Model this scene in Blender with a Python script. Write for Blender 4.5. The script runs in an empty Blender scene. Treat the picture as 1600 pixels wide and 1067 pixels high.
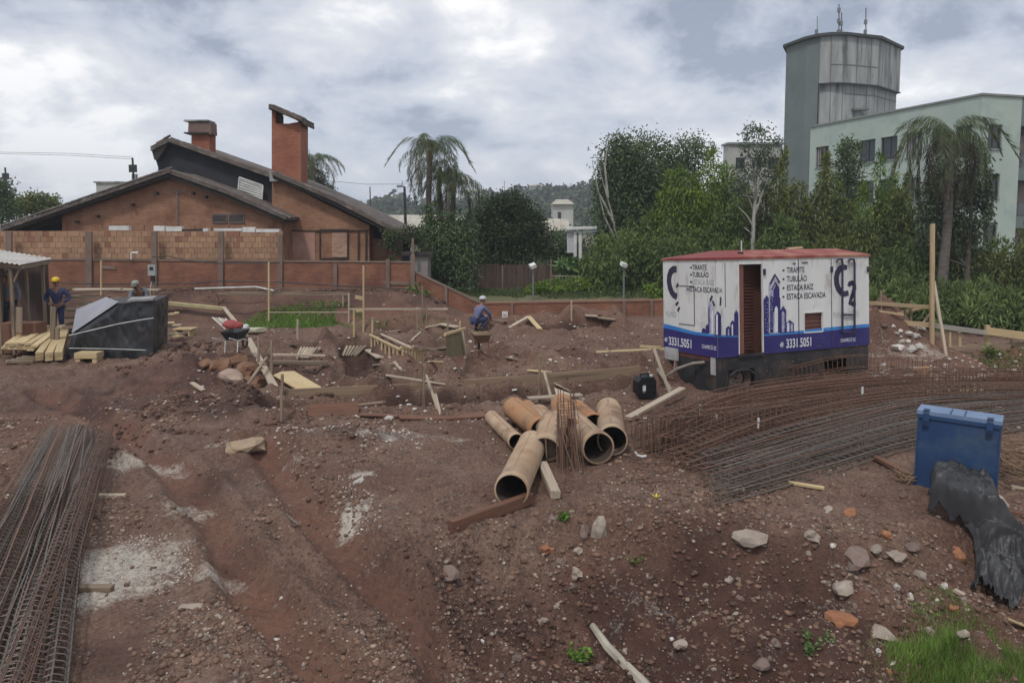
import bpy, math, random
import numpy as np
from mathutils import Vector, Matrix, Euler
random.seed(7)
rng = np.random.default_rng(7)
SC = bpy.context.scene
COL = SC.collection
R = math.radians

# ------------------------------------------------------------------ camera
CAM_H = 3.5
FPX = 1160.0                     # focal length in photo pixels (1600 wide)
CX, CY = 800.0, 441.0            # principal point in the photo
PITCH = math.atan((441.0 - 350.0) / FPX)
cd = bpy.data.cameras.new('camera')
cam = bpy.data.objects.new('camera', cd); COL.objects.link(cam)
cd.sensor_width = 36; cd.lens = FPX / 1600 * 36
cd.shift_y = -(533.5 - 441.0) / 1600
cd.clip_start = 0.1; cd.clip_end = 6000
cam.location = (0, 0, CAM_H); cam.rotation_euler = (R(90) - PITCH, 0, 0)
SC.camera = cam

# ------------------------------------------------------------------ sky and sun
W = bpy.data.worlds.new('World'); SC.world = W; W.use_nodes = True
nt = W.node_tree; nt.nodes.clear()
def wn(t, **k):
    n = nt.nodes.new(t)
    for a, v in k.items(): setattr(n, a, v)
    return n
SUN_EL, SUN_AZ = R(56), R(205)
out = wn('ShaderNodeOutputWorld'); bg = wn('ShaderNodeBackground'); bg.inputs[1].default_value = 1.22
sky = wn('ShaderNodeTexSky', sky_type='NISHITA', sun_disc=False, sun_elevation=SUN_EL, sun_rotation=SUN_AZ)
sky.dust_density = 2.0
tc = wn('ShaderNodeTexCoord'); sep = wn('ShaderNodeSeparateXYZ')
nt.links.new(tc.outputs['Generated'], sep.inputs[0])
def wmath(op, a, b=None, c=None, clamp=False):
    n = wn('ShaderNodeMath', operation=op); n.use_clamp = clamp
    for i, v in enumerate((a, b, c)):
        if v is None: continue
        if isinstance(v, (int, float)): n.inputs[i].default_value = v
        else: nt.links.new(v, n.inputs[i])
    return n.outputs[0]
zc = wmath('MAXIMUM', sep.outputs[2], 0.0)
den = wmath('ADD', zc, 0.42)
px_ = wmath('DIVIDE', sep.outputs[0], den); py_ = wmath('DIVIDE', sep.outputs[1], den)
comb = wn('ShaderNodeCombineXYZ'); nt.links.new(px_, comb.inputs[0]); nt.links.new(py_, comb.inputs[1])
def wnoise(vec, scale, detail, rough, off, dist=0.0):
    m = wn('ShaderNodeMapping'); m.inputs['Location'].default_value = off
    nt.links.new(vec, m.inputs[0])
    n = wn('ShaderNodeTexNoise'); n.inputs['Scale'].default_value = scale
    n.inputs['Detail'].default_value = detail; n.inputs['Roughness'].default_value = rough
    n.inputs['Distortion'].default_value = dist
    nt.links.new(m.outputs[0], n.inputs['Vector']); return n.outputs['Fac']
n1 = wnoise(comb.outputs[0], 1.5, 8, 0.56, (3.3, 1.2, 0), 0.3)      # large cloud masses
n2 = wnoise(comb.outputs[0], 4.0, 9, 0.60, (7.1, 2.9, 0), 0.35)       # billows
n3 = wnoise(comb.outputs[0], 0.55, 3, 0.5, (1.1, 8.4, 0))
mixn = wmath('ADD', wmath('ADD', wmath('MULTIPLY', n1, 0.58), wmath('MULTIPLY', n2, 0.30)), wmath('MULTIPLY', n3, 0.12))
ramp = wn('ShaderNodeValToRGB'); nt.links.new(mixn, ramp.inputs[0])
cr = ramp.color_ramp
cr.elements[0].position = 0.425; cr.elements[0].color = (0.22, 0.255, 0.325, 1)
cr.elements[1].position = 0.575; cr.elements[1].color = (0.80, 0.785, 0.775, 1)
e = cr.elements.new(0.47); e.color = (0.40, 0.43, 0.495, 1)
e = cr.elements.new(0.53); e.color = (0.56, 0.57, 0.60, 1)
# a paler, bluer veil towards the horizon all round
hz = wmath('POWER', wmath('SUBTRACT', 1.0, zc, clamp=True), 9.0)
mx = wn('ShaderNodeMix', data_type='RGBA'); nt.links.new(wmath('MULTIPLY', hz, 0.6), mx.inputs[0])
nt.links.new(ramp.outputs[0], mx.inputs[6]); mx.inputs[7].default_value = (0.46, 0.51, 0.60, 1)
# clear sky glimpsed through the deck
skm = wn('ShaderNodeMix', data_type='RGBA', blend_type='MULTIPLY'); skm.inputs[0].default_value = 1
nt.links.new(sky.outputs[0], skm.inputs[6]); skm.inputs[7].default_value = (0.09, 0.09, 0.09, 1)
fm = wn('ShaderNodeMix', data_type='RGBA'); fm.inputs[0].default_value = 0.93
nt.links.new(skm.outputs[2], fm.inputs[6]); nt.links.new(mx.outputs[2], fm.inputs[7])
nt.links.new(fm.outputs[2], bg.inputs[0]); nt.links.new(bg.outputs[0], out.inputs[0])

sd = bpy.data.lights.new('sun', 'SUN'); sd.energy = 1.5; sd.angle = R(8); sd.color = (1.0, 0.97, 0.93)
so = bpy.data.objects.new('sun', sd); COL.objects.link(so)
_sdir = Vector((math.sin(SUN_AZ) * math.cos(SUN_EL), math.cos(SUN_AZ) * math.cos(SUN_EL), math.sin(SUN_EL)))
so.rotation_euler = _sdir.to_track_quat('Z', 'Y').to_euler(); so.location = (0, -5, 30)
SC.view_settings.view_transform = 'Standard'; SC.view_settings.look = 'None'
SC.view_settings.exposure = 0.32; SC.view_settings.gamma = 1.0
SC.view_settings.use_curve_mapping = False

# ------------------------------------------------------------------ photo pixel -> place
_cp, _sp = math.cos(PITCH), math.sin(PITCH)
def ray(px, py):
    u = (px - CX) / FPX; v = (CY - py) / FPX
    return Vector((u, _cp + v * _sp, v * _cp - _sp))
def at(px, py, Y):
    d = ray(px, py); return Vector((0, 0, CAM_H)) + d * (Y / d.y)
def at_z(px, py, z):
    d = ray(px, py); return Vector((0, 0, CAM_H)) + d * ((z - CAM_H) / d.z)

# ------------------------------------------------------------------ noise
_perm = np.random.default_rng(3).random((4, 256, 256))
def vnoise(x, y, k=0):
    xi = np.floor(x).astype(int); yi = np.floor(y).astype(int)
    fx = x - xi; fy = y - yi
    fx = fx * fx * (3 - 2 * fx); fy = fy * fy * (3 - 2 * fy)
    P = _perm[k % 4]
    a = P[xi & 255, yi & 255]; b = P[(xi + 1) & 255, yi & 255]
    c = P[xi & 255, (yi + 1) & 255]; d = P[(xi + 1) & 255, (yi + 1) & 255]
    return (a * (1 - fx) + b * fx) * (1 - fy) + (c * (1 - fx) + d * fx) * fy - 0.5
def fbm(x, y, f, o=4, k=0, g=0.5):
    s = 0; a = 1
    for i in range(o):
        s = s + a * vnoise(x * f + 17.3 * i, y * f + 9.1 * i, k + i); f *= 2.03; a *= g
    return s
def sst(x, a, b):
    t = np.clip((x - a) / (b - a), 0, 1); return t * t * (3 - 2 * t)
def seg_dist(x, y, pts):
    best = np.full(np.shape(x), 1e9)
    for (x0, y0), (x1, y1) in zip(pts[:-1], pts[1:]):
        dx, dy = x1 - x0, y1 - y0; L = dx * dx + dy * dy
        t = np.clip(((x - x0) * dx + (y - y0) * dy) / L, 0, 1)
        best = np.minimum(best, np.hypot(x - x0 - t * dx, y - y0 - t * dy))
    return best
def g0(pts): return [tuple(at_z(px, py, 0.0)[:2]) for px, py in pts]

TRACKS = [g0([(60, 612), (130, 645), (200, 680), (275, 735), (330, 800), (375, 880), (450, 985), (540, 1080), (640, 1200)]),
          g0([(400, 690), (440, 735), (490, 800), (560, 875), (645, 955), (745, 1060), (850, 1180)])]
# width, depth, polyline of each footing trench
TRENCH = [(0.42, 0.62, g0([(440, 640), (640, 630), (850, 614), (1000, 600)])),
          (0.34, 0.5, g0([(455, 548), (560, 547), (690, 538)])),
          (0.45, 0.65, g0([(550, 545), (570, 570), (575, 596), (640, 606)])),
          (0.38, 0.5, g0([(610, 520), (655, 520), (700, 530)])),
          (0.42, 0.55, g0([(700, 556), (800, 556), (900, 572), (985, 584)])),
          (0.32, 0.45, g0([(780, 512), (860, 520), (940, 515)]))]
# x px, y px, radius x, radius y (m), height
MOUND = [(345, 590, 1.5, 1.3, .42), (300, 560, 1.5, 1.2, .30), (300, 640, 1.0, .5, .14), (415, 640, .8, .5, .18),
         (640, 508, 1.6, .9, .42), (740, 512, 1.4, .6, .25), (840, 500, 1.2, .6, .22), (920, 512, 1.6, .7, .34), (850, 535, 1.5, .6, .16),
         (910, 578, 1.3, .5, .26), (520, 520, 1.4, .6, .16), (1395, 548, 1.1, 1.3, .85), (1340, 555, .9, 1.3, .7), (1560, 585, 1.25, .9, .42), (1490, 590, 1.2, .5, .14),
         (580, 690, 1.2, .45, .09), (480, 690, .8, .3, .12), (385, 695, .35, .25, .16), (720, 610, 2.0, .3, .08),
         (290, 1010, .8, .5, .09), (760, 900, .7, .5, .10), (1290, 560, .9, .6, .2), (640, 575, 1.0, .5, .12)]
MOUND = [(*at_z(a, b, 0)[:2], c, d, h) for a, b, c, d, h in MOUND]
def gh(x, y, fine=True):
    x = np.asarray(x, float); y = np.asarray(y, float)
    h = np.zeros(np.broadcast(x, y).shape)
    # bank under the boundary wall, left; raised grass strip behind the low wall, right
    wl = 1 - sst(x, -3.95, -1.1)
    h = h + 1.02 * sst(y + 0.5 * fbm(x, y, .5, 3), 25.4, 27.2) * wl
    h = h + 0.33 * sst(y, 27.95, 28.25) * (1 - wl)
    h = h - 0.9 * sst(y, 27.9, 28.5) * sst(x, 9.5, 12.0) * (1 - sst(y, 34, 40))
    # the foreground cut: ground falls away towards the camera on the right
    edge = 8.55 + 0.35 * np.sin(x * 1.3 + .5) + 0.4 * fbm(x, y, .9, 2)
    cut = (1 - sst(y, edge - 1.9, edge)) * sst(x, -0.9, -0.1)
    h = h - 0.50 * cut - .42 * (1 - sst(y, edge - .55, edge)) * sst(x + .25 * fbm(x, y, 1.5, 2), -0.75, -0.35) * (1 + .8 * fbm(x, y, 2.2, 3, 1)) + .20 * cut * fbm(x, y, 2.6, 4, 2) + .04 * cut * np.abs(fbm(x, y, 8., 3, 1))
    h = h + 0.55 * np.exp(-(((x - 4.2) / .75) ** 2 + ((y - 5.6) / 1.0) ** 2))
    for mx_, my_, rx, ry, mh in MOUND:
        e2 = ((x - mx_) / rx) ** 2 + ((y - my_) / ry) ** 2
        h = h + 1.25 * mh * np.exp(-e2) * (1 + 0.8 * fbm(x, y, 1.6, 3, 1))
    rut = np.zeros_like(h)
    for p in TRACKS:
        d = seg_dist(x, y, p); d = d + 0.10 * fbm(x, y, 1.5, 2, 2)
        h = h - 0.15 * np.exp(-(d / .23) ** 4) + 0.075 * np.exp(-((d - .38) / .10) ** 2) + .018 * np.exp(-(d / .2) ** 4) * np.sin(y * 42 + x * 9)
    for w, dep, p in TRENCH:
        d = seg_dist(x, y, p) + 0.14 * fbm(x, y, 1.8, 3, 3)
        h = h - dep * (1 - sst(d, w * .6, w * 1.15)) + 0.17 * np.exp(-((d - w * 2.0) / .25) ** 2) * (1 + 1.6 * fbm(x, y, 2.6, 2, 0))
    near = 1 - sst(y, 20, 30)
    mid = sst(y, 12.5, 16) * near
    h = h + 0.10 * fbm(x, y, .35, 3, 1) * (0.4 + near) * (1 - 0.6 * sst(y, 28, 30))
    if fine:
        rub = sst(fbm(x, y, .6, 2, 2) + 0.35 * cut + .1, 0.0, 0.3)
        h = h + (0.055 + 0.06 * mid) * fbm(x, y, 2.1, 4, 0, .55) * near + ((0.022 + 0.036 * rub + .02 * mid) * fbm(x, y, 9.0, 4, 1, .62) + (.010 + .03 * rub) * (.25 - np.abs(fbm(x, y, 6.0, 3, 2)))) * near
        h = h + 0.012 * fbm(x, y, 30., 2, 2) * (1 - sst(y, 9, 14))
    far = sst(np.hypot(x, y), 60, 110); h = h * (1 - far)
    return h
def gz(x, y): return float(gh(np.array([x]), np.array([y]))[0])
def G(px, py):
    """point of the ground seen at a photo pixel"""
    d = ray(px, py); t = np.linspace(3, 70, 1600)
    X = d.x * t; Y = d.y * t; Z = CAM_H + d.z * t
    k = Z < gh(X, Y)
    i = int(np.argmax(k)) if k.any() else len(t) - 1
    return Vector((X[i], Y[i], Z[i]))

# ------------------------------------------------------------------ materials
_M = {}
def new_mat(name):
    m = bpy.data.materials.new(name); m.use_nodes = True
    t = m.node_tree; b = t.nodes['Principled BSDF']; return m, t, b
def mat(name, c1, c2=None, rough=.7, scale=4., stretch=(1, 1, 1), detail=5, bump=.0, bscale=None, metal=0., spec=.4, rnd=.0, lo=.35, hi=.65, c3=None, s3=1.0, island=0., trans=0.):
    """noise-mixed colours, optional bump, optional per-object / per-island value change"""
    if name in _M: return _M[name]
    m, t, b = new_mat(name); N = t.nodes.new; L = t.links.new
    b.inputs['Roughness'].default_value = rough; b.inputs['Metallic'].default_value = metal
    b.inputs['Specular IOR Level'].default_value = spec
    c2 = c2 or tuple(x * .8 for x in c1)
    co = N('ShaderNodeTexCoord'); mp = N('ShaderNodeMapping'); mp.inputs['Scale'].default_value = stretch
    L(co.outputs['Object'], mp.inputs[0])
    oi = N('ShaderNodeObjectInfo')
    va = N('ShaderNodeVectorMath'); va.operation = 'MULTIPLY_ADD'; va.inputs[1].default_value = (17, 17, 17)
    cb = N('ShaderNodeCombineXYZ'); L(oi.outputs['Random'], cb.inputs[0]); L(oi.outputs['Random'], cb.inputs[1])
    L(cb.outputs[0], va.inputs[0]); L(mp.outputs[0], va.inputs[2])
    n = N('ShaderNodeTexNoise'); n.inputs['Scale'].default_value = scale; n.inputs['Detail'].default_value = detail
    n.inputs['Roughness'].default_value = .6; L(va.outputs[0], n.inputs['Vector'])
    mr = N('ShaderNodeMapRange'); mr.inputs[1].default_value = lo; mr.inputs[2].default_value = hi; L(n.outputs['Fac'], mr.inputs[0])
    mx = N('ShaderNodeMix'); mx.data_type = 'RGBA'; L(mr.outputs[0], mx.inputs[0])
    mx.inputs[6].default_value = (*c1, 1); mx.inputs[7].default_value = (*c2, 1)
    colr = mx.outputs[2]
    if c3:
        n3 = N('ShaderNodeTexNoise'); n3.inputs['Scale'].default_value = s3; n3.inputs['Detail'].default_value = 6
        n3.inputs['Roughness'].default_value = .65; L(va.outputs[0], n3.inputs['Vector'])
        r3 = N('ShaderNodeMapRange'); r3.inputs[1].default_value = .52; r3.inputs[2].default_value = .68; L(n3.outputs['Fac'], r3.inputs[0])
        m3 = N('ShaderNodeMix'); m3.data_type = 'RGBA'; L(r3.outputs[0], m3.inputs[0]); L(colr, m3.inputs[6]); m3.inputs[7].default_value = (*c3, 1)
        colr = m3.outputs[2]
    if rnd or island:
        src = oi.outputs['Random']
        if island:
            ge = N('ShaderNodeNewGeometry'); src = ge.outputs['Random Per Island']
        k = rnd or island
        r2 = N('ShaderNodeMapRange'); r2.inputs[3].default_value = 1 - k; r2.inputs[4].default_value = 1 + k; L(src, r2.inputs[0])
        hs = N('ShaderNodeHueSaturation'); L(r2.outputs[0], hs.inputs['Value']); L(colr, hs.inputs['Color']); colr = hs.outputs[0]
    L(colr, b.inputs['Base Color'])
    if bump:
        nb = N('ShaderNodeTexNoise'); nb.inputs['Scale'].default_value = bscale or scale * 4; nb.inputs['Detail'].default_value = 4
        L(va.outputs[0], nb.inputs['Vector'])
        bp = N('ShaderNodeBump'); bp.inputs['Strength'].default_value = min(1, bump); bp.inputs['Distance'].default_value = .02
        L(nb.outputs['Fac'], bp.inputs['Height']); L(bp.outputs[0], b.inputs['Normal'])
    if trans:
        tl = N('ShaderNodeBsdfTranslucent'); L(colr, tl.inputs[0]); ms = N('ShaderNodeMixShader'); ms.inputs[0].default_value = trans
        L(b.outputs[0], ms.inputs[1]); L(tl.outputs[0], ms.inputs[2])
        L(ms.outputs[0], t.nodes['Material Output'].inputs[0])
    _M[name] = m; return m
def brick_mat(name, c1, c2, mortar, bw=.23, bh=.065, ms=.008, scale=1., dirt=(.1, .08, .07), rough=.85):
    if name in _M: return _M[name]
    m, t, b = new_mat(name); N = t.nodes.new; L = t.links.new
    b.inputs['Roughness'].default_value = rough; b.inputs['Specular IOR Level'].default_value = .25
    co = N('ShaderNodeTexCoord'); s = N('ShaderNodeSeparateXYZ'); L(co.outputs['Object'], s.inputs[0])
    ad = N('ShaderNodeMath'); ad.operation = 'ADD'; L(s.outputs[0], ad.inputs[0]); L(s.outputs[1], ad.inputs[1])
    cb = N('ShaderNodeCombineXYZ'); L(ad.outputs[0], cb.inputs[0]); L(s.outputs[2], cb.inputs[1])
    br = N('ShaderNodeTexBrick'); L(cb.outputs[0], br.inputs['Vector'])
    br.inputs['Scale'].default_value = scale; br.inputs['Brick Width'].default_value = bw; br.inputs['Row Height'].default_value = bh
    br.inputs['Mortar Size'].default_value = ms; br.inputs['Bias'].default_value = 0
    br.inputs['Color1'].default_value = (*c1, 1); br.inputs['Color2'].default_value = (*c2, 1); br.inputs['Mortar'].default_value = (*mortar, 1)
    n = N('ShaderNodeTexNoise'); n.inputs['Scale'].default_value = .9; n.inputs['Detail'].default_value = 7; n.inputs['Roughness'].default_value = .7
    L(co.outputs['Object'], n.inputs['Vector'])
    mr = N('ShaderNodeMapRange'); mr.inputs[1].default_value = .44; mr.inputs[2].default_value = .66; mr.inputs[4].default_value = .85; L(n.outputs['Fac'], mr.inputs[0])
    mx = N('ShaderNodeMix'); mx.data_type = 'RGBA'; L(mr.outputs[0], mx.inputs[0]); L(br.outputs['Color'], mx.inputs[6]); mx.inputs[7].default_value = (*dirt, 1)
    L(mx.outputs[2], b.inputs['Base Color'])
    bp = N('ShaderNodeBump'); bp.inputs['Strength'].default_value = .5; bp.inputs['Distance'].default_value = .01; bp.invert = True
    L(br.outputs['Fac'], bp.inputs['Height']); L(bp.outputs[0], b.inputs['Normal'])
    _M[name] = m; return m

# ------------------------------------------------------------------ mesh building
def frame_of(d, up=Vector((0, 0, 1))):
    d = d.normalized()
    if abs(d.dot(up)) > .98: up = Vector((0, 1, 0))
    s = d.cross(up).normalized(); return d, s, s.cross(d).normalized()
class MB:
    def __init__(s): s.v = []; s.f = []
    def add(s, vs, fs):
        o = len(s.v); s.v += [tuple(v) for v in vs]; s.f += [tuple(i + o for i in f) for f in fs]; return s
    def box(s, c, size, rot=None):
        hx, hy, hz = [k / 2 for k in size]; c = Vector(c)
        vs = [Vector((x, y, z)) for x in (-hx, hx) for y in (-hy, hy) for z in (-hz, hz)]
        if rot is not None: vs = [rot @ v for v in vs]
        return s.add([v + c for v in vs], [(0, 1, 3, 2), (4, 6, 7, 5), (0, 4, 5, 1), (2, 3, 7, 6), (0, 2, 6, 4), (1, 5, 7, 3)])
    def beam(s, a, b, w, t, up=Vector((0, 0, 1))):
        a, b = Vector(a), Vector(b); d, sd, u = frame_of(b - a, up)
        vs = [p + sd * (i * w / 2) + u * (j * t / 2) for p in (a, b) for i, j in ((-1, -1), (1, -1), (1, 1), (-1, 1))]
        return s.add(vs, [(0, 1, 2, 3), (7, 6, 5, 4), (0, 4, 5, 1), (1, 5, 6, 2), (2, 6, 7, 3), (3, 7, 4, 0)])
    def tube(s, pts, r, seg=6, cap=True, rad=None):
        pts = [Vector(p) for p in pts]; n = len(pts); o = len(s.v); u = None
        for i, p in enumerate(pts):
            d = (pts[min(i + 1, n - 1)] - pts[max(i - 1, 0)])
            if d.length < 1e-9: d = Vector((0, 0, 1))
            d.normalize()
            if u is None: _, sd, u = frame_of(d)
            else:
                u = (u - d * u.dot(d))
                u = u.normalized() if u.length > 1e-6 else frame_of(d)[2]
                sd = d.cross(u)
            rr = rad[i] if rad else r
            for k in range(seg):
                a = 2 * math.pi * k / seg; s.v.append(tuple(p + (sd * math.cos(a) + u * math.sin(a)) * rr))
        for i in range(n - 1):
            for k in range(seg):
                a = o + i * seg + k; b = o + i * seg + (k + 1) % seg
                s.f.append((a, b, b + seg, a + seg))
        if cap: s.f.append(tuple(o + k for k in range(seg))[::-1]); s.f.append(tuple(o + (n - 1) * seg + k for k in range(seg)))
        return s
    def prism(s, poly, ext):
        """poly: list of 3D points (planar), ext: extrusion vector"""
        poly = [Vector(p) for p in poly]; ext = Vector(ext); n = len(poly)
        return s.add(poly + [p + ext for p in poly], [tuple(range(n)), tuple(range(2 * n - 1, n - 1, -1))] + [(i, i + n, (i + 1) % n + n, (i + 1) % n) for i in range(n)])
    def build(s, name, m, parent=None, origin=None, smooth=False, link=True):
        me = bpy.data.meshes.new(name)
        off = Vector((0, 0, 0))
        if origin is not None: off = Vector(origin)
        elif parent is not None: off = Vector(WL.get(parent.name, (0, 0, 0)))
        vs = s.v if off.length == 0 else [(a - off.x, b - off.y, c - off.z) for a, b, c in s.v]
        me.from_pydata(vs, [], s.f); me.update()
        ms = m if isinstance(m, (list, tuple)) else [m]
        for k in ms: me.materials.append(k)
        if smooth: me.shade_smooth()
        o = bpy.data.objects.new(name, me)
        if parent is not None: o.parent = parent; WL[o.name] = tuple(off)
        elif origin is not None: o.location = off; WL[o.name] = tuple(off)
        COL.objects.link(o); return o
WL = {}      # world position of a thing's origin, for parts built in world coordinates
def tag(o, label=None, cat=None, group=None, kind=None):
    if label: o['label'] = label
    if cat: o['category'] = cat
    if group: o['group'] = group
    if kind: o['kind'] = kind
    return o
def thing(name, loc, label, cat, group=None, local=False, rot=None):
    o = bpy.data.objects.new(name, None); o.empty_display_size = .2; o.location = loc
    if rot is not None: o.rotation_euler = rot
    COL.objects.link(o); tag(o, label, cat, group)
    WL[o.name] = (0, 0, 0) if local else tuple(loc)
    return o
def kids(o): return [c for c in KID.get(o.name, [])] if False else [c for c in bpy.data.objects if c.parent == o]
def dup(root, loc=None, rot=None, label=None, tree=None):
    """copy a thing with its parts; tree = list of (obj, [children]) made once"""
    c = root.copy(); COL.objects.link(c)
    if loc is not None: c.location = loc
    if rot is not None: c.rotation_euler = rot
    if label: c['label'] = label
    for ch in (tree if tree is not None else list(root.children)):
        d = ch.copy(); COL.objects.link(d); d.parent = c
    return c
def mesh_np(name, verts, faces, m, parent=None, origin=None, smooth=False):
    """fast build from arrays; faces (n,k)"""
    me = bpy.data.meshes.new(name); nv = len(verts); nf, k = faces.shape
    if origin is not None: verts = verts - np.array(origin)
    me.vertices.add(nv); me.vertices.foreach_set('co', np.asarray(verts, np.float32).ravel())
    me.loops.add(nf * k); me.loops.foreach_set('vertex_index', faces.astype(np.int32).ravel())
    me.polygons.add(nf); me.polygons.foreach_set('loop_start', np.arange(0, nf * k, k, dtype=np.int32))
    try: me.polygons.foreach_set('loop_total', np.full(nf, k, np.int32))
    except Exception: pass
    me.update(calc_edges=True); me.materials.append(m)
    if smooth: me.shade_smooth()
    o = bpy.data.objects.new(name, me)
    if parent is not None: o.parent = parent
    elif origin is not None: o.location = origin
    COL.objects.link(o); return o
# ================================================================== GROUND
def ground_material():
    m, t, b = new_mat('wet_red_soil'); N = t.nodes.new; L = t.links.new
    co = N('ShaderNodeTexCoord')
    def noise(sc, det=6, ro=.6, out='Fac'):
        n = N('ShaderNodeTexNoise'); n.inputs['Scale'].default_value = sc; n.inputs['Detail'].default_value = det; n.inputs['Roughness'].default_value = ro
        L(co.outputs['Object'], n.inputs['Vector']); return n.outputs[out]
    def mr(s, a, b_, c=0., d=1.):
        n = N('ShaderNodeMapRange'); n.inputs[1].default_value = a; n.inputs[2].default_value = b_; n.inputs[3].default_value = c; n.inputs[4].default_value = d
        L(s, n.inputs[0]); return n.outputs[0]
    def mix(f, a, c):
        n = N('ShaderNodeMix'); n.data_type = 'RGBA'
        L(f, n.inputs[0]) if not isinstance(f, float) else setattr(n.inputs[0], 'default_value', f)
        for i, v in ((6, a), (7, c)):
            if isinstance(v, tuple): n.inputs[i].default_value = (*v, 1)
            else: L(v, n.inputs[i])
        return n.outputs[2]
    def mul(a, c):
        n = N('ShaderNodeMath'); n.operation = 'MULTIPLY'
        for i, v in enumerate((a, c)):
            if isinstance(v, float): n.inputs[i].default_value = v
            else: L(v, n.inputs[i])
        return n.outputs[0]
    def add(a, c, clamp=True):
        n = N('ShaderNodeMath'); n.operation = 'ADD'; n.use_clamp = clamp
        for i, v in enumerate((a, c)):
            if isinstance(v, float): n.inputs[i].default_value = v
            else: L(v, n.inputs[i])
        return n.outputs[0]
    at_ = {}
    for k in ('pale', 'red', 'green', 'wet', 'dark_soil'):
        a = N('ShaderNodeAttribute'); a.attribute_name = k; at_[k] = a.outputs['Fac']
    big = noise(.45, 6, .6); med = noise(3.2, 7, .65); fin = noise(24., 5, .7); grit = noise(95., 3, .7)
    c = mix(mr(big, .38, .62), (.118, .060, .039), (.185, .115, .081))
    c = mix(mul(mr(med, .48, .66), .65), c, (.066, .032, .022))
    c = mix(mul(mr(fin, .53, .68), .55), c, (.27, .20, .16))
    c = mix(mul(mr(fin, .49, .36), .8), c, (.055, .029, .021))
    c = mix(mul(mr(grit, .60, .70), .65), c, (.42, .34, .28))
    c = mix(mul(at_['red'], .8), c, mix(mr(med, .35, .65), (.185, .090, .060), (.130, .062, .043)))
    c = mix(mul(at_['dark_soil'], .85), c, mix(mr(med, .35, .65), (.072, .033, .024), (.040, .020, .016)))  # darker soil tone over pit, spoil, trenches and wall bank
    vo = N('ShaderNodeTexVoronoi'); vo.inputs['Scale'].default_value = 16; L(co.outputs['Object'], vo.inputs['Vector'])
    pebble = mr(vo.outputs['Distance'], .22, .12)
    rnd_ = N('ShaderNodeSeparateColor'); L(vo.outputs['Color'], rnd_.inputs[0])
    c = mix(mul(mul(pebble, mr(rnd_.outputs[0], .80, .84)), .7), c, (.42, .36, .30))
    pf = mr(add(at_['pale'], mul(add(mr(fin, .3, .7), mul(med, 1.0)), .0), True), .0, 1.)
    pn = add(at_['pale'], add(mr(med, .3, .7, -.45, .45), mr(fin, .3, .7, -.22, .22), False), True)
    c = mix(mul(mr(pn, .30, .95), mr(fin, .25, .5, .55, 1.)), c, mix(mr(fin, .3, .7), (.34, .295, .24), (.52, .47, .40)))
    c = mix(at_['green'], c, mix(mr(med, .4, .6), (.085, .10, .040), (.15, .14, .07)))
    L(c, b.inputs['Base Color'])
    r = mr(add(at_['wet'], mr(big, .35, .65, -.3, .25), True), .0, 1., .86, .34)
    L(r, b.inputs['Roughness']); b.inputs['Specular IOR Level'].default_value = .35
    h = add(add(mul(fin, .6), mul(grit, .22), False), mul(pebble, .3), False)
    bp = N('ShaderNodeBump'); bp.inputs['Strength'].default_value = .85; bp.inputs['Distance'].default_value = .05; L(h, bp.inputs['Height']); L(bp.outputs[0], b.inputs['Normal'])
    return m
_th = np.concatenate([np.linspace(-180, -44, 50)[:-1], np.linspace(-44, 44, 620), np.linspace(44, 180, 50)[1:-1]])
_r = np.concatenate([np.geomspace(.6, 4.4, 14)[:-1], np.geomspace(4.4, 42, 560), np.geomspace(42, 3000, 44)[1:]])
T, RR = np.meshgrid(np.radians(_th), _r)
GX = RR * np.sin(T); GY = RR * np.cos(T); GZ = gh(GX, GY)
nr, nc = GX.shape
V = np.stack([GX, GY, GZ], -1).reshape(-1, 3)
V = np.vstack([V, [[0, 0, float(gz(0, 0))]]])
i0 = (np.arange(nr - 1)[:, None] * nc + np.arange(nc)[None, :]); i1 = np.arange(nr - 1)[:, None] * nc + ((np.arange(nc) + 1) % nc)[None, :]
F = np.stack([i0, i0 + nc, i1 + nc, i1], -1).reshape(-1, 4)
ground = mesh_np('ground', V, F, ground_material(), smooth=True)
_bm = MB(); _bm.v = [tuple(V[k]) for k in range(nc)] + [tuple(V[-1])]; _bm.f = [(k, (k + 1) % nc, nc) for k in range(nc)]
# masks: concrete dust, raw red clay, grass-grown, wet, darker soil tone
X_, Y_ = V[:, 0], V[:, 1]
dark_soil = np.zeros(len(V)); pale = np.zeros(len(V)); red = np.zeros(len(V)); wet = np.zeros(len(V)); green = np.zeros(len(V))
def blob(a, px, py, rx, ry, k):
    p = at_z(px, py, 0)
    a += k * np.exp(-((((X_ - p.x) / rx) ** 2 + ((Y_ - p.y) / ry) ** 2) ** 1.6))
for q in [(180, 895, .62, .85, 1.05), (215, 725, .75, .32, .8), (290, 790, .28, .38, .7), (345, 892, .30, .22, .65), (555, 805, .17, .48, 1.25),
          (565, 742, .18, .16, .95), (520, 682, 1.0, .12, .65), (640, 690, 1.3, .32, .38), (365, 765 - 0, .1, .1, .3), (460, 800, .10, .14, .7), (1040, 1020, .42, .42, .75),
          (1450, 570, 1.5, .8, .55), (1600, 610, 2.0, .5, .35), (335, 700, .25, .12, .6), (1010, 860, .5, .2, .25), (480, 720, .35, .5, .3), (110, 800, .4, .9, .35), (1390, 860, .9, .35, .3)]: blob(pale, *q)
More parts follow.
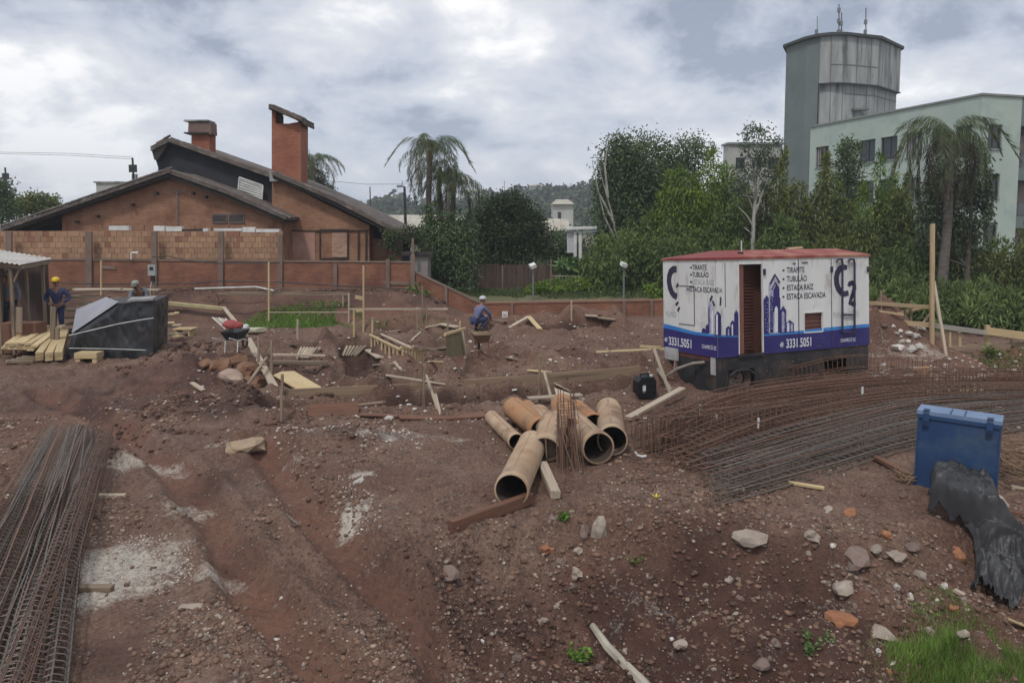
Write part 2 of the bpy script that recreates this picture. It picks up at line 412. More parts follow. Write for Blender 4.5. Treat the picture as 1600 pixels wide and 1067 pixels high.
for q in [(300, 600, 2.2, 1.6, .8), (390, 600, .9, 1.0, .8), (120, 680, 1.6, 1.2, .45), (1000, 900, 1.3, .9, .8), (1250, 880, 1.2, .8, .75), (1400, 930, .8, .8, .6), (1395, 540, 1.6, 2.5, .9), (1560, 580, 2.0, 1.2, 1.),
          (760, 570, 3.0, 1.0, .45), (640, 510, 3, 1.3, .6), (900, 510, 3, 1.6, .5), (150, 1000, .5, .5, .4), (930, 830, .5, .3, .7), (40, 640, 2., 1., .4)]: blob(red, *q)
for p in TRACKS: red += .95 * np.exp(-(seg_dist(X_, Y_, p) / .27) ** 4)
red += .7 * (1 - sst(Y_, 23.5, 25.)) * 0
wl_ = 1 - sst(X_, -3.95, -1.1); red += .45 * sst(Y_, 24.8, 26) * wl_
for q in [(60, 600, 2.5, 1., .6), (300, 540, 3., 1.2, .5), (560, 690, 1.3, .3, .7), (250, 690, 1.2, .4, .7), (215, 725, .7, .3, .9), (1000, 770, 1.0, .5, .5), (420, 760, .7, .6, .5), (1000, 620, 1.5, .5, .5), (290, 790, .25, .3, .6), (180, 900, .5, .8, .4)]: blob(wet, *q)
green += sst(Y_, 28.2, 28.8) * (1 - wl_) * .9 * (1 - sst(Y_, 60, 90)) + .8 * sst(Y_, 29, 33) * wl_ + .8 * sst(Y_, 60, 90)
_p = at_z(1560, 1010, 0); green += .9 * np.exp(-((X_ - _p.x) / .6) ** 2 - ((Y_ - 5.6) / .7) ** 2)
for q in [(1000, 900, 1.5, .95, 1.3), (1180, 875, 1.3, .9, 1.2), (1340, 920, .9, .8, .9), (760, 900, .5, .6, .5), (760, 1040, .5, .4, .4), (170, 1040, .5, .35, .55), (560, 692, .9, .18, .8), (290, 600, 2.0, 1.4, .9), (120, 620, 2.2, .8, .5), (400, 650, 1.5, .5, .7), (520, 590, 1.6, .9, .5), (470, 640, 2.2, .25, .9), (200, 640, 1.6, .6, .8), (60, 640, 1.5, .5, .6), (330, 760, .5, .7, .5), (620, 900, .6, .9, .45), (650, 545, 3.2, .9, .45), (900, 560, 2.4, .8, .5), (380, 850, .3, .5, .4), (780, 620, 4., .25, .6), (340, 650, 1.2, .4, .35)]: blob(dark_soil, *q)
for w, dep, pth in TRENCH: dark_soil += .9 * (1 - sst(seg_dist(X_, Y_, pth), w * .7, w * 1.3))  # trench beds take the darker soil tone too
dark_soil += .75 * sst(Y_, 25.2, 26.4) * wl_ * (1 - sst(Y_, 27.8, 28.2)) * (.6 + fbm(X_, Y_, 1.2, 2))
dark_soil *= np.clip(1 + 1.4 * fbm(X_, Y_, 1.6, 3, 2), 0, 1.4)
for nm, a in (('dark_soil', dark_soil), ('pale', pale), ('red', red), ('wet', wet), ('green', green)):
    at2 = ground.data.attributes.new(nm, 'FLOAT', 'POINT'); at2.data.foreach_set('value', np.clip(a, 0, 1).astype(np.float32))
tag(ground, kind='structure')
# ================================================================== FAR: hills, sheds, air
def leaf_mesh(name, P, D, ln, wd, m, parent=None, origin=None, quad=True, fold=None):
    """one small blade per point: P (n,3) base, D (n,3) direction, ln/wd scalars or arrays"""
    n = len(P); ln = np.broadcast_to(np.asarray(ln, float), (n,))[:, None]; wd = np.broadcast_to(np.asarray(wd, float), (n,))[:, None]
    D = D / (np.linalg.norm(D, axis=1, keepdims=True) + 1e-9)
    S = np.cross(D, rng.normal(size=(n, 3))); S /= (np.linalg.norm(S, axis=1, keepdims=True) + 1e-9)
    if quad:
        Vv = np.stack([P, P + D * ln * .45 + S * wd * .5, P + D * ln, P + D * ln * .45 - S * wd * .5], 1).reshape(-1, 3)
        Ff = np.arange(n * 4).reshape(-1, 4)
    else:
        Vv = np.stack([P - S * wd * .5, P + S * wd * .5, P + D * ln], 1).reshape(-1, 3); Ff = np.arange(n * 3).reshape(-1, 3)
    return mesh_np(name, Vv, Ff, m, parent, origin)
def hill_h(x):   # ridge height above the camera horizon, metres at 380 m
    return 0
M_HILL = mat('hill_grass', (.045, .06, .03), (.07, .08, .045), .95, .02)
M_FARLEAF = mat('far_forest_leaves', (.030, .050, .022), (.055, .075, .030), .9, .05, island=.45)
ridge = [(540, 336), (575, 318), (600, 309), (640, 312), (665, 320), (700, 318), (735, 312), (760, 306), (790, 298), (820, 299), (850, 293), (885, 296), (920, 290), (960, 286), (1010, 292), (1080, 304), (1160, 318), (1260, 330), (400, 345), (250, 352), (100, 354)]
ridge.sort()
def ridge_y(px): return float(np.interp(px, [a for a, _ in ridge], [b for _, b in ridge]))
mb = MB(); YH = 330.
xs = np.linspace(60, 1300, 90)
top = [at(x, ridge_y(x) + 6, YH) for x in xs]; f0 = [at(x, 372, YH - 110) for x in xs]; bk = [Vector((p.x * 1.1, YH + 160, -2)) for p in top]
n = len(xs)
f0 = [Vector((p.x, p.y, -1)) for p in f0]
mid_ = [f.lerp(t_, .55) + Vector((0, 0, .12 * t_.z)) for f, t_ in zip(f0, top)]
mb.add(f0 + mid_ + top + bk, [(r * n + i, r * n + i + 1, (r + 1) * n + i + 1, (r + 1) * n + i) for r in range(3) for i in range(n - 1)])
tag(mb.build('hills', M_HILL, smooth=True), kind='structure')
# wooded slope: uneven crowns that read as one mass
PP, DD, LL = [], [], []
r2 = np.random.default_rng(5)
for k in range(620):
    s = r2.random() ** .7; x = r2.uniform(520, 1260) if r2.random() < .86 else r2.uniform(80, 520)
    t_ = at(x, ridge_y(x) + 6, YH); b_ = at(x, 372, YH - 110); b_.z = -1
    c = b_.lerp(t_, s); c.z += .1 * t_.z * math.sin(s * math.pi)
    rr = r2.uniform(2.0, 4.2) * (1.25 if r2.random() < .1 else 1); q = r2.normal(size=(60, 3)); q /= np.linalg.norm(q, axis=1)[:, None]
    q *= (r2.random((60, 1)) ** .33) * np.array([rr, rr, rr * .85]); PP.append(q + np.array(c) + [0, 0, rr * .25]); DD.append(r2.normal(size=(60, 3)) * [1, 1, .5]); LL.append(np.full(60, rr * .55))
tag(leaf_mesh('forest', np.vstack(PP), np.vstack(DD), np.concatenate(LL), np.concatenate(LL) * .8, M_FARLEAF), 'dark wooded hillside fading blue beyond the low warehouse roofs', kind='stuff')

M_FIBRO = mat('weathered_fibre_cement', (.43, .40, .33), (.34, .31, .26), .85, .4, detail=6, c3=(.25, .23, .2), s3=.15)
M_PALEWALL = mat('pale_render_wall', (.45, .45, .42), (.36, .36, .34), .9, .5)
def shed(pxl, pxr, ytop, ybot, Y, depth, label):
    a = at(pxl, ybot, Y); b = at(pxr, ybot, Y); ra = at(pxl, ytop, Y + depth / 2); rb = at(pxr, ytop, Y + depth / 2)
    o = thing('warehouse', (a.x, a.y, 0), label, 'warehouse')
    w = MB(); z = a.z - .15
    w.box(((a.x + b.x) / 2, Y + depth / 2, z / 2 - .2), (b.x - a.x - .8, depth - .6, z + .4)); w.build('wall', M_PALEWALL, o)
    n_ = max(4, int((b.x - a.x) / 1.1)); xs_ = np.linspace(a.x, b.x, n_ + 1)
    for i in range(n_):   # roof sheets, each with its own lap
        m_ = MB(); x0, x1 = xs_[i], xs_[i + 1] - .03; dz = .02 * (i % 2)
        P_ = [(x0, Y, a.z + dz), (x1, Y, a.z + dz), (x1, Y + depth / 2, ra.z + dz), (x0, Y + depth / 2, ra.z + dz), (x1, Y + depth, a.z + dz), (x0, Y + depth, a.z + dz)]
        m_.add(P_ + [(p[0], p[1], p[2] - .08) for p in P_], [(0, 1, 2, 3), (3, 2, 4, 5), (6, 9, 8, 7), (9, 11, 10, 8), (0, 6, 7, 1), (5, 4, 10, 11), (0, 3, 9, 6), (1, 7, 8, 2), (3, 5, 11, 9), (2, 8, 10, 4)])
        m_.build('roof_sheet', M_FIBRO, o)
    return o
shed(560, 752, 336, 362, 110, 16, 'long low warehouse with beige roof behind the street lamp and palms')
shed(800, 893, 342, 360, 98, 12, 'smaller beige roofed warehouse seen between the round tree and white gantry')
# pale houses glimpsed on the far ridge
for (px_2, py_2, w_, h_, lb) in ((838, 300, 6, 3.4, 'tiny white house among trees near the top of the far hill'), (742, 306, 13, 2.4, 'grey flat building low on the far hill left of the round tree'), (878, 342, 3., 3.0, 'small white tank house standing behind the warehouse roof')):
    Yb = YH - 12 if py_2 < 320 else 112
    p = at(px_2, py_2, Yb); o = thing('far_house', (p.x, p.y, p.z - h_ * .6), lb, 'house')
    MB().box((p.x, p.y, p.z - h_ * .1), (w_, 5, h_ * 1.6)).build('wall', M_PALEWALL, o)
    mr_ = MB(); z_ = p.z + h_ * .7; mr_.add([(p.x - w_ * .55, p.y - 3, z_), (p.x + w_ * .55, p.y - 3, z_), (p.x + w_ * .55, p.y + 3, z_), (p.x - w_ * .55, p.y + 3, z_), (p.x - w_ * .3, p.y, z_ + .8), (p.x + w_ * .3, p.y, z_ + .8)], [(0, 1, 5, 4), (2, 3, 4, 5), (1, 2, 5), (3, 0, 4), (3, 2, 1, 0)]); mr_.build('roof', M_FIBRO, o)
    MB().box((p.x - w_ * .18, p.y - 2.52, p.z + h_ * .15), (w_ * .16, .08, h_ * .35)).build('window', mat('dark_glass', (.03, .035, .045), rough=.12, spec=.6), o)
# the air
hz_ = MB(); hz_.box((0, 250, 24.), (1500, 900, 52.)); hz_ = hz_.build('haze', _M.setdefault('air', bpy.data.materials.new('air')))
am = _M['air']; am.use_nodes = True; am.node_tree.nodes.clear()
vo_ = am.node_tree.nodes.new('ShaderNodeVolumePrincipled'); vo_.inputs['Density'].default_value = .0008; vo_.inputs['Color'].default_value = (.86, .92, 1.0, 1)
ao_ = am.node_tree.nodes.new('ShaderNodeOutputMaterial'); am.node_tree.links.new(vo_.outputs[0], ao_.inputs['Volume'])
tag(hz_, kind='stuff')

# ================================================================== RIGHT BUILDING
M_GREEN = mat('pale_green_render', (.42, .49, .44), (.36, .43, .39), .85, .35, detail=7, c3=(.30, .37, .34), s3=.5)
M_GREYG = mat('slate_green_render', (.125, .155, .155), (.155, .185, .18), .85, .5, detail=6)
M_CONC = mat('streaked_old_concrete', (.36, .37, .36), (.20, .21, .205), .9, .8, stretch=(1.8, 1.8, .22), detail=8, c3=(.09, .095, .095), s3=.9)
M_DGLASS = mat('dark_glass', (.03, .035, .045), rough=.12, spec=.6)
M_CURT = mat('pale_blinds', (.30, .28, .28), (.20, .19, .20), .8, 3.)
M_ALU = mat('dark_window_frame', (.09, .085, .09), rough=.5)
bc = at(1525, 350, 46.); bx, by = bc.x, 46.
dA = Vector((-.272, .962, 0)).normalized(); dB = Vector((.962, .272, 0)).normalized(); nA = -dB; nB = -dA
RZ = at(1525, 149, 46).z
bld = thing('apartment_building', (bx, by, -1), 'pale green three storey building with dark square windows behind the palm', 'building')
LA, LB = 15.9, 3.15
P0 = Vector((bx, by, 0))
def wallbox(mb, a, d, l, nrm, th, z0, z1):
    a = Vector((a.x, a.y, 0)); b = a + d * l; mb.prism([(a.x, a.y, z0), (b.x, b.y, z0), (b.x, b.y, z1), (a.x, a.y, z1)], -nrm * th); return mb
def wall_with_holes(mb, a, d, L_, nrm, th, z0, z1, holes):
    """holes: (u0,u1,z0,z1); cut by a grid of boxes"""
    us = sorted({0, L_, *[h[0] for h in holes], *[h[1] for h in holes]}); zs = sorted({z0, z1, *[h[2] for h in holes], *[h[3] for h in holes]})
    for i in range(len(us) - 1):
        run = None
        for j in range(len(zs) - 1):
            uc = (us[i] + us[i + 1]) / 2; zc_ = (zs[j] + zs[j + 1]) / 2
            solid = not any(h[0] < uc < h[1] and h[2] < zc_ < h[3] for h in holes)
            if solid:
                if run is None: run = zs[j]
            if (not solid or j == len(zs) - 2) and run is not None:
                wallbox(mb, a + d * us[i], d, us[i + 1] - us[i], nrm, th, run, zs[j + 1] if solid else zs[j]); run = None
def on_line(px, a, d):
    r_ = ray(px, 350); k = r_.x / r_.y
    return (k * a.y - a.x) / (d.x - k * d.y)
def zpx(py, Y): return at(800, py, Y).z
winA = []
for xa, xb in ((1271, 1291), (1338, 1363), (1371, 1397), (1410, 1436), (1450, 1474), (1487, 1511)):
    u1, u0 = on_line(xa, P0, dA), on_line(xb, P0, dA)
    ztop, zbot = zpx(208, 46 + .962 * on_line(1422, P0, dA)), zpx(246, 46 + .962 * on_line(1422, P0, dA))
    winA.append((u0, u1, zbot, ztop))
hA = list(winA) + [(u0, u1, zb - 3.0, zt - 3.0) for u0, u1, zb, zt in winA] + [(u0, u1, zb - 6.0, zt - 6.0) for u0, u1, zb, zt in winA]
uB0, uB1 = on_line(1537, P0, dB), on_line(1559, P0, dB)
hB = [(uB0, uB1, zpx(234, 46.7) - 3.0 * k, zpx(196, 46.7) - 3.0 * k) for k in range(3)]
w = MB(); wall_with_holes(w, P0, dA, LA, nA, .25, -1, RZ, hA); wall_with_holes(w, P0 + dB * .25, dB, LB - .25, nB, .25, -1, RZ, [(a - .25, b - .25, c, d) for a, b, c, d in hB])
Pk = P0 + dA * LA; wallbox(w, Pk - dA * .25 + dB * .25, dB, 9, dA, .25, -1, RZ); Pr = P0 + dB * LB
w.build('wall', M_GREEN, bld)
rf = MB(); rp = [P0 + nA * .1 + nB * .1, P0 + dB * 12 + nB * .1, P0 + dB * 12 + dA * LA, P0 + dA * (LA + .1) + nA * .1]
rf.prism([(p.x, p.y, RZ) for p in rp], (0, 0, .12)); rf.build('roof', mat('grey_roof_edge', (.25, .27, .26), rough=.8), bld)
def window(a, d, nrm, h, blinds, parent):
    u0, u1, z0, z1 = h; c0 = a + d * u0 - nrm * .12; c1 = a + d * u1 - nrm * .12; t = .06
    f = MB()
    for za, zb in ((z0, z0 + t), (z1 - t, z1)): f.beam(Vector((c0.x, c0.y, (za + zb) / 2)), Vector((c1.x, c1.y, (za + zb) / 2)), .08, t)
    nm = 3 if blinds else 2
    for i in range(nm + 1):
        p = c0.lerp(c1, (i / nm) * .94 + .03); f.beam(Vector((p.x, p.y, z0 + t)), Vector((p.x, p.y, z1 - t)), .07, .05)
    wf = f.build('window_frame', M_ALU, parent)
    g = MB(); q0 = c0 - nrm * .05; q1 = c1 - nrm * .05
    g.prism([(q0.x, q0.y, z0), (q1.x, q1.y, z0), (q1.x, q1.y, z1), (q0.x, q0.y, z1)], -nrm * .02)
    WL[wf.name] = WL[parent.name]; g.build('pane', M_DGLASS, wf)
    if blinds:
        nb = 6; b_ = MB()
        for i in range(nb):
            if (i * 7 + blinds) % 5 < 3:
                s0 = q0.lerp(q1, i / nb + .02) + nrm * .015; s1 = q0.lerp(q1, (i + 1) / nb - .03) + nrm * .015
                b_.prism([(s0.x, s0.y, z0 + .05), (s1.x, s1.y, z0 + .05), (s1.x, s1.y, z1 - .05), (s0.x, s0.y, z1 - .05)], -nrm * .008)
        b_.build('blind', M_CURT, wf)
    s = MB(); s.beam(Vector((c0.x, c0.y, z0 - .03)) + nrm * .16, Vector((c1.x, c1.y, z0 - .03)) + nrm * .16, .10, .055); s.build('window_sill', M_CONC, parent)
for i, h in enumerate(hA): window(P0, dA, nA, h, (2 if i in (0, 3, 9) else 0), bld)
for h in hB: window(P0, dB, nB, h, 0, bld)
# grey recessed balcony bay on the right
Pr = P0 + dB * LB
g_ = MB(); Rb = Pr + dA * 1.3
wallbox(g_, Rb, dB, 9, nB, .25, -1, RZ)
g_.prism([(Pr.x, Pr.y, RZ - 1.75), ((Pr + dB * 9).x, (Pr + dB * 9).y, RZ - 1.75), ((Pr + dB * 9).x, (Pr + dB * 9).y, RZ), (Pr.x, Pr.y, RZ)], dA * .2)
g_.build('bay_wall', M_GREYG, bld)
for k in range(3):
    zf = RZ - 4.35 - 3.0 * k
    s = MB(); e = Pr + dB * 9
    s.prism([(Pr.x, Pr.y, zf - .75), (e.x, e.y, zf - .75), (e.x, e.y, zf + .02), (Pr.x, Pr.y, zf + .02)], dA * 1.3); s.build('balcony_slab', M_GREYG, bld)
    s = MB(); s.prism([(Pr.x, Pr.y, zf + .07), (e.x, e.y, zf + .07), (e.x, e.y, zf + .82), (Pr.x, Pr.y, zf + .82)], dA * .03); s.build('balcony_glass', mat('smoked_glass', (.10, .11, .12), rough=.15), bld)
    s = MB(); s.beam(Vector((Pr.x, Pr.y, zf + .9)), Vector((e.x, e.y, zf + .9)), .06, .06)
    for i in range(7):
        p = Pr + dB * (.1 + i * 1.3); s.beam(Vector((p.x, p.y, zf + .021)), Vector((p.x, p.y, zf + .87)), .045, .045)
    s.build('railing', M_ALU, bld)
    s = MB(); a_ = Rb + nB * .02 + dB * .8; b_ = Rb + nB * .02 + dB * 4.; s.prism([(a_.x, a_.y, zf + .03), (b_.x, b_.y, zf + .03), (b_.x, b_.y, zf + 2.2), (a_.x, a_.y, zf + 2.2)], nB * .05); s.build('balcony_door', mat('brown_curtain', (.24, .18, .16), (.34, .30, .28), .8, 2.), bld)

# ================================================================== WATER TOWER
tw_px = [(1221, 66.), (1252, 63.4), (1272, 62.4), (1290, 62.0), (1312, 62.0), (1362, 63.2), (1397, 66.6)]
TZ = zpx(54, 62.0) - .1
fr = [Vector((at(a, 350, b).x, b, 0)) for a, b in tw_px]
bkp = [fr[-1] + Vector((1.2, 6.5, 0)), fr[0] + Vector((3.2, 6.8, 0))]
tow = thing('water_tower', (fr[0].x, fr[0].y, 0), 'tall stained concrete water tower with aerials rising above the green building', 'tower')
ledge = zpx(134, 63.0)
ctr = sum(fr + bkp, Vector()) / 9
ins = lambda p, k: p + (ctr - p).normalized() * k
m_ = MB(); poly = [fr[0], fr[1], fr[1].lerp(fr[2], .98) + Vector((0, .02, 0)), fr[1] + Vector((3.6, 6, 0)), fr[0] + Vector((3.2, 6.7, 0))]
m_.prism([(p.x, p.y, -1) for p in poly], (0, 0, TZ + 1)); m_.build('stair_shaft', M_GREYG, tow)
up_ = [fr[2], fr[3], fr[4], fr[5], fr[6], bkp[0], fr[2] + Vector((3.6, 6.0, 0))]
m_ = MB(); m_.prism([(p.x, p.y, ledge) for p in up_], (0, 0, TZ - ledge)); m_.build('tank_wall', M_CONC, tow)
lo_ = [ins(p, .28) for p in up_]
m_ = MB(); m_.prism([(p.x, p.y, -1) for p in lo_], (0, 0, ledge + 1)); m_.build('lower_wall', M_CONC, tow)
m_ = MB(); rp = [p + (p - ctr).normalized() * .3 for p in fr + bkp]; m_.prism([(p.x, p.y, TZ) for p in rp], (0, 0, .22)); m_.build('roof', mat('dark_flashing', (.06, .065, .065), rough=.7), tow)
m_ = MB()
for a, b in zip(up_[:4], up_[1:5]): m_.beam(Vector((a.x, a.y, ledge)) + Vector((0, -.08, 0)), Vector((b.x, b.y, ledge)) + Vector((0, -.08, 0)), .14, .10)
m_.build('ledge', _M['dark_flashing'], tow)
# shuttering panels cast into the faces
M_CONCD = mat('panel_joint', (.17, .175, .17), rough=.9)
for a, b, f_ in ((2, 3, (.0,)), (3, 4, (.0, .92)), (4, 5, (.35, .78)), (5, 6, (.05, .5))):
    for t in f_:
        for z0, z1, src, off in ((ledge + .06, TZ - .03, fr, .0), (6, ledge - .06, [ins(p, .28) for p in fr], .0)):
            p = src[a].lerp(src[b], t) + Vector((0, -.015, 0)); MB().beam((p.x, p.y, z0), (p.x, p.y, z1), .05, .04).build('panel_joint', M_CONCD, tow)
for a, b, z in ((3, 4, zpx(101, 62)), (4, 5, zpx(101, 62)), (4, 5, zpx(147, 62.5)), (5, 6, zpx(150, 63.5))):
    src = fr if z > ledge else [ins(p, .28) for p in fr]
    MB().beam(Vector((src[a].x, src[a].y - .012, z)), Vector((src[b].x, src[b].y - .012, z)), .04, .06).build('panel_joint', M_CONCD, tow)
sp = ins(fr[4].lerp(fr[5], .5), .28); MB().box((sp.x, sp.y - .35, zpx(170, 62)), (1.3, .7, .16)).build('canopy_slab', M_CONCD, tow)
for px_a, y0, y1, nm_d in ((1277, 60, 26, 1), (1311, 56, 7, 3), (1315, 56, 20, 2), (1353, 58, 13, 2)):
    p = at(px_a, y0, 64.5); q = at(px_a, y1, 64.5)
    a_ = thing('antenna', (p.x, p.y, TZ + .2), {1277: 'thin short aerial at the left edge of the tower roof', 1311: 'tallest aerial mast standing on the tower roof', 1315: 'slim companion mast just right of the tallest tower aerial', 1353: 'right hand aerial mast on the tower roof'}[px_a], 'antenna')
    MB().tube([(p.x, p.y, TZ + .18), (q.x, q.y, q.z)], .05 if px_a != 1277 else .03, 5).build('mast', mat('galvanised', (.18, .19, .2), rough=.5), a_)
    for k in range(nm_d):
        z = TZ + .9 + (q.z - TZ) * .28 * k; MB().box((p.x - .12, p.y - .1, z), (.22, .16, .36)).build('aerial_box', _M['galvanised'], a_)
# pale block glimpsed left of the tower
a = at(1139, 226, 78); b = at(1222, 226, 78)
o = thing('pale_building', (a.x, a.y, 0), 'plain pale block seen between the thin tree and the tower', 'building')
MB().box(((a.x + b.x) / 2 , 79, a.z / 2), (b.x - a.x, 2, a.z)).build('wall', M_PALEWALL, o); MB().box(((a.x + b.x) / 2, 79, a.z + .1), (b.x - a.x + .4, 2.4, .2)).build('roof', _M['grey_roof_edge'], o)
for i in range(3): MB().box((a.x + 1.2 + i * 1.7, 77.97, a.z - 1.9), (.9, .1, 1.1)).build('window', M_DGLASS, o)
# ================================================================== BRICK HOUSE
M_BRICK = brick_mat('house_brick', (.30, .15, .085), (.37, .20, .12), (.22, .14, .10), dirt=(.17, .075, .045))
M_BRICK2 = brick_mat('chimney_brick', (.31, .12, .070), (.38, .16, .095), (.25, .11, .08), dirt=(.22, .075, .045))
M_LOWBR = brick_mat('boundary_brick', (.22, .092, .055), (.29, .13, .078), (.19, .10, .07), dirt=(.12, .055, .04))
M_ROOF = mat('old_roof_tile', (.075, .062, .055), (.125, .10, .085), .9, 3., c3=(.20, .17, .15), s3=2.)
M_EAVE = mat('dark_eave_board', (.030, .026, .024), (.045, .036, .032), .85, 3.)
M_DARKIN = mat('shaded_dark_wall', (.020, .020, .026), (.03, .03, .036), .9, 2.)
M_WHITE = mat('white_paint', (.66, .66, .63), (.5, .5, .48), .6, 3.)
M_ROOFFT = M_ROOF
def P3(pts, Y): return [at(x, y, Y) for x, y in pts]
YH1 = 32.0; YH2 = 34.0
house = thing('brick_house', at(200, 352, YH1) * 1, 'red brick house with two gables, dark upper wall and tall slanted chimney', 'house')
# front (left) gable wall, 0.3 thick block going back
gw = [(97, 430), (445, 430), (440, 337), (262, 271), (97, 331)]
MB().prism(P3(gw, YH1), (0, 5.0, 0)).build('wall', M_BRICK, house)
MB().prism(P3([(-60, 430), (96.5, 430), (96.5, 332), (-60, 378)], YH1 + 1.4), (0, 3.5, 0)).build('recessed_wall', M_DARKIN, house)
def slab(pts, Y, depth, t, name, m, parent=None):
    """roof leaf from gable-end profile pts (left->right), thickness t metres"""
    p = P3(pts, Y); b = MB()
    q = [v - Vector((0, 0, t)) for v in p]
    b.prism(p + q[::-1], (0, depth, 0)); return b.build(name, m, parent or house)
slab([(-60, 377), (60, 336), (262, 266)], YH1 - .55, 6.5, .13, 'roof', M_ROOF)
slab([(262, 266), (350, 297), (447, 339)], YH1 - .55, 6.5, .13, 'roof', M_ROOF)
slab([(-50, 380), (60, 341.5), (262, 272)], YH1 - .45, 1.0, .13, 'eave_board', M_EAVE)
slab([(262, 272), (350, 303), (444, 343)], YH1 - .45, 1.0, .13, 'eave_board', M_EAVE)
MB().tube([at(262, 266, YH1 - .62), at(262, 266, YH1 + 5.5)], .13, 8).build('ridge_cap', M_ROOF, house)
# verge tiles, one by one
tl = MB(); 
for k in range(7):
    a0 = math.pi * k / 6; tl.v += [(0, math.cos(a0) * .10, math.sin(a0) * .085), (.34, math.cos(a0) * .085, math.sin(a0) * .07)]
tl.f = [(2 * k, 2 * k + 1, 2 * k + 3, 2 * k + 2) for k in range(6)] + [tuple(2 * k for k in range(7))[::-1], tuple(2 * k + 1 for k in range(7))]
proto_tile = None
def verge(pts, Y, step=.27):
    global proto_tile
    p = P3(pts, Y)
    for a, b in zip(p[:-1], p[1:]):
        L_ = (b - a).length; n_ = int(L_ / step)
        for i in range(n_):
            q = a.lerp(b, (i + .5) / n_); d = (b - a).normalized(); ang = math.atan2(-d.z, d.x)
            if proto_tile is None:
                proto_tile = tl.build('roof_tile', M_ROOF); o = proto_tile
            else: o = proto_tile.copy(); COL.objects.link(o)
            o.parent = house; o.location = q - Vector(WL[house.name]) + Vector((0, 0, -.01)); up = 1 if d.z < 0 else -1
            o.rotation_euler = (0, ang + random.uniform(-.03, .03), random.uniform(-.04, .04))
verge([(0, 355), (60, 334.6), (262, 265)], YH1 - .45); verge([(262, 265), (350, 296), (447, 338)], YH1 - .45)
# dark clerestory behind the gable
cl = [(247, 300), (247, 262), (238, 233), (262, 222), (420, 279), (441, 345)]
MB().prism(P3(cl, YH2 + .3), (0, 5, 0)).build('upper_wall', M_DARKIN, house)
slab([(235, 229), (262, 215.5)], YH2 - .1, 6, .2, 'upper_roof', M_ROOF); slab([(262, 215.5), (340, 243), (425, 273)], YH2 - .1, 6, .17, 'upper_roof', M_ROOF)
verge([(240, 228), (262, 215)], YH2 + .0); verge([(262, 215), (340, 242.5), (424, 272.5)], YH2 + .0)
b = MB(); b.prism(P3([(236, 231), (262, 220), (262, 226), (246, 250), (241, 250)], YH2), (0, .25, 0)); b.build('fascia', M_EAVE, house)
# white louvre in its frame
lv = MB(); q = P3([(374, 277), (411, 290), (409, 320), (371, 310)], YH2 + .05)
for a_, b_ in zip(q, q[1:] + q[:1]): lv.beam(a_, b_, .05, .06)
lvo = lv.build('louvre_frame', M_WHITE, house)
for k in range(8):
    t = (k + .7) / 8.6; a_ = q[0].lerp(q[3], t); b_ = q[1].lerp(q[2], t)
    s = MB(); s.beam(a_ + Vector((.03, .02, 0)), b_ + Vector((-.03, .02, 0)), .03, .075); s.build('slat', M_WHITE, lvo)
MB().beam(P3([(386, 305)], YH2 - .02)[0], P3([(386, 316)], YH2 - .02)[0], .05, .05).build('lever', M_WHITE, lvo)
# right wing
rw = [(425, 430), (577, 430), (577, 352), (425, 277)]
MB().prism(P3(rw, YH2 - .6), (0, 4.0, 0)).build('wall', M_BRICK, house)
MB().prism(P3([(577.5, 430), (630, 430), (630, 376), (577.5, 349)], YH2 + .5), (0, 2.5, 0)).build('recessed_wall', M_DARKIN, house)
MB().prism(P3([(577.5, 430), (630, 430), (630, 373), (577.5, 373)], YH2 + .35), (0, .12, 0)).build('infill_wall', M_BRICK, house)
slab([(424, 268), (520, 309), (600, 350), (656, 374)], YH2 - 1.1, 6.5, .14, 'roof', M_ROOF)
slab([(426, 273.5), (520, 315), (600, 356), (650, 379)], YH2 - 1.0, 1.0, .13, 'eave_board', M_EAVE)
verge([(424, 267.4), (520, 308), (600, 349.5), (656, 373)], YH2 - 1.0)
MB().box(at(430, 276, YH2 - .7), (.35, .5, .45)).build('eave_block', M_CONC, house)
# panels and patches on the right wing
YP = YH2 - .62
b = MB(); q = P3([(500, 359), (544, 359), (544, 404), (500, 404)], YP - .02)
for a_, b_ in zip(q, q[1:] + q[:1]): b.beam(a_, b_, .04, .05)
b.build('steel_frame', M_EAVE, house)
MB().prism(P3([(519, 364), (542, 364), (542, 402), (519, 402)], YP - .02), (0, .03, 0)).build('patched_brickwork', brick_mat('patch_brick', (.36, .20, .13), (.48, .33, .25), (.3, .22, .18), dirt=(.25, .12, .08)), house)
MB().prism(P3([(447, 362), (492, 362), (492, 412), (447, 412)], YP - .015), (0, .03, 0)).build('plaster_patch', mat('pink_plaster', (.33, .17, .13), (.42, .26, .21), .9, 1.5), house)
MB().beam(at(443, 361, YP - .03), at(577, 360, YP - .03), .05, .04).build('flashing', M_EAVE, house)
for x in (560, 572, 629, 604): MB().beam(at(x, 362, YP - .05 if x < 577 else YH2 + .3), at(x, 412, YP - .05 if x < 577 else YH2 + .3), .06, .06).build('downpipe', M_EAVE if x != 604 else M_BRICK2, house)
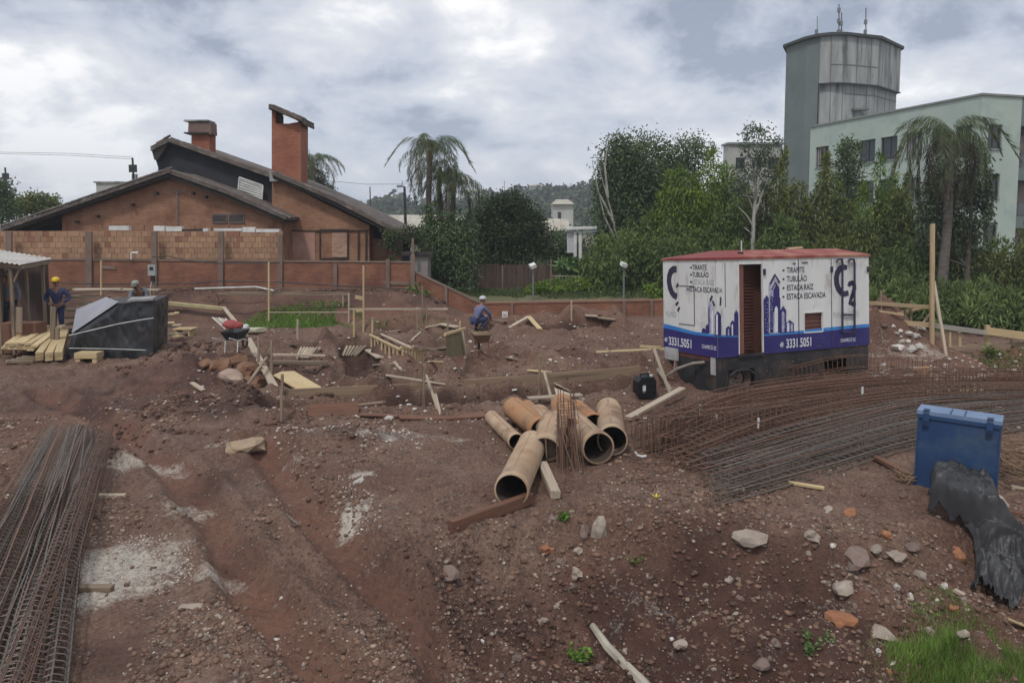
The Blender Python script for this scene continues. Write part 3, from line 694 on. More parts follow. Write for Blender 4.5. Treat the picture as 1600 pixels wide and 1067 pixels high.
# vents on the left gable
for x0, x1 in ((332, 354), (358, 381)):
    f = MB(); q = P3([(x0, 335), (x1, 335), (x1, 348), (x0, 348)], YH1 - .03)
    for a_, b_ in zip(q, q[1:] + q[:1]): f.beam(a_, b_, .04, .04)
    fo = f.build('vent_frame', mat('vent_metal', (.16, .13, .12), rough=.8), house)
    MB().prism(P3([(x0, 335), (x1, 335), (x1, 348), (x0, 348)], YH1 - .012), (0, .008, 0)).build('vent_screen', M_EAVE, fo)
    for k in range(4):
        y = 337 + k * 3.1; MB().beam(at(x0 + 1, y, YH1 - .03), at(x1 - 1, y, YH1 - .03), .02, .03).build('slat', _M['vent_metal'], fo)
MB().tube([at(276, 297, YH1 - .1), at(276, 352, YH1 - .1)], .022, 5).tube([at(268, 299, YH1 - .1), at(290, 300, YH1 - .1)], .015, 5).build('conduit', mat('galvanised', (.18, .19, .2)), house)
for k, (x0, y0) in enumerate(((118, 345), (150, 336), (300, 300), (320, 306), (205, 318), (243, 300))):
    p = at(x0, y0 + 2, YH1 - .25); MB().beam(p, p + Vector((0, .3, 0)), .08, .11).build('rafter_end', M_EAVE, house)
# chimneys
c1 = P3([(299, 245), (327, 250), (327, 209), (299, 209)], YH2 + .6)
MB().prism(c1, (0, .75, 0)).build('chimney', M_BRICK2, house)
cb = [(293.5, 210), (330, 210), (329, 191), (294.5, 191)]
o = MB().prism(P3(cb, YH2 + .45), (0, .7, 0)).build('chimney_cap', mat('sooty_tile_hung', (.20, .13, .105), (.13, .09, .08), .9, 3.), house)
MB().box(at(312, 190.5, YH2 + .8), (1.12, .85, .07)).build('chimney_lid', M_CONC, house); MB().box(at(312, 209.5, YH2 + .8), (1.12, .8, .06)).build('chimney_band', M_EAVE, house)
c2 = P3([(424.5, 290), (470, 300), (470, 193.5), (424.5, 193.5)], YH2 + .3)
MB().prism(c2, (0, 1.2, 0)).build('chimney', M_BRICK2, house)
MB().prism(P3([(424.5, 193.3), (430.5, 193.3), (430.5, 176), (424.5, 172)], YH2 + .3), (0, 1.2, 0)).build('chimney_pier', M_BRICK2, house)
MB().prism(P3([(452, 193.3), (470, 193.3), (470, 190)], YH2 + .3), (0, 1.2, 0)).build('chimney_pier', M_BRICK2, house)
slab([(419.5, 164), (422, 162.5), (473, 184), (472, 187)], YH2 - .1, 2.0, .2, 'chimney_roof', M_ROOF)
verge([(421, 163.5), (472, 184.5)], YH2 + .05)
# white building and trees behind the ridge
p = at(150, 286, 62); q = at(190, 286, 62)
o = thing('distant_block', (p.x, 62, 0), 'white flat roofed block just showing above the brick roof', 'building')
MB().box(((p.x + q.x) / 2, 64, p.z / 2), (q.x - p.x, 4, p.z)).build('wall', M_PALEWALL, o); MB().box(((p.x + q.x) / 2, 64, p.z + .06), (q.x - p.x + .3, 4.3, .12)).build('roof', M_CONC, o)
MB().box((q.x + .1, 64, p.z + .4), (.35, .35, .9)).build('flue', M_CONC, o)

# ================================================================== BOUNDARY WALLS
YW = 28.0
bw = thing('boundary_wall', at(330, 430, YW), 'long red brick boundary wall stepping down to the right with concrete posts', 'wall')
zt = lambda y, Y=YW: zpx(y, Y)
wp = [(-80, 406), (300, 408.5), (645, 411), (645, 462), (300, 475), (-80, 475)]
M_COL = mat('cement_post', (.20, .145, .115), (.15, .10, .08), .9, 2.)
m_ = MB(); m_.prism(P3([(-80, 406), (645, 411.5), (645, 470), (-80, 480)], YW), (0, .16, 0)); m_.build('upper_panel', M_LOWBR, bw)
m_ = MB(); m_.prism(P3([(645, 424), (757, 478), (757, 515), (645, 470)], YW), (0, .16, 0)); m_.build('stepped_panel', M_LOWBR, bw)
m_ = MB(); m_.prism(P3([(757, 474.5), (1120, 468.5), (1120, 512), (757, 515)], YW), (0, .16, 0)); m_.build('low_panel', M_LOWBR, bw)
m_ = MB(); m_.prism([v + Vector((0, -.03, .03)) for v in P3([(-80, 404.5), (645, 410), (645, 412.2), (-80, 406.7)], YW)], (0, .22, 0)); m_.build('coping', M_COL, bw)
m_ = MB(); m_.prism([v + Vector((0, -.03, 0)) for v in P3([(645, 422), (757, 475.5), (757, 478.5), (645, 425)], YW)], (0, .22, 0)); m_.build('coping', M_COL, bw)
m_ = MB(); m_.prism([v + Vector((0, -.03, 0)) for v in P3([(757, 472.5), (1120, 466), (1120, 469), (757, 475)], YW)], (0, .22, 0)); m_.build('coping', mat('coping_brick', (.26, .13, .09), (.2, .12, .09), .9, 2.), bw)
m_ = MB(); m_.prism([v + Vector((0, -.05, 0)) for v in P3([(-80, 446), (645, 449), (645, 458), (-80, 458)], YW)], (0, .03, 0)); m_.build('plinth', mat('mud_splashed_render', (.20, .13, .09), (.15, .08, .055), .95, 1.5), bw)
for x, y0, y1, w_ in ((14, 362, 450, .34), (139, 362, 452, .36), (241, 362, 452, .32), (345, 362, 452, .30), (438, 366, 452, .26), (524, 412, 452, .2), (606, 405, 455, .22), (645, 398, 462, .24), (697, 448, 490, .16), (975, 470, 497, .16), (1018, 469, 496, .16), (800, 474, 500, .14)):
    a_ = at(x, y0, YW - .04); b_ = at(x, y1, YW - .04); MB().beam(a_, b_, .09, w_ * .66, up=Vector((1, 0, 0))).build('post', M_COL, bw)
for x0, y0, x1, y1, c in ((158, 417, 181, 419, 0), (600, 442, 640, 443, 1), (757, 497, 800, 498, 1)): MB().beam(at(x0, y0, YW - .02), at(x1, y1, YW - .02), .03, .12).build('repair_patch', M_COL, bw)
# tan hollow-block wall built on behind it, block by block
tw = thing('block_wall', at(220, 385, YW + .35), 'upper tan hollow block wall rising behind the red boundary wall', 'wall')
z0_, z1_ = zt(409, YW + .3) - .1, zt(361, YW + .3)
xa, xb = at(-20, 380, YW + .3).x, at(440, 380, YW + .3).x
rows = 6; bh_ = (z1_ - z0_) / rows; nb_ = 48; bl = (xb - xa) / nb_
BM_ = [mat('tan_block_a', (.36, .225, .135), (.28, .165, .10), .9, 3., rnd=.14), mat('tan_block_b', (.30, .165, .10), (.35, .21, .13), .9, 3., rnd=.16), mat('tan_block_c', (.22, .10, .065), (.28, .14, .09), .9, 3., rnd=.15)]
MB().box(((xa + xb) / 2, YW + .42, (z0_ + z1_) / 2), (xb - xa, .10, z1_ - z0_ - .03)).build('mortar', mat('block_mortar', (.29, .20, .135), (.24, .16, .11), .95, 3.), tw)
pb = [MB().box((0, 0, 0), (bl - .010, .12, bh_ - .010)).build('block', m) for m in BM_]
for o in pb: o.parent = tw
used = [False] * 3
for r_ in range(rows):
    for c in range(nb_):
        k = random.choices((0, 1, 2), (6, 2.6, .9))[0]
        if used[k]: o = pb[k].copy(); COL.objects.link(o)
        else: o = pb[k]; used[k] = True
        o.location = Vector((xa + (c + .5 + (.22 if r_ % 2 else -.22)) * bl, YW + .33 + random.uniform(-.008, .008), z0_ + (r_ + .5) * bh_)) - Vector(WL[tw.name])
for x0, x1, y0, y1 in ((170, 201, 353, 360), (240, 257, 353, 361), (259, 284, 354, 361.5), (317, 325, 357, 362), (334, 378, 357, 361), (379, 398, 355, 363), (400, 436, 358, 363)):
    MB().prism(P3([(x0, y0), (x1, y0), (x1, y1), (x0, y1)], YW + .26), (0, .2, 0)).build('capping_tile', M_WHITE, tw)
MB().prism(P3([(284, 358), (320, 358), (320, 361.5), (284, 361.5)], YW + .27), (0, .16, 0)).build('gap_board', M_EAVE, tw)
for k in range(9):
    a_ = at(172 + k * 26.5, 351, YW + .5); MB().tube([a_ - Vector((0, 0, .25)), a_], .012, 4).build('starter_bar', M_EAVE, tw)
# ================================================================== VEGETATION
M_BARK = mat('bark', (.10, .085, .07), (.055, .045, .038), .95, 3., stretch=(3, 3, .6), bump=.6)
M_PBARK = mat('pale_bark', (.36, .35, .31), (.20, .19, .17), .9, 3., stretch=(2, 2, .6), c3=(.12, .12, .10), s3=3.)
M_PALMB = mat('palm_bark', (.15, .13, .11), (.08, .07, .06), .95, 3., stretch=(1, 1, 4))
M_CULM = mat('cane', (.12, .13, .05), (.08, .08, .035), .7, 3.)
def leafmat(n, a, b, isl=.4, tr=.18): return mat(n, a, b, .75, .55, detail=3, island=isl, trans=tr, spec=.25)
L_DARK = leafmat('dark_leaves', (0.06, 0.096, 0.044), (0.101, 0.146, 0.06))
L_GREY = leafmat('grey_green_leaves', (0.067, 0.093, 0.056), (0.105, 0.131, 0.075))
L_BAM = leafmat('bamboo_leaves', (0.157, 0.233, 0.032), (0.092, 0.157, 0.032))
L_BAMD = leafmat('dark_bamboo_leaves', (0.085, 0.128, 0.043), (0.139, 0.188, 0.055))
L_OLIVE = leafmat('olive_bamboo_leaves', (0.154, 0.177, 0.048), (0.094, 0.12, 0.04))
L_PALM = leafmat('palm_leaves', (.085, .115, .055), (.115, .140, .070))
L_GRASS = leafmat('grass_blades', (.17, .28, .055), (.10, .19, .035), .4, .25)
L_WEED = leafmat('weed_leaves', (.16, .24, .09), (.09, .16, .05), .3, .2)
L_DRY = leafmat('dead_fronds', (.10, .085, .055), (.06, .055, .038))
def trunk_mb(p, h, r, lean=(0, 0), seg=7, limbs=(), wob=.05):
    b = MB(); n_ = 7; pts = []; rad = []
    for i in range(n_ + 1):
        t = i / n_; pts.append(Vector(p) + Vector((lean[0] * t * t + random.uniform(-wob, wob) * (i > 0), lean[1] * t * t + random.uniform(-wob, wob) * (i > 0), h * t))); rad.append(r * (1.25 if i == 0 else 1 - .72 * t))
    b.tube(pts, r, seg, rad=rad)
    for t, dx, dy, dz, lr in limbs:
        q = pts[0].lerp(pts[-1], t) if False else pts[int(t * n_)]
        e = q + Vector((dx, dy, dz)); m_ = q.lerp(e, .5) + Vector((random.uniform(-.1, .1), 0, .12 * dz))
        b.tube([q, m_, e], lr, 5, rad=[lr, lr * .7, lr * .3])
    return b
def blob_tree(name, loc, h, crown, m, label, cat='tree', n=13500, leaf=0.136, trunk_r=.16, group=None, droop=.3, bark=None, lean=(0, 0), sub=26, seed=0, openness=.0):
    """crown: list of (dx,dy,z,rx,ry,rz) lobes relative to loc; leaves sit on sprays inside each lobe"""
    loc = Vector(loc); r_ = np.random.default_rng(seed + 11)
    o = thing(name, loc, label, cat, group)
    limbs = [(.45 + .4 * r_.random(), c[0] * .8, c[1] * .8, max(.2, c[2] - h * .6) * .8, trunk_r * .4) for c in crown[:7]]
    trunk_mb(loc, h * .8, trunk_r, lean, limbs=limbs).build('trunk', bark or M_BARK, o, smooth=True)
    vol = np.array([c[3] * c[4] * c[5] for c in crown]); w = vol ** .75; w /= w.sum(); P, D = [], []
    for c, k in zip(crown, (w * n).astype(int)):
        ns = max(3, int(k / sub)); q = r_.normal(size=(ns, 3)); q /= np.linalg.norm(q, axis=1)[:, None]
        rad_ = r_.uniform(.45 if not openness else .2, 1.08, (ns, 1)); cen = q * rad_ * np.array(c[3:6])
        per = int(k / ns); s_ = min(c[3], c[5]) * .30
        off = r_.normal(size=(ns, per, 3)) * s_ * np.array([1, 1, .75]); pt = cen[:, None, :] + off
        dirv = q[:, None, :] * .8 + r_.normal(size=(ns, per, 3)) * .7; dirv[..., 2] -= droop
        P.append((pt + np.array([c[0], c[1], c[2]])).reshape(-1, 3)); D.append(dirv.reshape(-1, 3))
    P = np.vstack(P) + np.array(loc); D = np.vstack(D)
    P[:, 2] = np.maximum(P[:, 2], loc.z + .05)
    lf = leaf_mesh('crown', P - np.array(loc), D, r_.uniform(.7, 1.4, len(P)) * leaf, leaf * .55, m); lf.parent = o
    return o
def plume_clump(name, loc, plumes, m, label, group=None, leaf=.27, wd=.06, per=1100, seed=0, low=.0):
    """bamboo-like: arching canes, narrow leaves hanging in layers. plumes: (dx,dy,h,leanx,leany,r)"""
    loc = Vector(loc); r_ = np.random.default_rng(seed + 31); o = thing(name, loc, label, 'bamboo', group)
    b = MB(); P, D = [], []
    for dx, dy, h, lx, ly, rr in plumes:
        ts = [0, .3, .6, .85, 1.0]; bend = lambda t: Vector((dx + lx * t ** 2.2, dy + ly * t ** 2.2, h * (t - .10 * t ** 5)))
        b.tube([loc + bend(t) for t in ts], .03, 4, rad=[.04, .035, .025, .015, .006])
        t = low + (1 - low) * r_.random(per) ** .85; cx = dx + lx * t ** 2.2; cy = dy + ly * t ** 2.2; cz = h * (t - .10 * t ** 5)
        prof = rr * (np.clip((1.06 - t) / .30, .10, 1) ** .7) * (.75 + .25 * np.sin(t * 19 + dx * 3))
        a = r_.uniform(0, 6.283, per); q = r_.random(per) ** .5; ox = np.cos(a) * q * prof; oy = np.sin(a) * q * prof
        P.append(np.stack([cx + ox, cy + oy, cz + r_.normal(size=per) * .12], 1)); D.append(np.stack([ox * 1.1 + r_.normal(size=per) * .3, oy * 1.1 + r_.normal(size=per) * .3, np.where(t > .9, .6, -.55) + r_.normal(size=per) * .5], 1))
    b.build('canes', M_CULM, o)
    P = np.vstack(P); D = np.vstack(D); P[:, 2] = np.maximum(P[:, 2], .02)
    lf = leaf_mesh('foliage', P, D, r_.uniform(.6, 1.3, len(P)) * leaf, wd, m); lf.parent = o
    return o
def base(px, Y): 
    q = at(px, 350, Y); return Vector((q.x, Y, gz(q.x, Y) - .05))
def hz(py, Y, b): return at(800, py, Y).z - b.z
def lobes(base_z, specs, Y, px0):
    out_ = []
    for px, py, rpx, rpy, dy in specs:
        s = Y / FPX; out_.append(((px - px0) * s, dy, at(px, py, Y).z - base_z, rpx * s, rpx * s * .9, rpy * s))
    return out_
def T(name, px, Y, top, specs, m, label, cat='tree', **k):
    b = base(px, Y); return blob_tree(name, b, hz(top, Y, b), lobes(b.z, specs, Y, px), m, label, cat=cat, **k)
# --- big dark mass left of the tower
T('feathery_tree', 985, 38, 215, [(962, 250, 26, 36, 0), (955, 305, 22, 40, .3), (985, 285, 40, 60, 0), (985, 350, 48, 60, 0), (975, 420, 45, 50, 0), (1010, 400, 40, 60, -.5)], L_DARK, 'dark feathery tree at the left end of the tree belt, open branches to its left', n=40000, leaf=0.16, droop=.7, seed=1)
T('tall_tree', 1010, 40, 205, [(1008, 245, 34, 38, 0), (1060, 245, 36, 32, 0), (1085, 250, 26, 32, .5), (1035, 300, 50, 60, 0), (1000, 300, 34, 50, 0), (1070, 350, 60, 90, .5), (1010, 380, 40, 80, 0)], L_DARK, 'tallest dark round topped tree behind the bright bamboo', n=30000, leaf=0.15, droop=.3, seed=2)
def bamboo(px, Y, top, wpx, m, label, np_=7, seed=0, group=None, **k):
    np_ = int(np_ * 1.9); k['per'] = int(k.get('per', 1100) * .62)
    b = base(px, Y); r_ = random.Random(seed); s = Y / FPX; H_ = hz(top, Y, b); P = []
    for i in range(np_):
        f = (i + .5) / np_ - .5; dx = f * wpx * s * .8; hh = 1.13 * H_ * (1.0 - .30 * abs(2 * f) ** 2.4) * r_.uniform(.72, 1.02) if i != np_ // 2 else H_ * 1.15
        P.append((dx, r_.uniform(-.7, .7), hh, f * wpx * s * .5 + r_.uniform(-.25, .25), r_.uniform(-.3, .1), r_.uniform(.55, .85) * max(.8, wpx * s / 4)))
    return plume_clump('bamboo_clump', b, P, m, label, group, seed=seed, **k)
bamboo(1098, 35.5, 246, 135, L_BAM, 'bright yellow green bamboo clump in front of the tallest dark tree', 8, 1, per=1575)
bamboo(1010, 35, 350, 100, L_BAMD, 'lower dark bamboo left of the bright clump, over the white trailer roof edge', 6, 2, per=1350)
bamboo(950, 34, 375, 60, L_BAMD, 'low dark feathery bush at the left foot of the tree belt', 5, 3, per=1200)
bamboo(1150, 34.5, 300, 80, L_BAMD, 'dark bamboo between the bright clump and the pale trunked tree', 6, 4, per=1425)
bamboo(1095, 33.5, 370, 130, L_BAMD, 'shadowy bamboo skirt directly behind the left half of the trailer roof', 8, 5, per=1200)
bamboo(1222, 34, 246, 74, L_OLIVE, 'olive bamboo clump rising in front of the foot of the water tower', 6, 6, per=1425)
bamboo(1282, 34.5, 254, 80, L_OLIVE, 'olive bamboo clump under the first windows of the green building', 6, 7, per=1425)
bamboo(1372, 34, 254, 66, L_BAM, 'pointed yellow green bamboo clump right of the dark cypress', 5, 8, per=1425)
bamboo(1325, 33, 330, 120, L_OLIVE, 'brownish bamboo thicket below the cypress, behind the trailer roof', 8, 9, per=1425)
bamboo(1420, 33, 284, 80, L_OLIVE, 'olive bamboo clump left of the big palm', 6, 10, per=1350)
bamboo(1205, 32.5, 345, 110, L_BAMD, 'dark thicket behind the middle of the trailer roof', 8, 11, per=1350)
bamboo(1440, 31.5, 375, 110, L_BAMD, 'dark bushes behind the tall timber pole', 8, 12, per=1350)
bamboo(1395, 31, 400, 90, L_BAMD, 'low dark shrubbery just right of the trailer', 6, 13, per=1200)
bamboo(1510, 31, 380, 110, L_OLIVE, 'low olive shrubbery behind the plank railing', 8, 14, per=1200)
bamboo(1570, 31, 415, 100, L_BAMD, 'dark shrubbery at the right edge behind the wide plank', 7, 15, per=1350)
bamboo(1500, 32.5, 352, 80, L_BAMD, 'dark growth around the foot of the big palm', 6, 16, per=1275)
bamboo(1290, 31, 420, 170, L_BAMD, 'darkest undergrowth along the back of the trailer', 10, 17, per=1050)
bamboo(1620, 33, 370, 70, L_BAMD, 'dark shrub half outside the right edge of the view', 6, 18, per=1200)
bamboo(1475, 30, 440, 190, L_BAMD, 'lowest undergrowth behind the railing posts', 11, 19, per=900)
bamboo(1500, 24.5, 455, 150, L_BAMD, 'dark low bushes seen between the rails of the right railing', 8, 21, per=900)
bamboo(1590, 23.5, 470, 120, L_BAMD, 'dark low bushes under the wide fresh board at the right edge', 7, 22, per=900)
bamboo(1420, 25.5, 450, 110, L_BAMD, 'dark low bushes behind the upper rails beside the trailer', 7, 23, per=900)
bamboo(1660, 30, 340, 110, L_OLIVE, 'olive thicket at the extreme right edge', 7, 24, per=900)
T('cypress_tree', 1322, 37, 212, [(1322, 232, 15, 20, 0), (1322, 262, 19, 28, 0), (1322, 300, 20, 30, 0), (1323, 345, 20, 40, 0)], L_DARK, 'narrow very dark cypress in front of the green building wall', n=7500, leaf=0.128, droop=-.3, seed=3)
# pale-trunked, thin-leaved tree
b = base(1178, 32); s_ = 32 / FPX
o = T('pale_trunked_tree', 1178, 32, 185, [(1182, 205, 22, 18, 0), (1165, 225, 14, 20, 0), (1202, 225, 14, 18, 0), (1160, 275, 18, 26, 0), (1192, 262, 18, 24, 0), (1178, 245, 20, 24, 0), (1150, 295, 14, 18, 0), (1200, 290, 10, 18, 0)], L_GREY, 'slim tree with pale bare trunk and thin leaves behind the trailer roof', n=2250, leaf=0.120, bark=M_PBARK, trunk_r=.13, sub=12, seed=4, openness=1)
br = MB()
for dx, z0, dz, dx2 in ((-.5, .5, 1.3, -.9), (.4, .55, 1.5, .8), (-.2, .6, 2.0, -.3), (.3, .62, 2.2, .9), (-.6, .42, 1.0, -.8), (.1, .7, 2.2, .2)):
    H_ = hz(185, 32, b); q = b + Vector((0, 0, H_ * z0)); br.tube([q, q + Vector((dx * .5, .05, dz * .5)), q + Vector((dx2, .1, dz))], .03, 4, rad=[.045, .03, .012])
br.build('branch', M_PBARK, o)
# bare twigs at the left end
b = base(965, 36.5); tw_ = thing('bare_tree', b, 'leafless grey branches poking from the left side of the tree belt', 'tree')
br = MB(); H_ = hz(225, 36.5, b)
for x0, y0, x1, y1, x2, y2 in ((985, 470, 955, 330, 930, 240), (960, 350, 935, 300, 925, 250), (950, 310, 945, 260, 950, 222), (975, 400, 945, 340, 932, 290)): br.tube([at(x0, y0, 36.5), at(x1, y1, 36.5), at(x2, y2, 36.5)], .04, 5, rad=[.07, .045, .012])
br.build('trunk', M_PBARK, tw_)
# --- palms
def make_frond(L_, droopk, m, seed, nl=74, ll=.58):
    r_ = np.random.default_rng(seed); t = np.linspace(0, 1, nl); ang = 1.15 - 2.6 * np.minimum(1, t / droopk) ** .9
    dx = np.cos(ang) * L_ / nl; dz = np.sin(ang) * L_ / nl; X = np.cumsum(dx); Z = np.cumsum(dz)
    P, D, LN = [], [], []
    for s in (-1, 1):
        for rep in range(2 if ll > .6 else 1):
            k = t > .12; P.append(np.stack([X[k], s * .01 * np.ones(k.sum()), Z[k]], 1)); D.append(np.stack([np.full(k.sum(), .35), s * r_.uniform(.25, .9, k.sum()), r_.uniform(-2.2, -.4, k.sum())], 1)); LN.append(ll * np.sin(np.clip(t[k] * 1.0 + .08, 0, 1) * 3.0) ** .5 * r_.uniform(.75, 1.1, k.sum()))
    me = leaf_mesh('frond', np.vstack(P), np.vstack(D), np.concatenate(LN), .024, m).data
    bpy.data.objects.remove([q for q in bpy.data.objects if q.data == me][0]); return me
FR = [make_frond(3.0, .75, L_PALM, 1), make_frond(3.1, .60, L_PALM, 2), make_frond(2.5, 1.0, L_PALM, 3), make_frond(2.9, .42, L_DRY, 4)]
def palm(px, Y, top, label, nf=15, scale=1., trunk_r=.16, seed=0, skirt=4, crown_off=.9, group=None):
    b = base(px, Y); H_ = hz(top, Y, b) - crown_off; r_ = random.Random(seed); o = thing('palm_tree', b, label, 'palm', group)
    t = MB(); n_ = 10; t.tube([b + Vector((.06 * math.sin(i * .6 + seed), 0, H_ * i / n_)) for i in range(n_ + 1)], trunk_r, 8, rad=[trunk_r * (1.15 - .4 * i / n_) for i in range(n_ + 1)]); t.build('trunk', M_PALMB, o, smooth=True)
    t = MB(); t.tube([b + Vector((0, 0, H_ - .5)), b + Vector((0, 0, H_ - .1)), b + Vector((0, 0, H_ + .25))], .16, 8, rad=[.10, .17, .06]); t.build('crownshaft', mat('fruit_stalk', (.20, .10, .05), (.12, .10, .05)), o)
    for i in range(nf + skirt):
        dead = i >= nf; me = FR[3] if dead else FR[r_.choice((0, 0, 1, 1, 2))]
        f = bpy.data.objects.new('frond', me); COL.objects.link(f); f.parent = o
        f.location = (0, 0, H_ + (-.25 if dead else r_.uniform(-.05, .2))); el = -.1 if dead else r_.uniform(-.45, .6)
        f.rotation_euler = (r_.uniform(-.2, .2), -el + .1, i * 2.399 + r_.uniform(-.3, .3)); k = scale * r_.uniform(.82, 1.12); f.scale = (k, k, k)
    return o
palm(672, 33, 200, 'tallest slender palm with drooping fronds left of centre behind the red wall', 20, .90, .14, 1, crown_off=1.15)
palm(707, 34, 262, 'second palm leaning into the right side of the tallest one', 20, .84, .14, 2, crown_off=.8)
palm(688, 34.5, 245, 'third palm mostly hidden between the two taller ones', 12, .72, .13, 5, crown_off=.7)
palm(489, 44, 235, 'small palm top showing beside the tall slanted chimney', 16, .95, .15, 3, crown_off=.9)
palm(1478, 29.5, 162, 'large shaggy palm in front of the green building at the right', 22, 1.15, .19, 4, skirt=9, crown_off=1.35)
T('creeper_tree', 700, 32.4, 270, [(672, 350, 10, 40, 0), (670, 410, 14, 50, 0), (700, 362, 18, 36, 0), (718, 375, 24, 44, 0), (690, 400, 30, 50, 0), (718, 420, 24, 40, 0), (672, 360, 16, 40, 0)], L_DARK, 'dark creeper hung tree standing under the pair of palms', n=12000, leaf=0.136, droop=1.3, seed=6)
T('creeper_tree', 505, 46, 275, [(500, 285, 14, 18, 0), (490, 272, 12, 16, 0), (515, 300, 10, 12, 0)], L_DARK, 'dark bush hanging below the small palm behind the chimney', n=2700, leaf=0.136, droop=1., seed=7)
# hanging stems of the big palm
hs = MB(); o = [q for q in bpy.data.objects if q.name.startswith('palm_tree') and q.get('label', '').startswith('large shaggy')][0]
T('creeper_tree', 1515, 30, 240, [(1520, 270, 18, 50, 0), (1528, 330, 16, 60, 0), (1500, 330, 18, 60, .2), (1455, 330, 22, 60, 0), (1540, 300, 10, 40, 0), (1478, 290, 24, 50, .3)], L_GREY, 'ragged creeper hung trunk just right of the big palm', n=6300, leaf=0.160, droop=1.6, seed=8, sub=14)
T('round_tree', 793, 40, 300, [(790, 325, 34, 22, 0), (765, 350, 24, 25, 0), (822, 350, 26, 26, 0), (795, 360, 40, 30, 0), (775, 395, 34, 36, 0), (825, 395, 34, 38, 0), (800, 425, 50, 28, 0)], leafmat('warm_tree_leaves', (.060, .080, .030), (.035, .055, .026)), 'round crowned green tree in the gap in front of the beige warehouse', n=40000, leaf=0.16, seed=9)
T('dark_tree', 748, 41, 330, [(745, 365, 24, 40, 0), (750, 410, 26, 40, 0), (735, 390, 20, 50, 0)], L_DARK, 'dark tree squeezed between the palms and the round tree', n=6750, leaf=0.160, seed=10)
T('dark_tree', 880, 43, 355, [(875, 385, 32, 26, 0), (905, 395, 30, 28, 0), (850, 400, 26, 28, 0), (885, 425, 50, 22, 0)], L_DARK, 'dark hedge like tree behind the white gantry', n=8250, leaf=0.160, seed=11)
T('round_shrub', 848, 36, 402, [(846, 422, 14, 14, 0), (838, 432, 12, 12, 0)], L_GREY, 'small grey green shrub beside the left lamp post', 'shrub', n=1950, leaf=0.112, seed=12, trunk_r=.05)
T('climber_shrub', 627, 30.5, 345, [(612, 372, 14, 16, 0), (640, 366, 20, 12, 0), (655, 380, 12, 12, 0), (616, 398, 8, 26, 0)], leafmat('climber_leaves', (.08, .10, .04), (.05, .07, .03)), 'loose climbing shrub hanging over the right eave of the brick house', 'shrub', n=2400, leaf=0.104, seed=13, trunk_r=.04, droop=.9)
T('leafy_tree', 60, 48, 302, [(55, 318, 34, 14, 0), (30, 325, 26, 16, 0), (75, 330, 20, 14, 0)], L_OLIVE, 'light green tree top beyond the left end of the house roof', n=4800, leaf=0.176, seed=14)
T('leafy_tree', 2, 44, 275, [(2, 295, 20, 16, 0), (5, 322, 24, 22, 0), (-20, 310, 24, 26, 0)], L_DARK, 'dark tree cut by the left edge of the view', n=4200, leaf=0.160, seed=15)
T('low_shrub', 870, 33.5, 440, [(865, 447, 34, 9, 0), (900, 444, 24, 10, 0), (840, 452, 20, 7, 0)], L_BAM, 'low bright weeds in front of the brown fence', 'shrub', n=3900, leaf=0.104, seed=16, trunk_r=.03)
T('banana_plant', 897, 35, 408, [(885, 418, 14, 7, 0), (905, 415, 14, 8, 0)], L_WEED, 'broad leaved light green plant at the foot of the white gantry', 'plant', n=240, leaf=.4, seed=17, trunk_r=.04, sub=8)
T('green_shrub', 1022, 31, 445, [(1022, 455, 12, 9, 0), (1030, 462, 10, 7, 0)], L_BAM, 'bright green shrub against the left side of the trailer', 'shrub', n=700, leaf=.12, seed=18, trunk_r=.03)
T('creeper_tree', 650, 27.4, 440, [(645, 462, 10, 18, 0), (650, 478, 14, 14, 0)], L_BAMD, 'dark weeds at the foot of the wall where it starts to step down', 'shrub', n=900, leaf=.12, seed=19, trunk_r=.03, droop=.8)

# --- grass and ground cover
def grass(name, px, py, rx, ry, n, h, m, kind='stuff', seed=0, wd=.012, label=None):
    r_ = np.random.default_rng(seed); c = G(px, py); a = r_.uniform(0, 6.28, n); q = r_.random(n) ** .6
    X = c.x + np.cos(a) * q * rx; Y = c.y + np.sin(a) * q * ry; keep = fbm(X, Y, 2.2 if rx < 3 else 1., 2, 1) > -.22
    X, Y = X[keep], Y[keep]; Z = gh(X, Y) - .01; k = len(X)
    hh = h * r_.uniform(.4, 1.25, k) * (1.1 - .6 * (((X - c.x) / rx) ** 2 + ((Y - c.y) / ry) ** 2))
    o = leaf_mesh(name, np.stack([X, Y, Z], 1), np.stack([r_.normal(size=k) * .38, r_.normal(size=k) * .38, np.ones(k)], 1), hh, wd, m, quad=False)
    return tag(o, label, kind=kind)
grass('grass', 1560, 1040, 1.0, .75, 15000, .21, L_GRASS, seed=1, wd=.010)
grass('weeds', 1545, 1020, 1.15, .95, 2600, .26, leafmat('dry_straw', (.26, .22, .10), (.15, .14, .06)), seed=12, wd=.008)
grass('grass', 1500, 985, .5, .5, 1500, .10, L_GRASS, seed=2)
grass('grass', 470, 506, 2.2, .9, 7000, .16, L_GRASS, seed=3, wd=.03)
grass('weeds', 600, 510, 2.5, .5, 600, .12, L_GRASS, seed=4, wd=.03)
grass('grass', 830, 460, 8.5, 2.2, 9000, .28, leafmat('dull_grass', (.095, .13, .045), (.07, .09, .035)), seed=5, wd=.05)
grass('weeds', 770, 447, 4.5, 1.2, 4000, .7, leafmat('dry_tall_grass', (.13, .15, .06), (.09, .10, .04)), seed=6, wd=.05)
grass('weeds', 1560, 556, 1.2, .5, 1300, .14, L_OLIVE, seed=7, wd=.025)
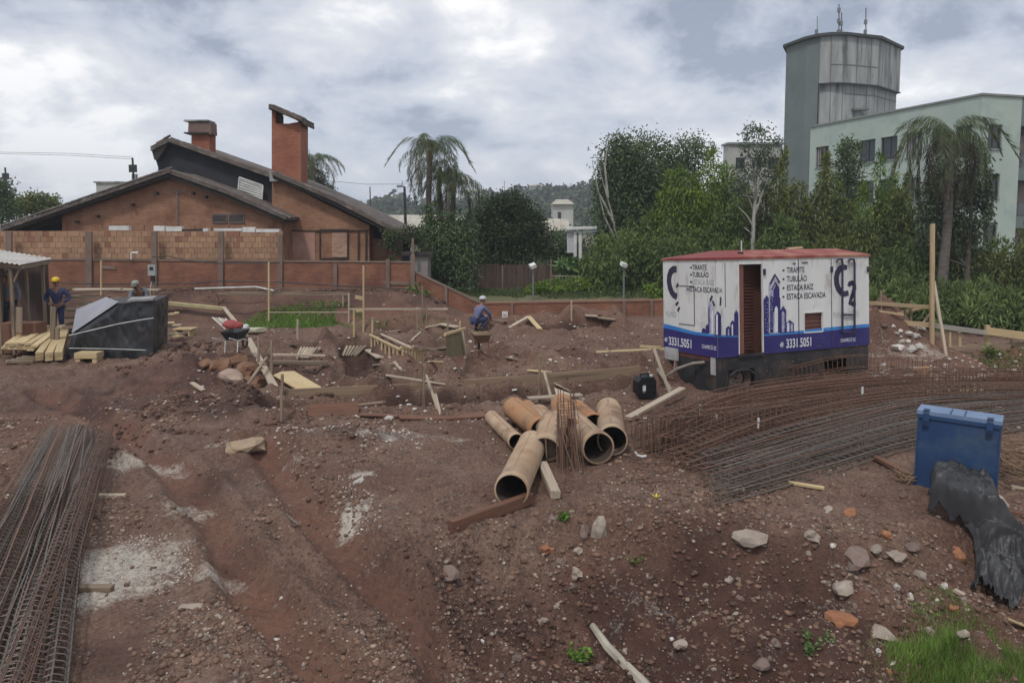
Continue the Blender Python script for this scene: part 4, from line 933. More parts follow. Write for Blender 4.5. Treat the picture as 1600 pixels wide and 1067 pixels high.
def weed(px, py, h, n, label, seed=0, spread=.5, lf=.05, m=None):
    r_ = random.Random(seed); p = G(px, py); o = thing('weed', p, label, 'weed'); b = MB(); P, D = [], []
    for i in range(n):
        a = r_.uniform(0, 6.28); e = p + Vector((math.cos(a) * h * spread * r_.random(), math.sin(a) * h * spread * r_.random(), h * r_.uniform(.5, 1)))
        b.tube([p, p.lerp(e, .5) + Vector((0, 0, .03)), e], .003, 3)
        for k in range(9):
            q = p.lerp(e, .25 + .75 * k / 8); P.append(tuple(q)); D.append((r_.gauss(0, 1), r_.gauss(0, 1), r_.uniform(-.1, .7)))
    b.build('stem', L_WEED, o); lm = leaf_mesh('leaves', np.array(P) - np.array(p), np.array(D), lf, lf * .6, m or L_WEED); lm.parent = o; return o
weed(1262, 1030, .30, 12, 'light green leafy weed standing alone at the bottom of the rubble bank', 1, .5, .045)
weed(1290, 1010, .16, 5, 'small weed sprig just right of the tall leafy weed', 2, .6, .035)
weed(908, 1035, .16, 26, 'dense grassy weed tuft left of the broken concrete post', 3, .9, .06, L_GRASS)
weed(880, 815, .12, 16, 'small green tuft above the rocks, right of the thick timber', 4, .8, .05, L_GRASS)
weed(990, 885, .14, 7, 'sparse dull weed in the middle of the dark red bank', 5, .9, .04, L_OLIVE)
weed(1545, 560, .3, 10, 'green weeds on the small mound behind the right railing', 6, 1., .1, L_OLIVE)
# ================================================================== TRAILER
M_TWHITE = mat('chalky_white_paint', (.68, .68, .655), (.58, .58, .56), .5, 1.2, stretch=(1, 1, .5), c3=(.40, .38, .35), s3=2.2)
M_TRED = mat('faded_red_roof', (.20, .032, .028), (.28, .075, .055), .6, .9, lo=.42, hi=.66, c3=(.36, .19, .12), s3=.9)
M_NAVY = mat('navy_print', (.022, .018, .12), (.035, .028, .15), .45, 2.)
M_LBLUE = mat('light_blue_print', (.03, .17, .50), (.05, .24, .55), .45, 2.)
M_INK = mat('dark_ink', (.022, .020, .045), (.04, .035, .07), .5, 6.)
M_TBLACK = mat('dusty_black_steel', (.013, .014, .017), (.034, .031, .030), .6, 1.5, c3=(.07, .05, .04), s3=2.)
M_BROWNIN = mat('brown_louvre', (.115, .042, .030), (.085, .032, .025), .7, 3.)
M_WTXT = mat('white_lettering', (.72, .72, .74), (.6, .6, .62), .5, 6.)
M_FAINT = mat('faded_lettering', (.36, .36, .36), (.5, .5, .48), .7, 30., lo=.45, hi=.55)
M_RUBBER = mat('tyre_rubber', (.05, .038, .033), (.11, .075, .06), .9, 6.)
L_T, W_T = 4.14, 2.11
cN = at(1128, 350, 15.15); ang = math.atan2(1.65, 3.80); TILT = R(3.0)
trl = thing('trailer', (cN.x, 15.15, 0), 'white and navy panelled site trailer with red roof and skyline print', 'trailer', local=True, rot=(-TILT, 0, ang))
TM = Matrix.Translation(trl.location) @ Euler((-TILT, 0, ang)).to_matrix().to_4x4(); TI = TM.inverted()
def loc_ray(px, py):
    o_ = TI @ Vector((0, 0, CAM_H)); d_ = (TI.to_3x3() @ ray(px, py)); return o_, d_
def S_(px, py):   # side face: local (x, z) with y = 0
    o_, d_ = loc_ray(px, py); t = -o_.y / d_.y; p = o_ + d_ * t; return p.x, p.z
def E_(px, py):   # end face: local (y, z) with x = 0
    o_, d_ = loc_ray(px, py); t = -o_.x / d_.x; p = o_ + d_ * t; return p.y, p.z
L_T = S_(1358, 450)[0]; W_T = E_(1036, 450)[0]
ZT = S_(1128, 407)[1]; ZTr = S_(1358, 400)[1]; ZT = (ZT + ZTr) / 2; ZB = -.02
ZS = S_(1250, 548)[1]     # bottom of the printed skin
def bxl(name, x0, x1, y0, y1, z0, z1, m, parent=trl):
    return MB().box(((x0 + x1) / 2, (y0 + y1) / 2, (z0 + z1) / 2), (x1 - x0, y1 - y0, z1 - z0)).build(name, m, parent)
hx0_, hx1_ = S_(1136, 585)[0], S_(1183, 585)[0]
# body shell, split round the openings on the side
dx0, dx1 = S_(1154, 480)[0], S_(1191, 480)[0]; dz0, dz1 = S_(1172, 552)[1], S_(1172, 413)[1]
vx0, vx1 = S_(1256, 500)[0], S_(1285, 500)[0]; vz0, vz1 = S_(1270, 519)[1], S_(1270, 488)[1]
seams = [S_(x, 450)[0] for x in (1191, 1247.5, 1299)]
bxl('body', .02, L_T - .02, .30, W_T - .02, ZS - .1, ZT - .02, M_BROWNIN)
def panel(name, x0, x1, z0, z1, hole=None, m=M_TWHITE):
    b = MB(); g = .008; x0 += g; x1 -= g
    if hole is None: b.box(((x0 + x1) / 2, .02, (z0 + z1) / 2), (x1 - x0, .04, z1 - z0))
    else:
        hx0, hx1, hz0, hz1 = hole
        for a0, a1, c0, c1 in ((x0, hx0, z0, z1), (hx1, x1, z0, z1), (hx0, hx1, z0, hz0), (hx0, hx1, hz1, z1)): b.box(((a0 + a1) / 2, .02, (c0 + c1) / 2), (a1 - a0, .04, c1 - c0))
    return b.build(name, m, trl)
panel('side_panel', 0, dx0, ZS, ZT); panel('header', dx0, dx1, dz1, ZT); panel('side_panel', dx1, seams[1], ZS, ZT); panel('side_panel', seams[1], seams[2], ZS, ZT, (vx0, vx1, vz0, vz1)); panel('side_panel', seams[2], L_T, ZS, ZT)
bxl('door_jamb', dx0 + .008, dx0 + .17, .041, .29, dz0, dz1 - .02, mat('open_door_edge', (.20, .085, .06), (.16, .06, .05), .6))
for k in range(26): z = dz0 + .06 + k * (dz1 - dz0 - .1) / 26; MB().beam((dx0 + .17, .27, z), (dx1 - .01, .27, z), .05, .028).build('louvre_slat', M_BROWNIN, trl)
for x in (dx0 - .004, dx1 + .004): MB().beam((x, -.006, dz0), (x, -.006, dz1 + .02), .02, .03).build('door_trim', M_WHITE, trl)
bxl('door_sill', dx0 - .02, dx1 + .02, -.04, .05, dz0 - .06, dz0 - .01, M_TBLACK)
bxl('vent_panel', vx0 - .005, vx1 + .005, .06, .08, vz0, vz1, mat('rusty_vent', (.17, .07, .055), (.12, .05, .04)))
for k in range(5): z = vz0 + (k + .5) * (vz1 - vz0) / 5; MB().beam((vx0, .05, z), (vx1, .05, z), .015, .02).build('vent_slat', _M['rusty_vent'], trl)
b = MB(); fr_ = [(vx0, vz0), (vx1, vz0), (vx1, vz1), (vx0, vz1)]
for a_, b_ in zip(fr_, fr_[1:] + fr_[:1]): b.beam((a_[0], -.006, a_[1]), (b_[0], -.006, b_[1]), .02, .025)
b.build('vent_frame', M_WHITE, trl)
# end wall panels
ys = [0.0, E_(1105, 450)[0], E_(1060, 450)[0], W_T]; ys = [0.045] + ys[1:]
for a_, b_ in zip(ys[:-1], ys[1:]): MB().box((.02, (a_ + b_) / 2, (ZS + ZT) / 2), (.04, b_ - a_ - .014, ZT - ZS)).build('end_panel', M_TWHITE, trl)
ya, yb = E_(1085, 475)[0], E_(1061, 475)[0]; za, zb = E_(1073, 507)[1], E_(1073, 447)[1]
b = MB()
for p_, q_ in (((ya, za), (ya, zb)), ((ya, zb), (yb, zb)), ((yb, za), (ya, za))): b.beam((-.004, p_[0], p_[1]), (-.004, q_[0], q_[1]), .012, .014)
b.build('hatch_frame', M_INK, trl)
# roof: shallow red hip
b = MB(); e_ = .025; rh = .20
b.add([(-e_, -e_, ZT), (L_T + e_, -e_, ZT), (L_T + e_, W_T + e_, ZT), (-e_, W_T + e_, ZT), (-e_, -e_, ZT + .05), (L_T + e_, -e_, ZT + .05), (L_T + e_, W_T + e_, ZT + .05), (-e_, W_T + e_, ZT + .05),
       (.9, W_T * .38, ZT + rh), (L_T - .25, W_T * .38, ZT + rh), (L_T - .25, W_T * .66, ZT + rh), (.9, W_T * .66, ZT + rh)],
      [(3, 2, 1, 0), (0, 1, 5, 4), (1, 2, 6, 5), (2, 3, 7, 6), (3, 0, 4, 7), (4, 5, 9, 8), (5, 6, 10, 9), (6, 7, 11, 10), (7, 4, 8, 11), (8, 9, 10, 11)])
b.build('roof', M_TRED, trl)
bxl('roof_gap', .5, 1.35, -.02, .0, ZT - .03, ZT - .001, M_INK) if False else None
MB().tube([(2.75, .9, ZT + rh), (3.2, .9, ZT + rh + .02)], .05, 6).build('roof_pipe', mat('dry_timber', (.42, .31, .19), (.30, .21, .12), .8, 4., stretch=(.6, 8, 8)), trl)
MB().tube([(.95, .35, ZT + .12), (.95, .35, ZT + .40)], .012, 5).build('roof_spike', M_WHITE, trl); bxl('roof_bracket', .88, .96, .3, .4, ZT + .05, ZT + .16, M_TBLACK)
# printed band and light stripe (thin print sheets on the skin)
def sheetS(name, pts, m, y=-.004): b = MB(); b.prism([(x, y, z) for x, z in pts], (0, .002, 0)); return b.build(name, m, trl)
def sheetE(name, pts, m, x=-.004): b = MB(); b.prism([(x, y, z) for y, z in pts], (.002, 0, 0)); return b.build(name, m, trl)
s1 = [(0.0, S_(1128, 524)[1])] + [S_(1155, 524), S_(1191, 523), S_(1250, 519), S_(1300, 514), (L_T, S_(1357.5, 509)[1])]
def band(xa, xb):
    def zi(x): return float(np.interp(x, [p[0] for p in s1], [p[1] for p in s1]))
    xs_ = [xa] + [p[0] for p in s1 if xa < p[0] < xb] + [xb]
    sheetS('navy_band', [(xa, ZS), (xb, ZS)] + [(x, zi(x) - .03) for x in xs_[::-1]], M_NAVY)
    sheetS('blue_stripe', [(x, zi(x) - .029) for x in xs_] + [(x, zi(x) + .045 * min(1, max(.25, x / L_T * 1.4))) for x in xs_[::-1]], M_LBLUE, y=-.003)
band(.004, dx0 - .008); band(dx1 + .01, L_T - .004)
eL = [(0.0, E_(1127, 525)[1]), E_(1085, 521), E_(1060, 515), (W_T, E_(1036, 510)[1])]
sheetE('navy_band', [(.0, ZS), (W_T, ZS)] + [(y, z - .03) for y, z in eL[::-1]], M_NAVY)
sheetE('blue_stripe', [(y, z - .029) for y, z in eL] + [(y, z + .02 + .05 * y / W_T) for y, z in eL[::-1]], M_LBLUE, x=-.003)
# lettering
def letters(txt, size, m, face, px, py, sx=1., bold=.0, name='lettering', off=.006):
    cu = bpy.data.curves.new('txt', 'FONT'); cu.body = txt; cu.size = 1; cu.offset = bold; cu.extrude = .0
    ob = bpy.data.objects.new('txt', cu); COL.objects.link(ob); dg = bpy.context.evaluated_depsgraph_get(); me = bpy.data.meshes.new_from_object(ob.evaluated_get(dg)); bpy.data.objects.remove(ob); bpy.data.curves.remove(cu)
    me.materials.clear(); me.materials.append(m); o = bpy.data.objects.new(name, me); o.parent = trl; COL.objects.link(o)
    for v in me.vertices: v.co = (v.co.x * size * sx, v.co.y * size, 0)
    if face == 'S': x, z = S_(px, py); o.location = (x, -off, z); o.rotation_euler = (R(90), 0, 0)
    else: y, z = E_(px, py); o.location = (-off, y, z); o.rotation_euler = (R(90), 0, R(-90))
    return o
for i, (t_, xe) in enumerate((('TIRANTE', 1256), ('TUBULÃO', 1261), ('ESTACA RAIZ', 1273), ('ESTACA ESCAVADA', 1295))):
    y = 426.5 + i * 14.0 - i * .25
    letters(t_, .175, M_INK, 'S', 1229, y, sx=.72, bold=.012); q = S_(1224, y - 4); sheetS('bullet', [(q[0] - .025, q[1] - .02), (q[0] + .025, q[1] - .02), (q[0] + .025, q[1] + .02), (q[0] - .025, q[1] + .02)], M_INK, y=-.006)
    y2 = 421.5 + i * 11.3
    letters(t_, .155, M_INK if i != 2 else M_FAINT, 'E', 1082 if i < 3 else 1077, y2, sx=.78 if i < 3 else .80, bold=.01)
    q = E_(1080 if i < 3 else 1075, y2 - 3.5); sheetE('bullet', [(q[0] - .03, q[1] - .018), (q[0] + .03, q[1] - .018), (q[0] + .03, q[1] + .018), (q[0] - .03, q[1] + .018)], M_INK, x=-.006)
letters('3331.5051', .27, M_WTXT, 'S', 1228, 543.5, sx=.66, bold=.02); letters('49', .16, M_WTXT, 'S', 1218.5, 542.8, sx=.6, bold=.02)
letters('3331.5051', .26, M_WTXT, 'E', 1045, 538.2, sx=.80, bold=.02); letters('49', .15, M_WTXT, 'E', 1038.5, 533.8, sx=.8, bold=.02)
letters('CHAPECÓ SC', .105, M_WTXT, 'S', 1313, 534.5, sx=.74, bold=.012); letters('CHAPECÓ SC', .11, M_WTXT, 'E', 1097, 543.5, sx=.72, bold=.012)
letters('FUNDAÇÕES', .17, M_FAINT, 'S', 1301, 496.5, sx=.80); letters('FUND', .17, M_FAINT, 'E', 1041, 494, sx=.85)
# big C and 2 of the emblem
def stroke(pts, w, close_=False):
    L_, R_ = [], []
    for i, (x, z) in enumerate(pts):
        a_ = pts[max(i - 1, 0)]; b_ = pts[min(i + 1, len(pts) - 1)]; dx, dz = b_[0] - a_[0], b_[1] - a_[1]; l_ = math.hypot(dx, dz) or 1
        wi = w[i] if isinstance(w, list) else w; L_.append((x - dz / l_ * wi / 2, z + dx / l_ * wi / 2)); R_.append((x + dz / l_ * wi / 2, z - dx / l_ * wi / 2))
    return L_, R_
def strokeobj(face, pts, w, m, name='emblem', off=.006):
    L_, R_ = stroke(pts, w); b = MB(); n_ = len(pts)
    f3 = (lambda p: (p[0], -off, p[1])) if face == 'S' else (lambda p: (-off, p[0], p[1]))
    b.v = [f3(p) for p in L_] + [f3(p) for p in R_]; b.f = [(i, i + 1, n_ + i + 1, n_ + i) for i in range(n_ - 1)]; return b.build(name, m, trl)
Cp = [(1323.5, 418), (1318, 417.5), (1312, 420), (1308, 426), (1306.5, 434), (1307, 443), (1309.5, 451), (1314, 457), (1319.5, 459.5), (1325.5, 457.5)]
strokeobj('S', [S_(*p) for p in Cp], [.10, .13, .145, .15, .15, .15, .15, .14, .125, .12], M_INK)
Tp = [(1325.5, 447), (1327.5, 443), (1331, 442), (1334.5, 444.5), (1335, 450), (1333, 457), (1330, 465), (1327.5, 474), (1332, 474.5), (1337, 473)]
strokeobj('S', [S_(*p) for p in Tp], [.09, .11, .12, .12, .12, .11, .10, .10, .12, .11], M_INK)
C2 = [(1057.5, 420.5), (1052, 421), (1048, 425), (1046, 432), (1045.5, 440), (1047, 449), (1050, 457), (1053.5, 461.5), (1058, 463.5)]
strokeobj('E', [E_(*p) for p in C2], [.14, .16, .17, .17, .17, .17, .16, .15, .14], M_INK)
for p in (((1057, 449), (1060, 443)), ((1056, 477), (1060, 472)), ((1059, 486), (1062, 480))): strokeobj('E', [E_(*p[0]), E_(*p[1])], .06, M_INK, 'emblem_fragment')
# skyline print: navy and pale towers
M_SKYL = mat('lilac_print', (.30, .29, .42), (.48, .48, .56), .5, 9., lo=.42, hi=.58)
def tower(face, x0, x1, ytop, ybot, m, peak=0, off=.0055):
    f = S_ if face == 'S' else E_; xm = (x0 + x1) / 2
    pts = [f(x0, ybot), f(x1, ybot), f(x1, ytop + peak), f(xm, ytop), f(x0, ytop + peak)]
    (sheetS if face == 'S' else sheetE)('skyline_print', pts, m, -off)
for i, a_ in enumerate([(1192.5, 1203, 461, 522.5, M_NAVY, 8), (1201, 1218, 428, 521, M_SKYL, 16), (1208, 1217.5, 444, 488, M_NAVY, 9), (1203, 1208, 462, 520, M_NAVY, 3), (1213, 1219, 462, 520, M_NAVY, 4), (1210, 1215, 478, 519, M_WTXT, 4), (1219, 1228, 478, 520, M_NAVY, 7), (1221, 1225, 486, 519, M_SKYL, 3), (1227, 1240, 500, 519, M_NAVY, 5), (1229, 1233, 503, 518, M_WTXT, 2), (1235, 1238, 505, 518, M_SKYL, 2)]): tower('S', *a_, off=.0045 + .0007 * i)
strokeobj('S', [S_(1203, 444), S_(1210.3, 429), S_(1217.7, 442)], .05, M_INK, 'skyline_print', off=.013); strokeobj('S', [S_(1205, 453), S_(1211, 441.5), S_(1216.5, 451)], .035, M_INK, 'skyline_print', off=.0135)
for i, a_ in enumerate([(1147, 1153.5, 484, 524.5, M_NAVY, 6), (1141, 1148, 500, 524.5, M_NAVY, 5), (1134, 1142, 509, 525, M_NAVY, 4), (1143, 1145, 506, 524, M_WTXT, 2), (1137, 1139, 513, 524, M_SKYL, 2)]): tower('S', *a_, off=.0045 + .0007 * i)
for i, a_ in enumerate([(1107, 1116, 465, 522, M_SKYL, 9), (1117, 1127, 486, 525, M_NAVY, 7), (1107, 1109, 478, 521, M_NAVY, 4), (1119, 1122, 490, 523, M_WTXT, 3), (1112, 1115, 484, 522, M_WTXT, 3), (1103, 1108, 506, 520.5, M_NAVY, 4), (1097, 1103, 512, 520, M_NAVY, 3)]): tower('E', *a_, off=.0045 + .0007 * i)
for p in (((1110, 470), (1113.5, 462)), ((1114, 470), (1117, 478)), ((1126, 478), (1127, 464))): strokeobj('E', [E_(*p[0]), E_(*p[1])], .05, M_INK, 'skyline_print', off=.012)
wb = MB()
for x0, x1, y0, y1, nx, ny in ((1203, 1207, 452, 515, 2, 15), (1220, 1227, 490, 517, 3, 7), (1193.5, 1200, 470, 518, 2, 9), (1228, 1239, 504, 517, 4, 3)):
    for i in range(nx):
        for j in range(ny):
            if (i * 5 + j * 3) % 4 == 0: continue
            q = S_(x0 + (i + .5) * (x1 - x0) / nx, y0 + (j + .5) * (y1 - y0) / ny); wb.box((q[0], -.0145, q[1]), (.016, .001, .022))
tag(wb.build('skyline_windows', M_SKYL, trl), kind='stuff')
M_MUD = mat('splashed_mud', (.20, .12, .09), (.14, .085, .065), .95, 8.); sp_ = MB(); rr_ = random.Random(3)
for k in range(240):
    x = rr_.uniform(.05, L_T - .1); z = ZB + .05 + (ZS - ZB + .25) * rr_.random() ** 2.2; r0 = rr_.uniform(.004, .016)
    if dx0 - .03 < x < dx1 + .03 or hx0_ < x < hx1_: continue
    sp_.add([(x + math.cos(t * 1.047) * r0, .0145 if z < ZS else -.0065, z + math.sin(t * 1.047) * r0 * 1.5) for t in range(6)], [tuple(range(6))])
tag(sp_.build('mud_splashes', M_MUD, trl), kind='stuff')
# rust runs below the roof edge
rn = MB()
for k in range(26):
    x = rr_.uniform(.05, L_T - .1); l_ = rr_.uniform(.05, .32)
    if dx0 - .03 < x < dx1 + .03: continue
    rn.add([(x - .006, -.0025, ZT - .02), (x + .006, -.0025, ZT - .02), (x + .001, -.0025, ZT - .02 - l_)], [(0, 1, 2)])
tag(rn.build('rust_runs', mat('rust_stain', (.36, .25, .18), (.45, .38, .32), .8, 8.), trl), kind='stuff')
# seams, latches, rails
for x in seams[1:]: MB().beam((x, -.002, ZS + .02), (x, -.002, ZT - .03), .018 if x == seams[1] else .010, .012).build('seam', M_INK, trl)
MB().beam((S_(1133, 450)[0], -.002, S_(1133, 480)[1]), (S_(1133, 450)[0], -.002, ZT - .05), .01, .012).build('seam', M_INK, trl)
for x, y in ((1193.5, 425), (1298.5, 421), (1355.5, 421)):
    q = S_(x, y); MB().box((q[0], -.02, q[1]), (.045, .04, .13)).build('latch', M_INK, trl)
for x, y, w_ in ((1240.5, 411.5, .07), (1257, 410, .16)): q = S_(x, y); MB().box((q[0], -.012, q[1]), (w_, .02, .018)).build('drip_rail', M_INK, trl)
for xpx, xt in ((1313.5, 1303.5), (1332.5, 1322)):
    q0, q1, q2 = S_(xpx, 519), S_(xpx, 412), S_(xt, 407.5); mid = S_((xpx + xt) / 2 + 2, 405.5)
    MB().tube([(q0[0], -.05, q0[1]), (q1[0], -.05, q1[1]), (mid[0] + .03, -.06, mid[1]), (q2[0] + .04, -.06, q2[1] + .03), (q2[0], -.06, q2[1] - .04)], .024, 6).build('ladder_rail', M_INK, trl)
for y in (491.5, 519):
    q0, q1 = S_(1313.5, y), S_(1332.5, y); MB().tube([(q0[0], -.05, q0[1]), (q1[0], -.05, q1[1])], .022, 6).build('rung', M_INK, trl)
# black chassis skirt with wheel cut-out, wheel, axle
wx, wz = S_(1157, 603); wz = .25; wx = S_(1157, 603)[0]
hx0, hx1 = S_(1139, 585)[0], S_(1180, 585)[0]; hzt = S_(1160, 577)[1]
cx0, cx1 = S_(1288, 560)[0], S_(1326, 560)[0]
b = MB()
for x0, x1, z0, z1 in ((.02, hx0, ZB - .04, ZS), (hx0, hx1, hzt, ZS), (hx1, cx0, ZB, ZS), (cx0, cx1, S_(1300, 560)[1], ZS), (cx1, L_T - .02, ZB + .02, ZS)): b.box(((x0 + x1) / 2, .05, (z0 + z1) / 2), (x1 - x0, .06, z1 - z0))
b.build('skirt', M_TBLACK, trl)
MB().box((.05, W_T / 2, (ZB + ZS) / 2 - .02), (.05, W_T - .10, ZS - ZB)).build('end_skirt', M_TBLACK, trl)
MB().box((L_T - .05, W_T / 2, (ZB + ZS) / 2), (.05, W_T - .10, ZS - ZB)).build('end_skirt', M_TBLACK, trl)
MB().box((L_T / 2, W_T - .05, (ZB + ZS) / 2), (L_T - .1, .05, ZS - ZB)).build('skirt', M_TBLACK, trl)
b = MB(); b.box((L_T / 2, W_T / 2, ZS - .22), (L_T - .2, W_T - .2, .1)); b.build('chassis', M_TBLACK, trl)
a_ = [(hx0 + .02 + (hx1 - hx0 - .04) * t, hzt - .02 - (.10 if t in (0, 1) else 0)) for t in (0, .25, .75, 1)]
b = MB(); b.tube([(x, .0, z) for x, z in a_], .03, 6); b.build('wheel_arch', M_TBLACK, trl)
for yy in (.17, W_T - .25):
    def ring(name, prof, m, parent):
        b = MB(); n_ = 28
        for k in range(n_):
            a0 = 2 * math.pi * k / n_
            for r_, y in prof: b.v.append((wx + math.cos(a0) * r_, yy + y, wz + math.sin(a0) * r_))
        p_ = len(prof); b.f = [(k * p_ + j, ((k + 1) % n_) * p_ + j, ((k + 1) % n_) * p_ + (j + 1) % p_, k * p_ + (j + 1) % p_) for k in range(n_) for j in range(p_)]
        return b.build(name, m, parent, smooth=False)
    wh = ring('wheel', [(.19, -.02), (.19, .06), (.03, .06), (.03, -.03), (.14, -.03)], mat('dusty_rim', (.22, .16, .14), (.12, .09, .08), .7), trl)
    ring('tyre', [(.20, -.05), (.34, -.10), (.375, -.07), (.375, .07), (.34, .10), (.20, .05)], M_RUBBER, wh)
    for k in range(5): a0 = k * 1.2566; MB().tube([(wx + math.cos(a0) * .09, yy - .045, wz + math.sin(a0) * .09), (wx + math.cos(a0) * .09, yy - .02, wz + math.sin(a0) * .09)], .016, 6).build('wheel_nut', M_TBLACK, wh)
# lamps, tags and hose on the end
q0, q1 = E_(1060, 545), E_(1041, 560); MB().box((-.02, (q0[0] + q1[0]) / 2, (q0[1] + q1[1]) / 2), (.05, abs(q1[0] - q0[0]), abs(q1[1] - q0[1]))).build('number_plate', mat('dusty_white', (.42, .41, .40), (.3, .29, .28)), trl)
q0, q1 = E_(1117, 559), E_(1110, 585); MB().box((.015, (q0[0] + q1[0]) / 2, (q0[1] + q1[1]) / 2), (.02, abs(q1[0] - q0[0]), abs(q1[1] - q0[1]))).build('white_tag', _M['dusty_white'], trl)
q0, q1 = E_(1057, 562), E_(1055, 582); MB().beam((-.01, q0[0], q0[1]), (-.01, q1[0], q1[1]), .07, .04).build('pink_strut', mat('pink_paint', (.42, .24, .23)), trl)
h0 = [E_(1101, 566), E_(1090, 567), E_(1075, 573), E_(1060, 583)]
gd = TI @ G(1050, 612)
MB().tube([(.0, h0[0][0], h0[0][1]), (-.12, h0[1][0], h0[1][1]), (-.28, h0[2][0], h0[2][1] - .02), (-.40, h0[3][0], h0[3][1] - .08), (-.48, h0[3][0] + .1, .35), (gd.x, gd.y, gd.z + .03)], .032, 8).build('hose', mat('grey_hose', (.30, .27, .22), (.2, .18, .15)), trl)
for k, (x, y) in enumerate(((1085, 560), (1062, 561), (1128, 560))): q = E_(x, y); MB().beam((.018, q[0], q[1]), (.018, q[0], q[1] - .45), .02, .02).build('skirt_rib', M_TBLACK, trl)

# ================================================================== STEEL CASING PIPES
M_PIPE = mat('rust_washed_pipe', (.32, .205, .125), (.42, .32, .22), .8, 2.2, bump=.3, c3=(.17, .10, .065), s3=2.6, rnd=.10)
M_PIPEO = mat('orange_rust_pipe', (.36, .175, .080), (.33, .20, .11), .8, 2.4, bump=.3, c3=(.17, .095, .06), s3=2.6)
M_PIN = mat('pipe_inside', (.055, .042, .035), (.09, .06, .045), .9, 5.)
def pipe(A, B, r, m, label, zA=None, zB=None, cap=False, flange=True):
    """A far end px, B near open end px (centres); heights above the ground"""
    pa, pb = G(*A), G(*B); za = r if zA is None else zA; zb_ = r if zB is None else zB
    # centre seen at the pixel: slide the point so the raised axis projects there
    def lift(px, z): 
        g = G(*px); return at_z(px[0], px[1], g.z * .0 + gz(g.x, g.y) + z)
    pa, pb = lift(A, za), lift(B, zb_)
    o = thing('casing_pipe', tuple(pb), label, 'pipe', 'steel casing pipes heaped in the middle'); d = (pb - pa).normalized(); _, s, u = frame_of(d); n_ = 28; b = MB(); L_ = (pb - pa).length
    prof = [(0, r), (.04, r), (.05, r * .985), (L_ * .5, r * .985), (L_ - .13, r * .985), (L_ - .12, r * 1.03 if flange else r * .985), (L_, r * 1.03 if flange else r), (L_, r * .92), (0, r * .92)]
    for t, rr in prof:
        for k in range(n_): a0 = 2 * math.pi * k / n_; b.v.append(tuple(pa + d * t + (s * math.cos(a0) + u * math.sin(a0)) * rr))
    m_ = len(prof); outer = MB(); outer.v = b.v; outer.f = [(i * n_ + k, i * n_ + (k + 1) % n_, ((i + 1) % m_) * n_ + (k + 1) % n_, ((i + 1) % m_) * n_ + k) for i in range(m_) for k in range(n_) if i != 7]
    outer.build('pipe_wall', m, o, smooth=False).data.shade_smooth()
    c = MB(); c.v = [v for v in b.v[7 * n_:]]; c.v = [tuple(Vector(v) * 1.0 - 0 * d) for v in c.v]
    c.f = [(k, (k + 1) % n_, n_ + (k + 1) % n_, n_ + k) for k in range(n_)]; c.build('bore', M_PIN, o)
    if cap:
        c = MB(); c.v = [tuple(pb - d * .05 + (s * math.cos(2 * math.pi * k / n_) + u * math.sin(2 * math.pi * k / n_)) * r * .9) for k in range(n_)]; c.f = [tuple(range(n_))]; c.build('end_plate', M_PIN, o)
        MB().beam(pb - d * .04 - u * r * .85, pb - d * .04 + u * r * .85, .02, .05).build('end_rib', M_PIPE, o)
    w_ = MB(); w_.beam(pa + d * .1 + u * r * .99 + s * .02, pb - d * .15 + u * r * .99 + s * .02, .02, .012); w_.build('weld_seam', m, o)
    return o
pipe((832, 694), (799, 766), .215, M_PIPE, 'longest near pipe lying toward the camera with a black open mouth, beside the thick timber')
pipe((802, 637), (846, 672), .20, M_PIPEO, 'orange pipe at the upper left of the heap, mouth turned right')
pipe((768, 652), (807, 690), .125, M_PIPE, 'thinnest pale pipe at the left end of the heap')
pipe((842, 648), (868, 690), .19, M_PIPE, 'pale pipe behind the orange one, half covered by the wire cage', zB=.22)
pipe((822, 636), (840, 650), .14, M_PIPEO, 'short orange pipe end at the back of the heap')
pipe((866, 658), (853, 702), .21, M_PIPE, 'middle pipe with a rib across its mouth left of the wire cage', cap=True, zA=.5, zB=.26)
pipe((878, 632), (886, 672), .20, M_PIPEO, 'rust orange pipe under the upright wire cage', zA=.32, zB=.34)
pipe((900, 640), (928, 664), .19, M_PIPEO, 'rear right pipe with only the top of its dark mouth showing')
pipe((886, 655), (935, 700), .235, M_PIPE, 'wide pipe right of the wire cage with its thin rimmed mouth facing the camera')
pipe((951, 640), (957, 688), .225, M_PIPE, 'right hand pipe of the heap, pale top and a collared mouth', zB=.26)

# ================================================================== STEEL REINFORCEMENT
M_REB = mat('dark_rusty_steel', (.11, .070, .055), (.17, .095, .065), .65, 5., rnd=.25)
M_REBG = mat('grey_steel_bar', (.155, .128, .105), (.09, .072, .060), .45, 6., rnd=.25)
M_REBR = mat('orange_rusty_steel', (.155, .080, .050), (.105, .058, .040), .8, 6., rnd=.2)
def path_pts(pxs, lift, n=14):
    P_ = [G(*p) for p in pxs]; P_ = [Vector((p.x, p.y, p.z + l)) for p, l in zip(P_, lift if isinstance(lift, (list, tuple)) else [lift] * len(P_))]
    out_ = []; m_ = len(P_) - 1
    for i in range(n + 1):
        t = i / n * m_; k = min(int(t), m_ - 1); f = t - k
        p0, p1, p2, p3 = P_[max(k - 1, 0)], P_[k], P_[k + 1], P_[min(k + 2, m_)]
        out_.append(.5 * ((2 * p1) + (p2 - p0) * f + (2 * p0 - 5 * p1 + 4 * p2 - p3) * f * f + (3 * p1 - p0 - 3 * p2 + p3) * f ** 3))
    return out_
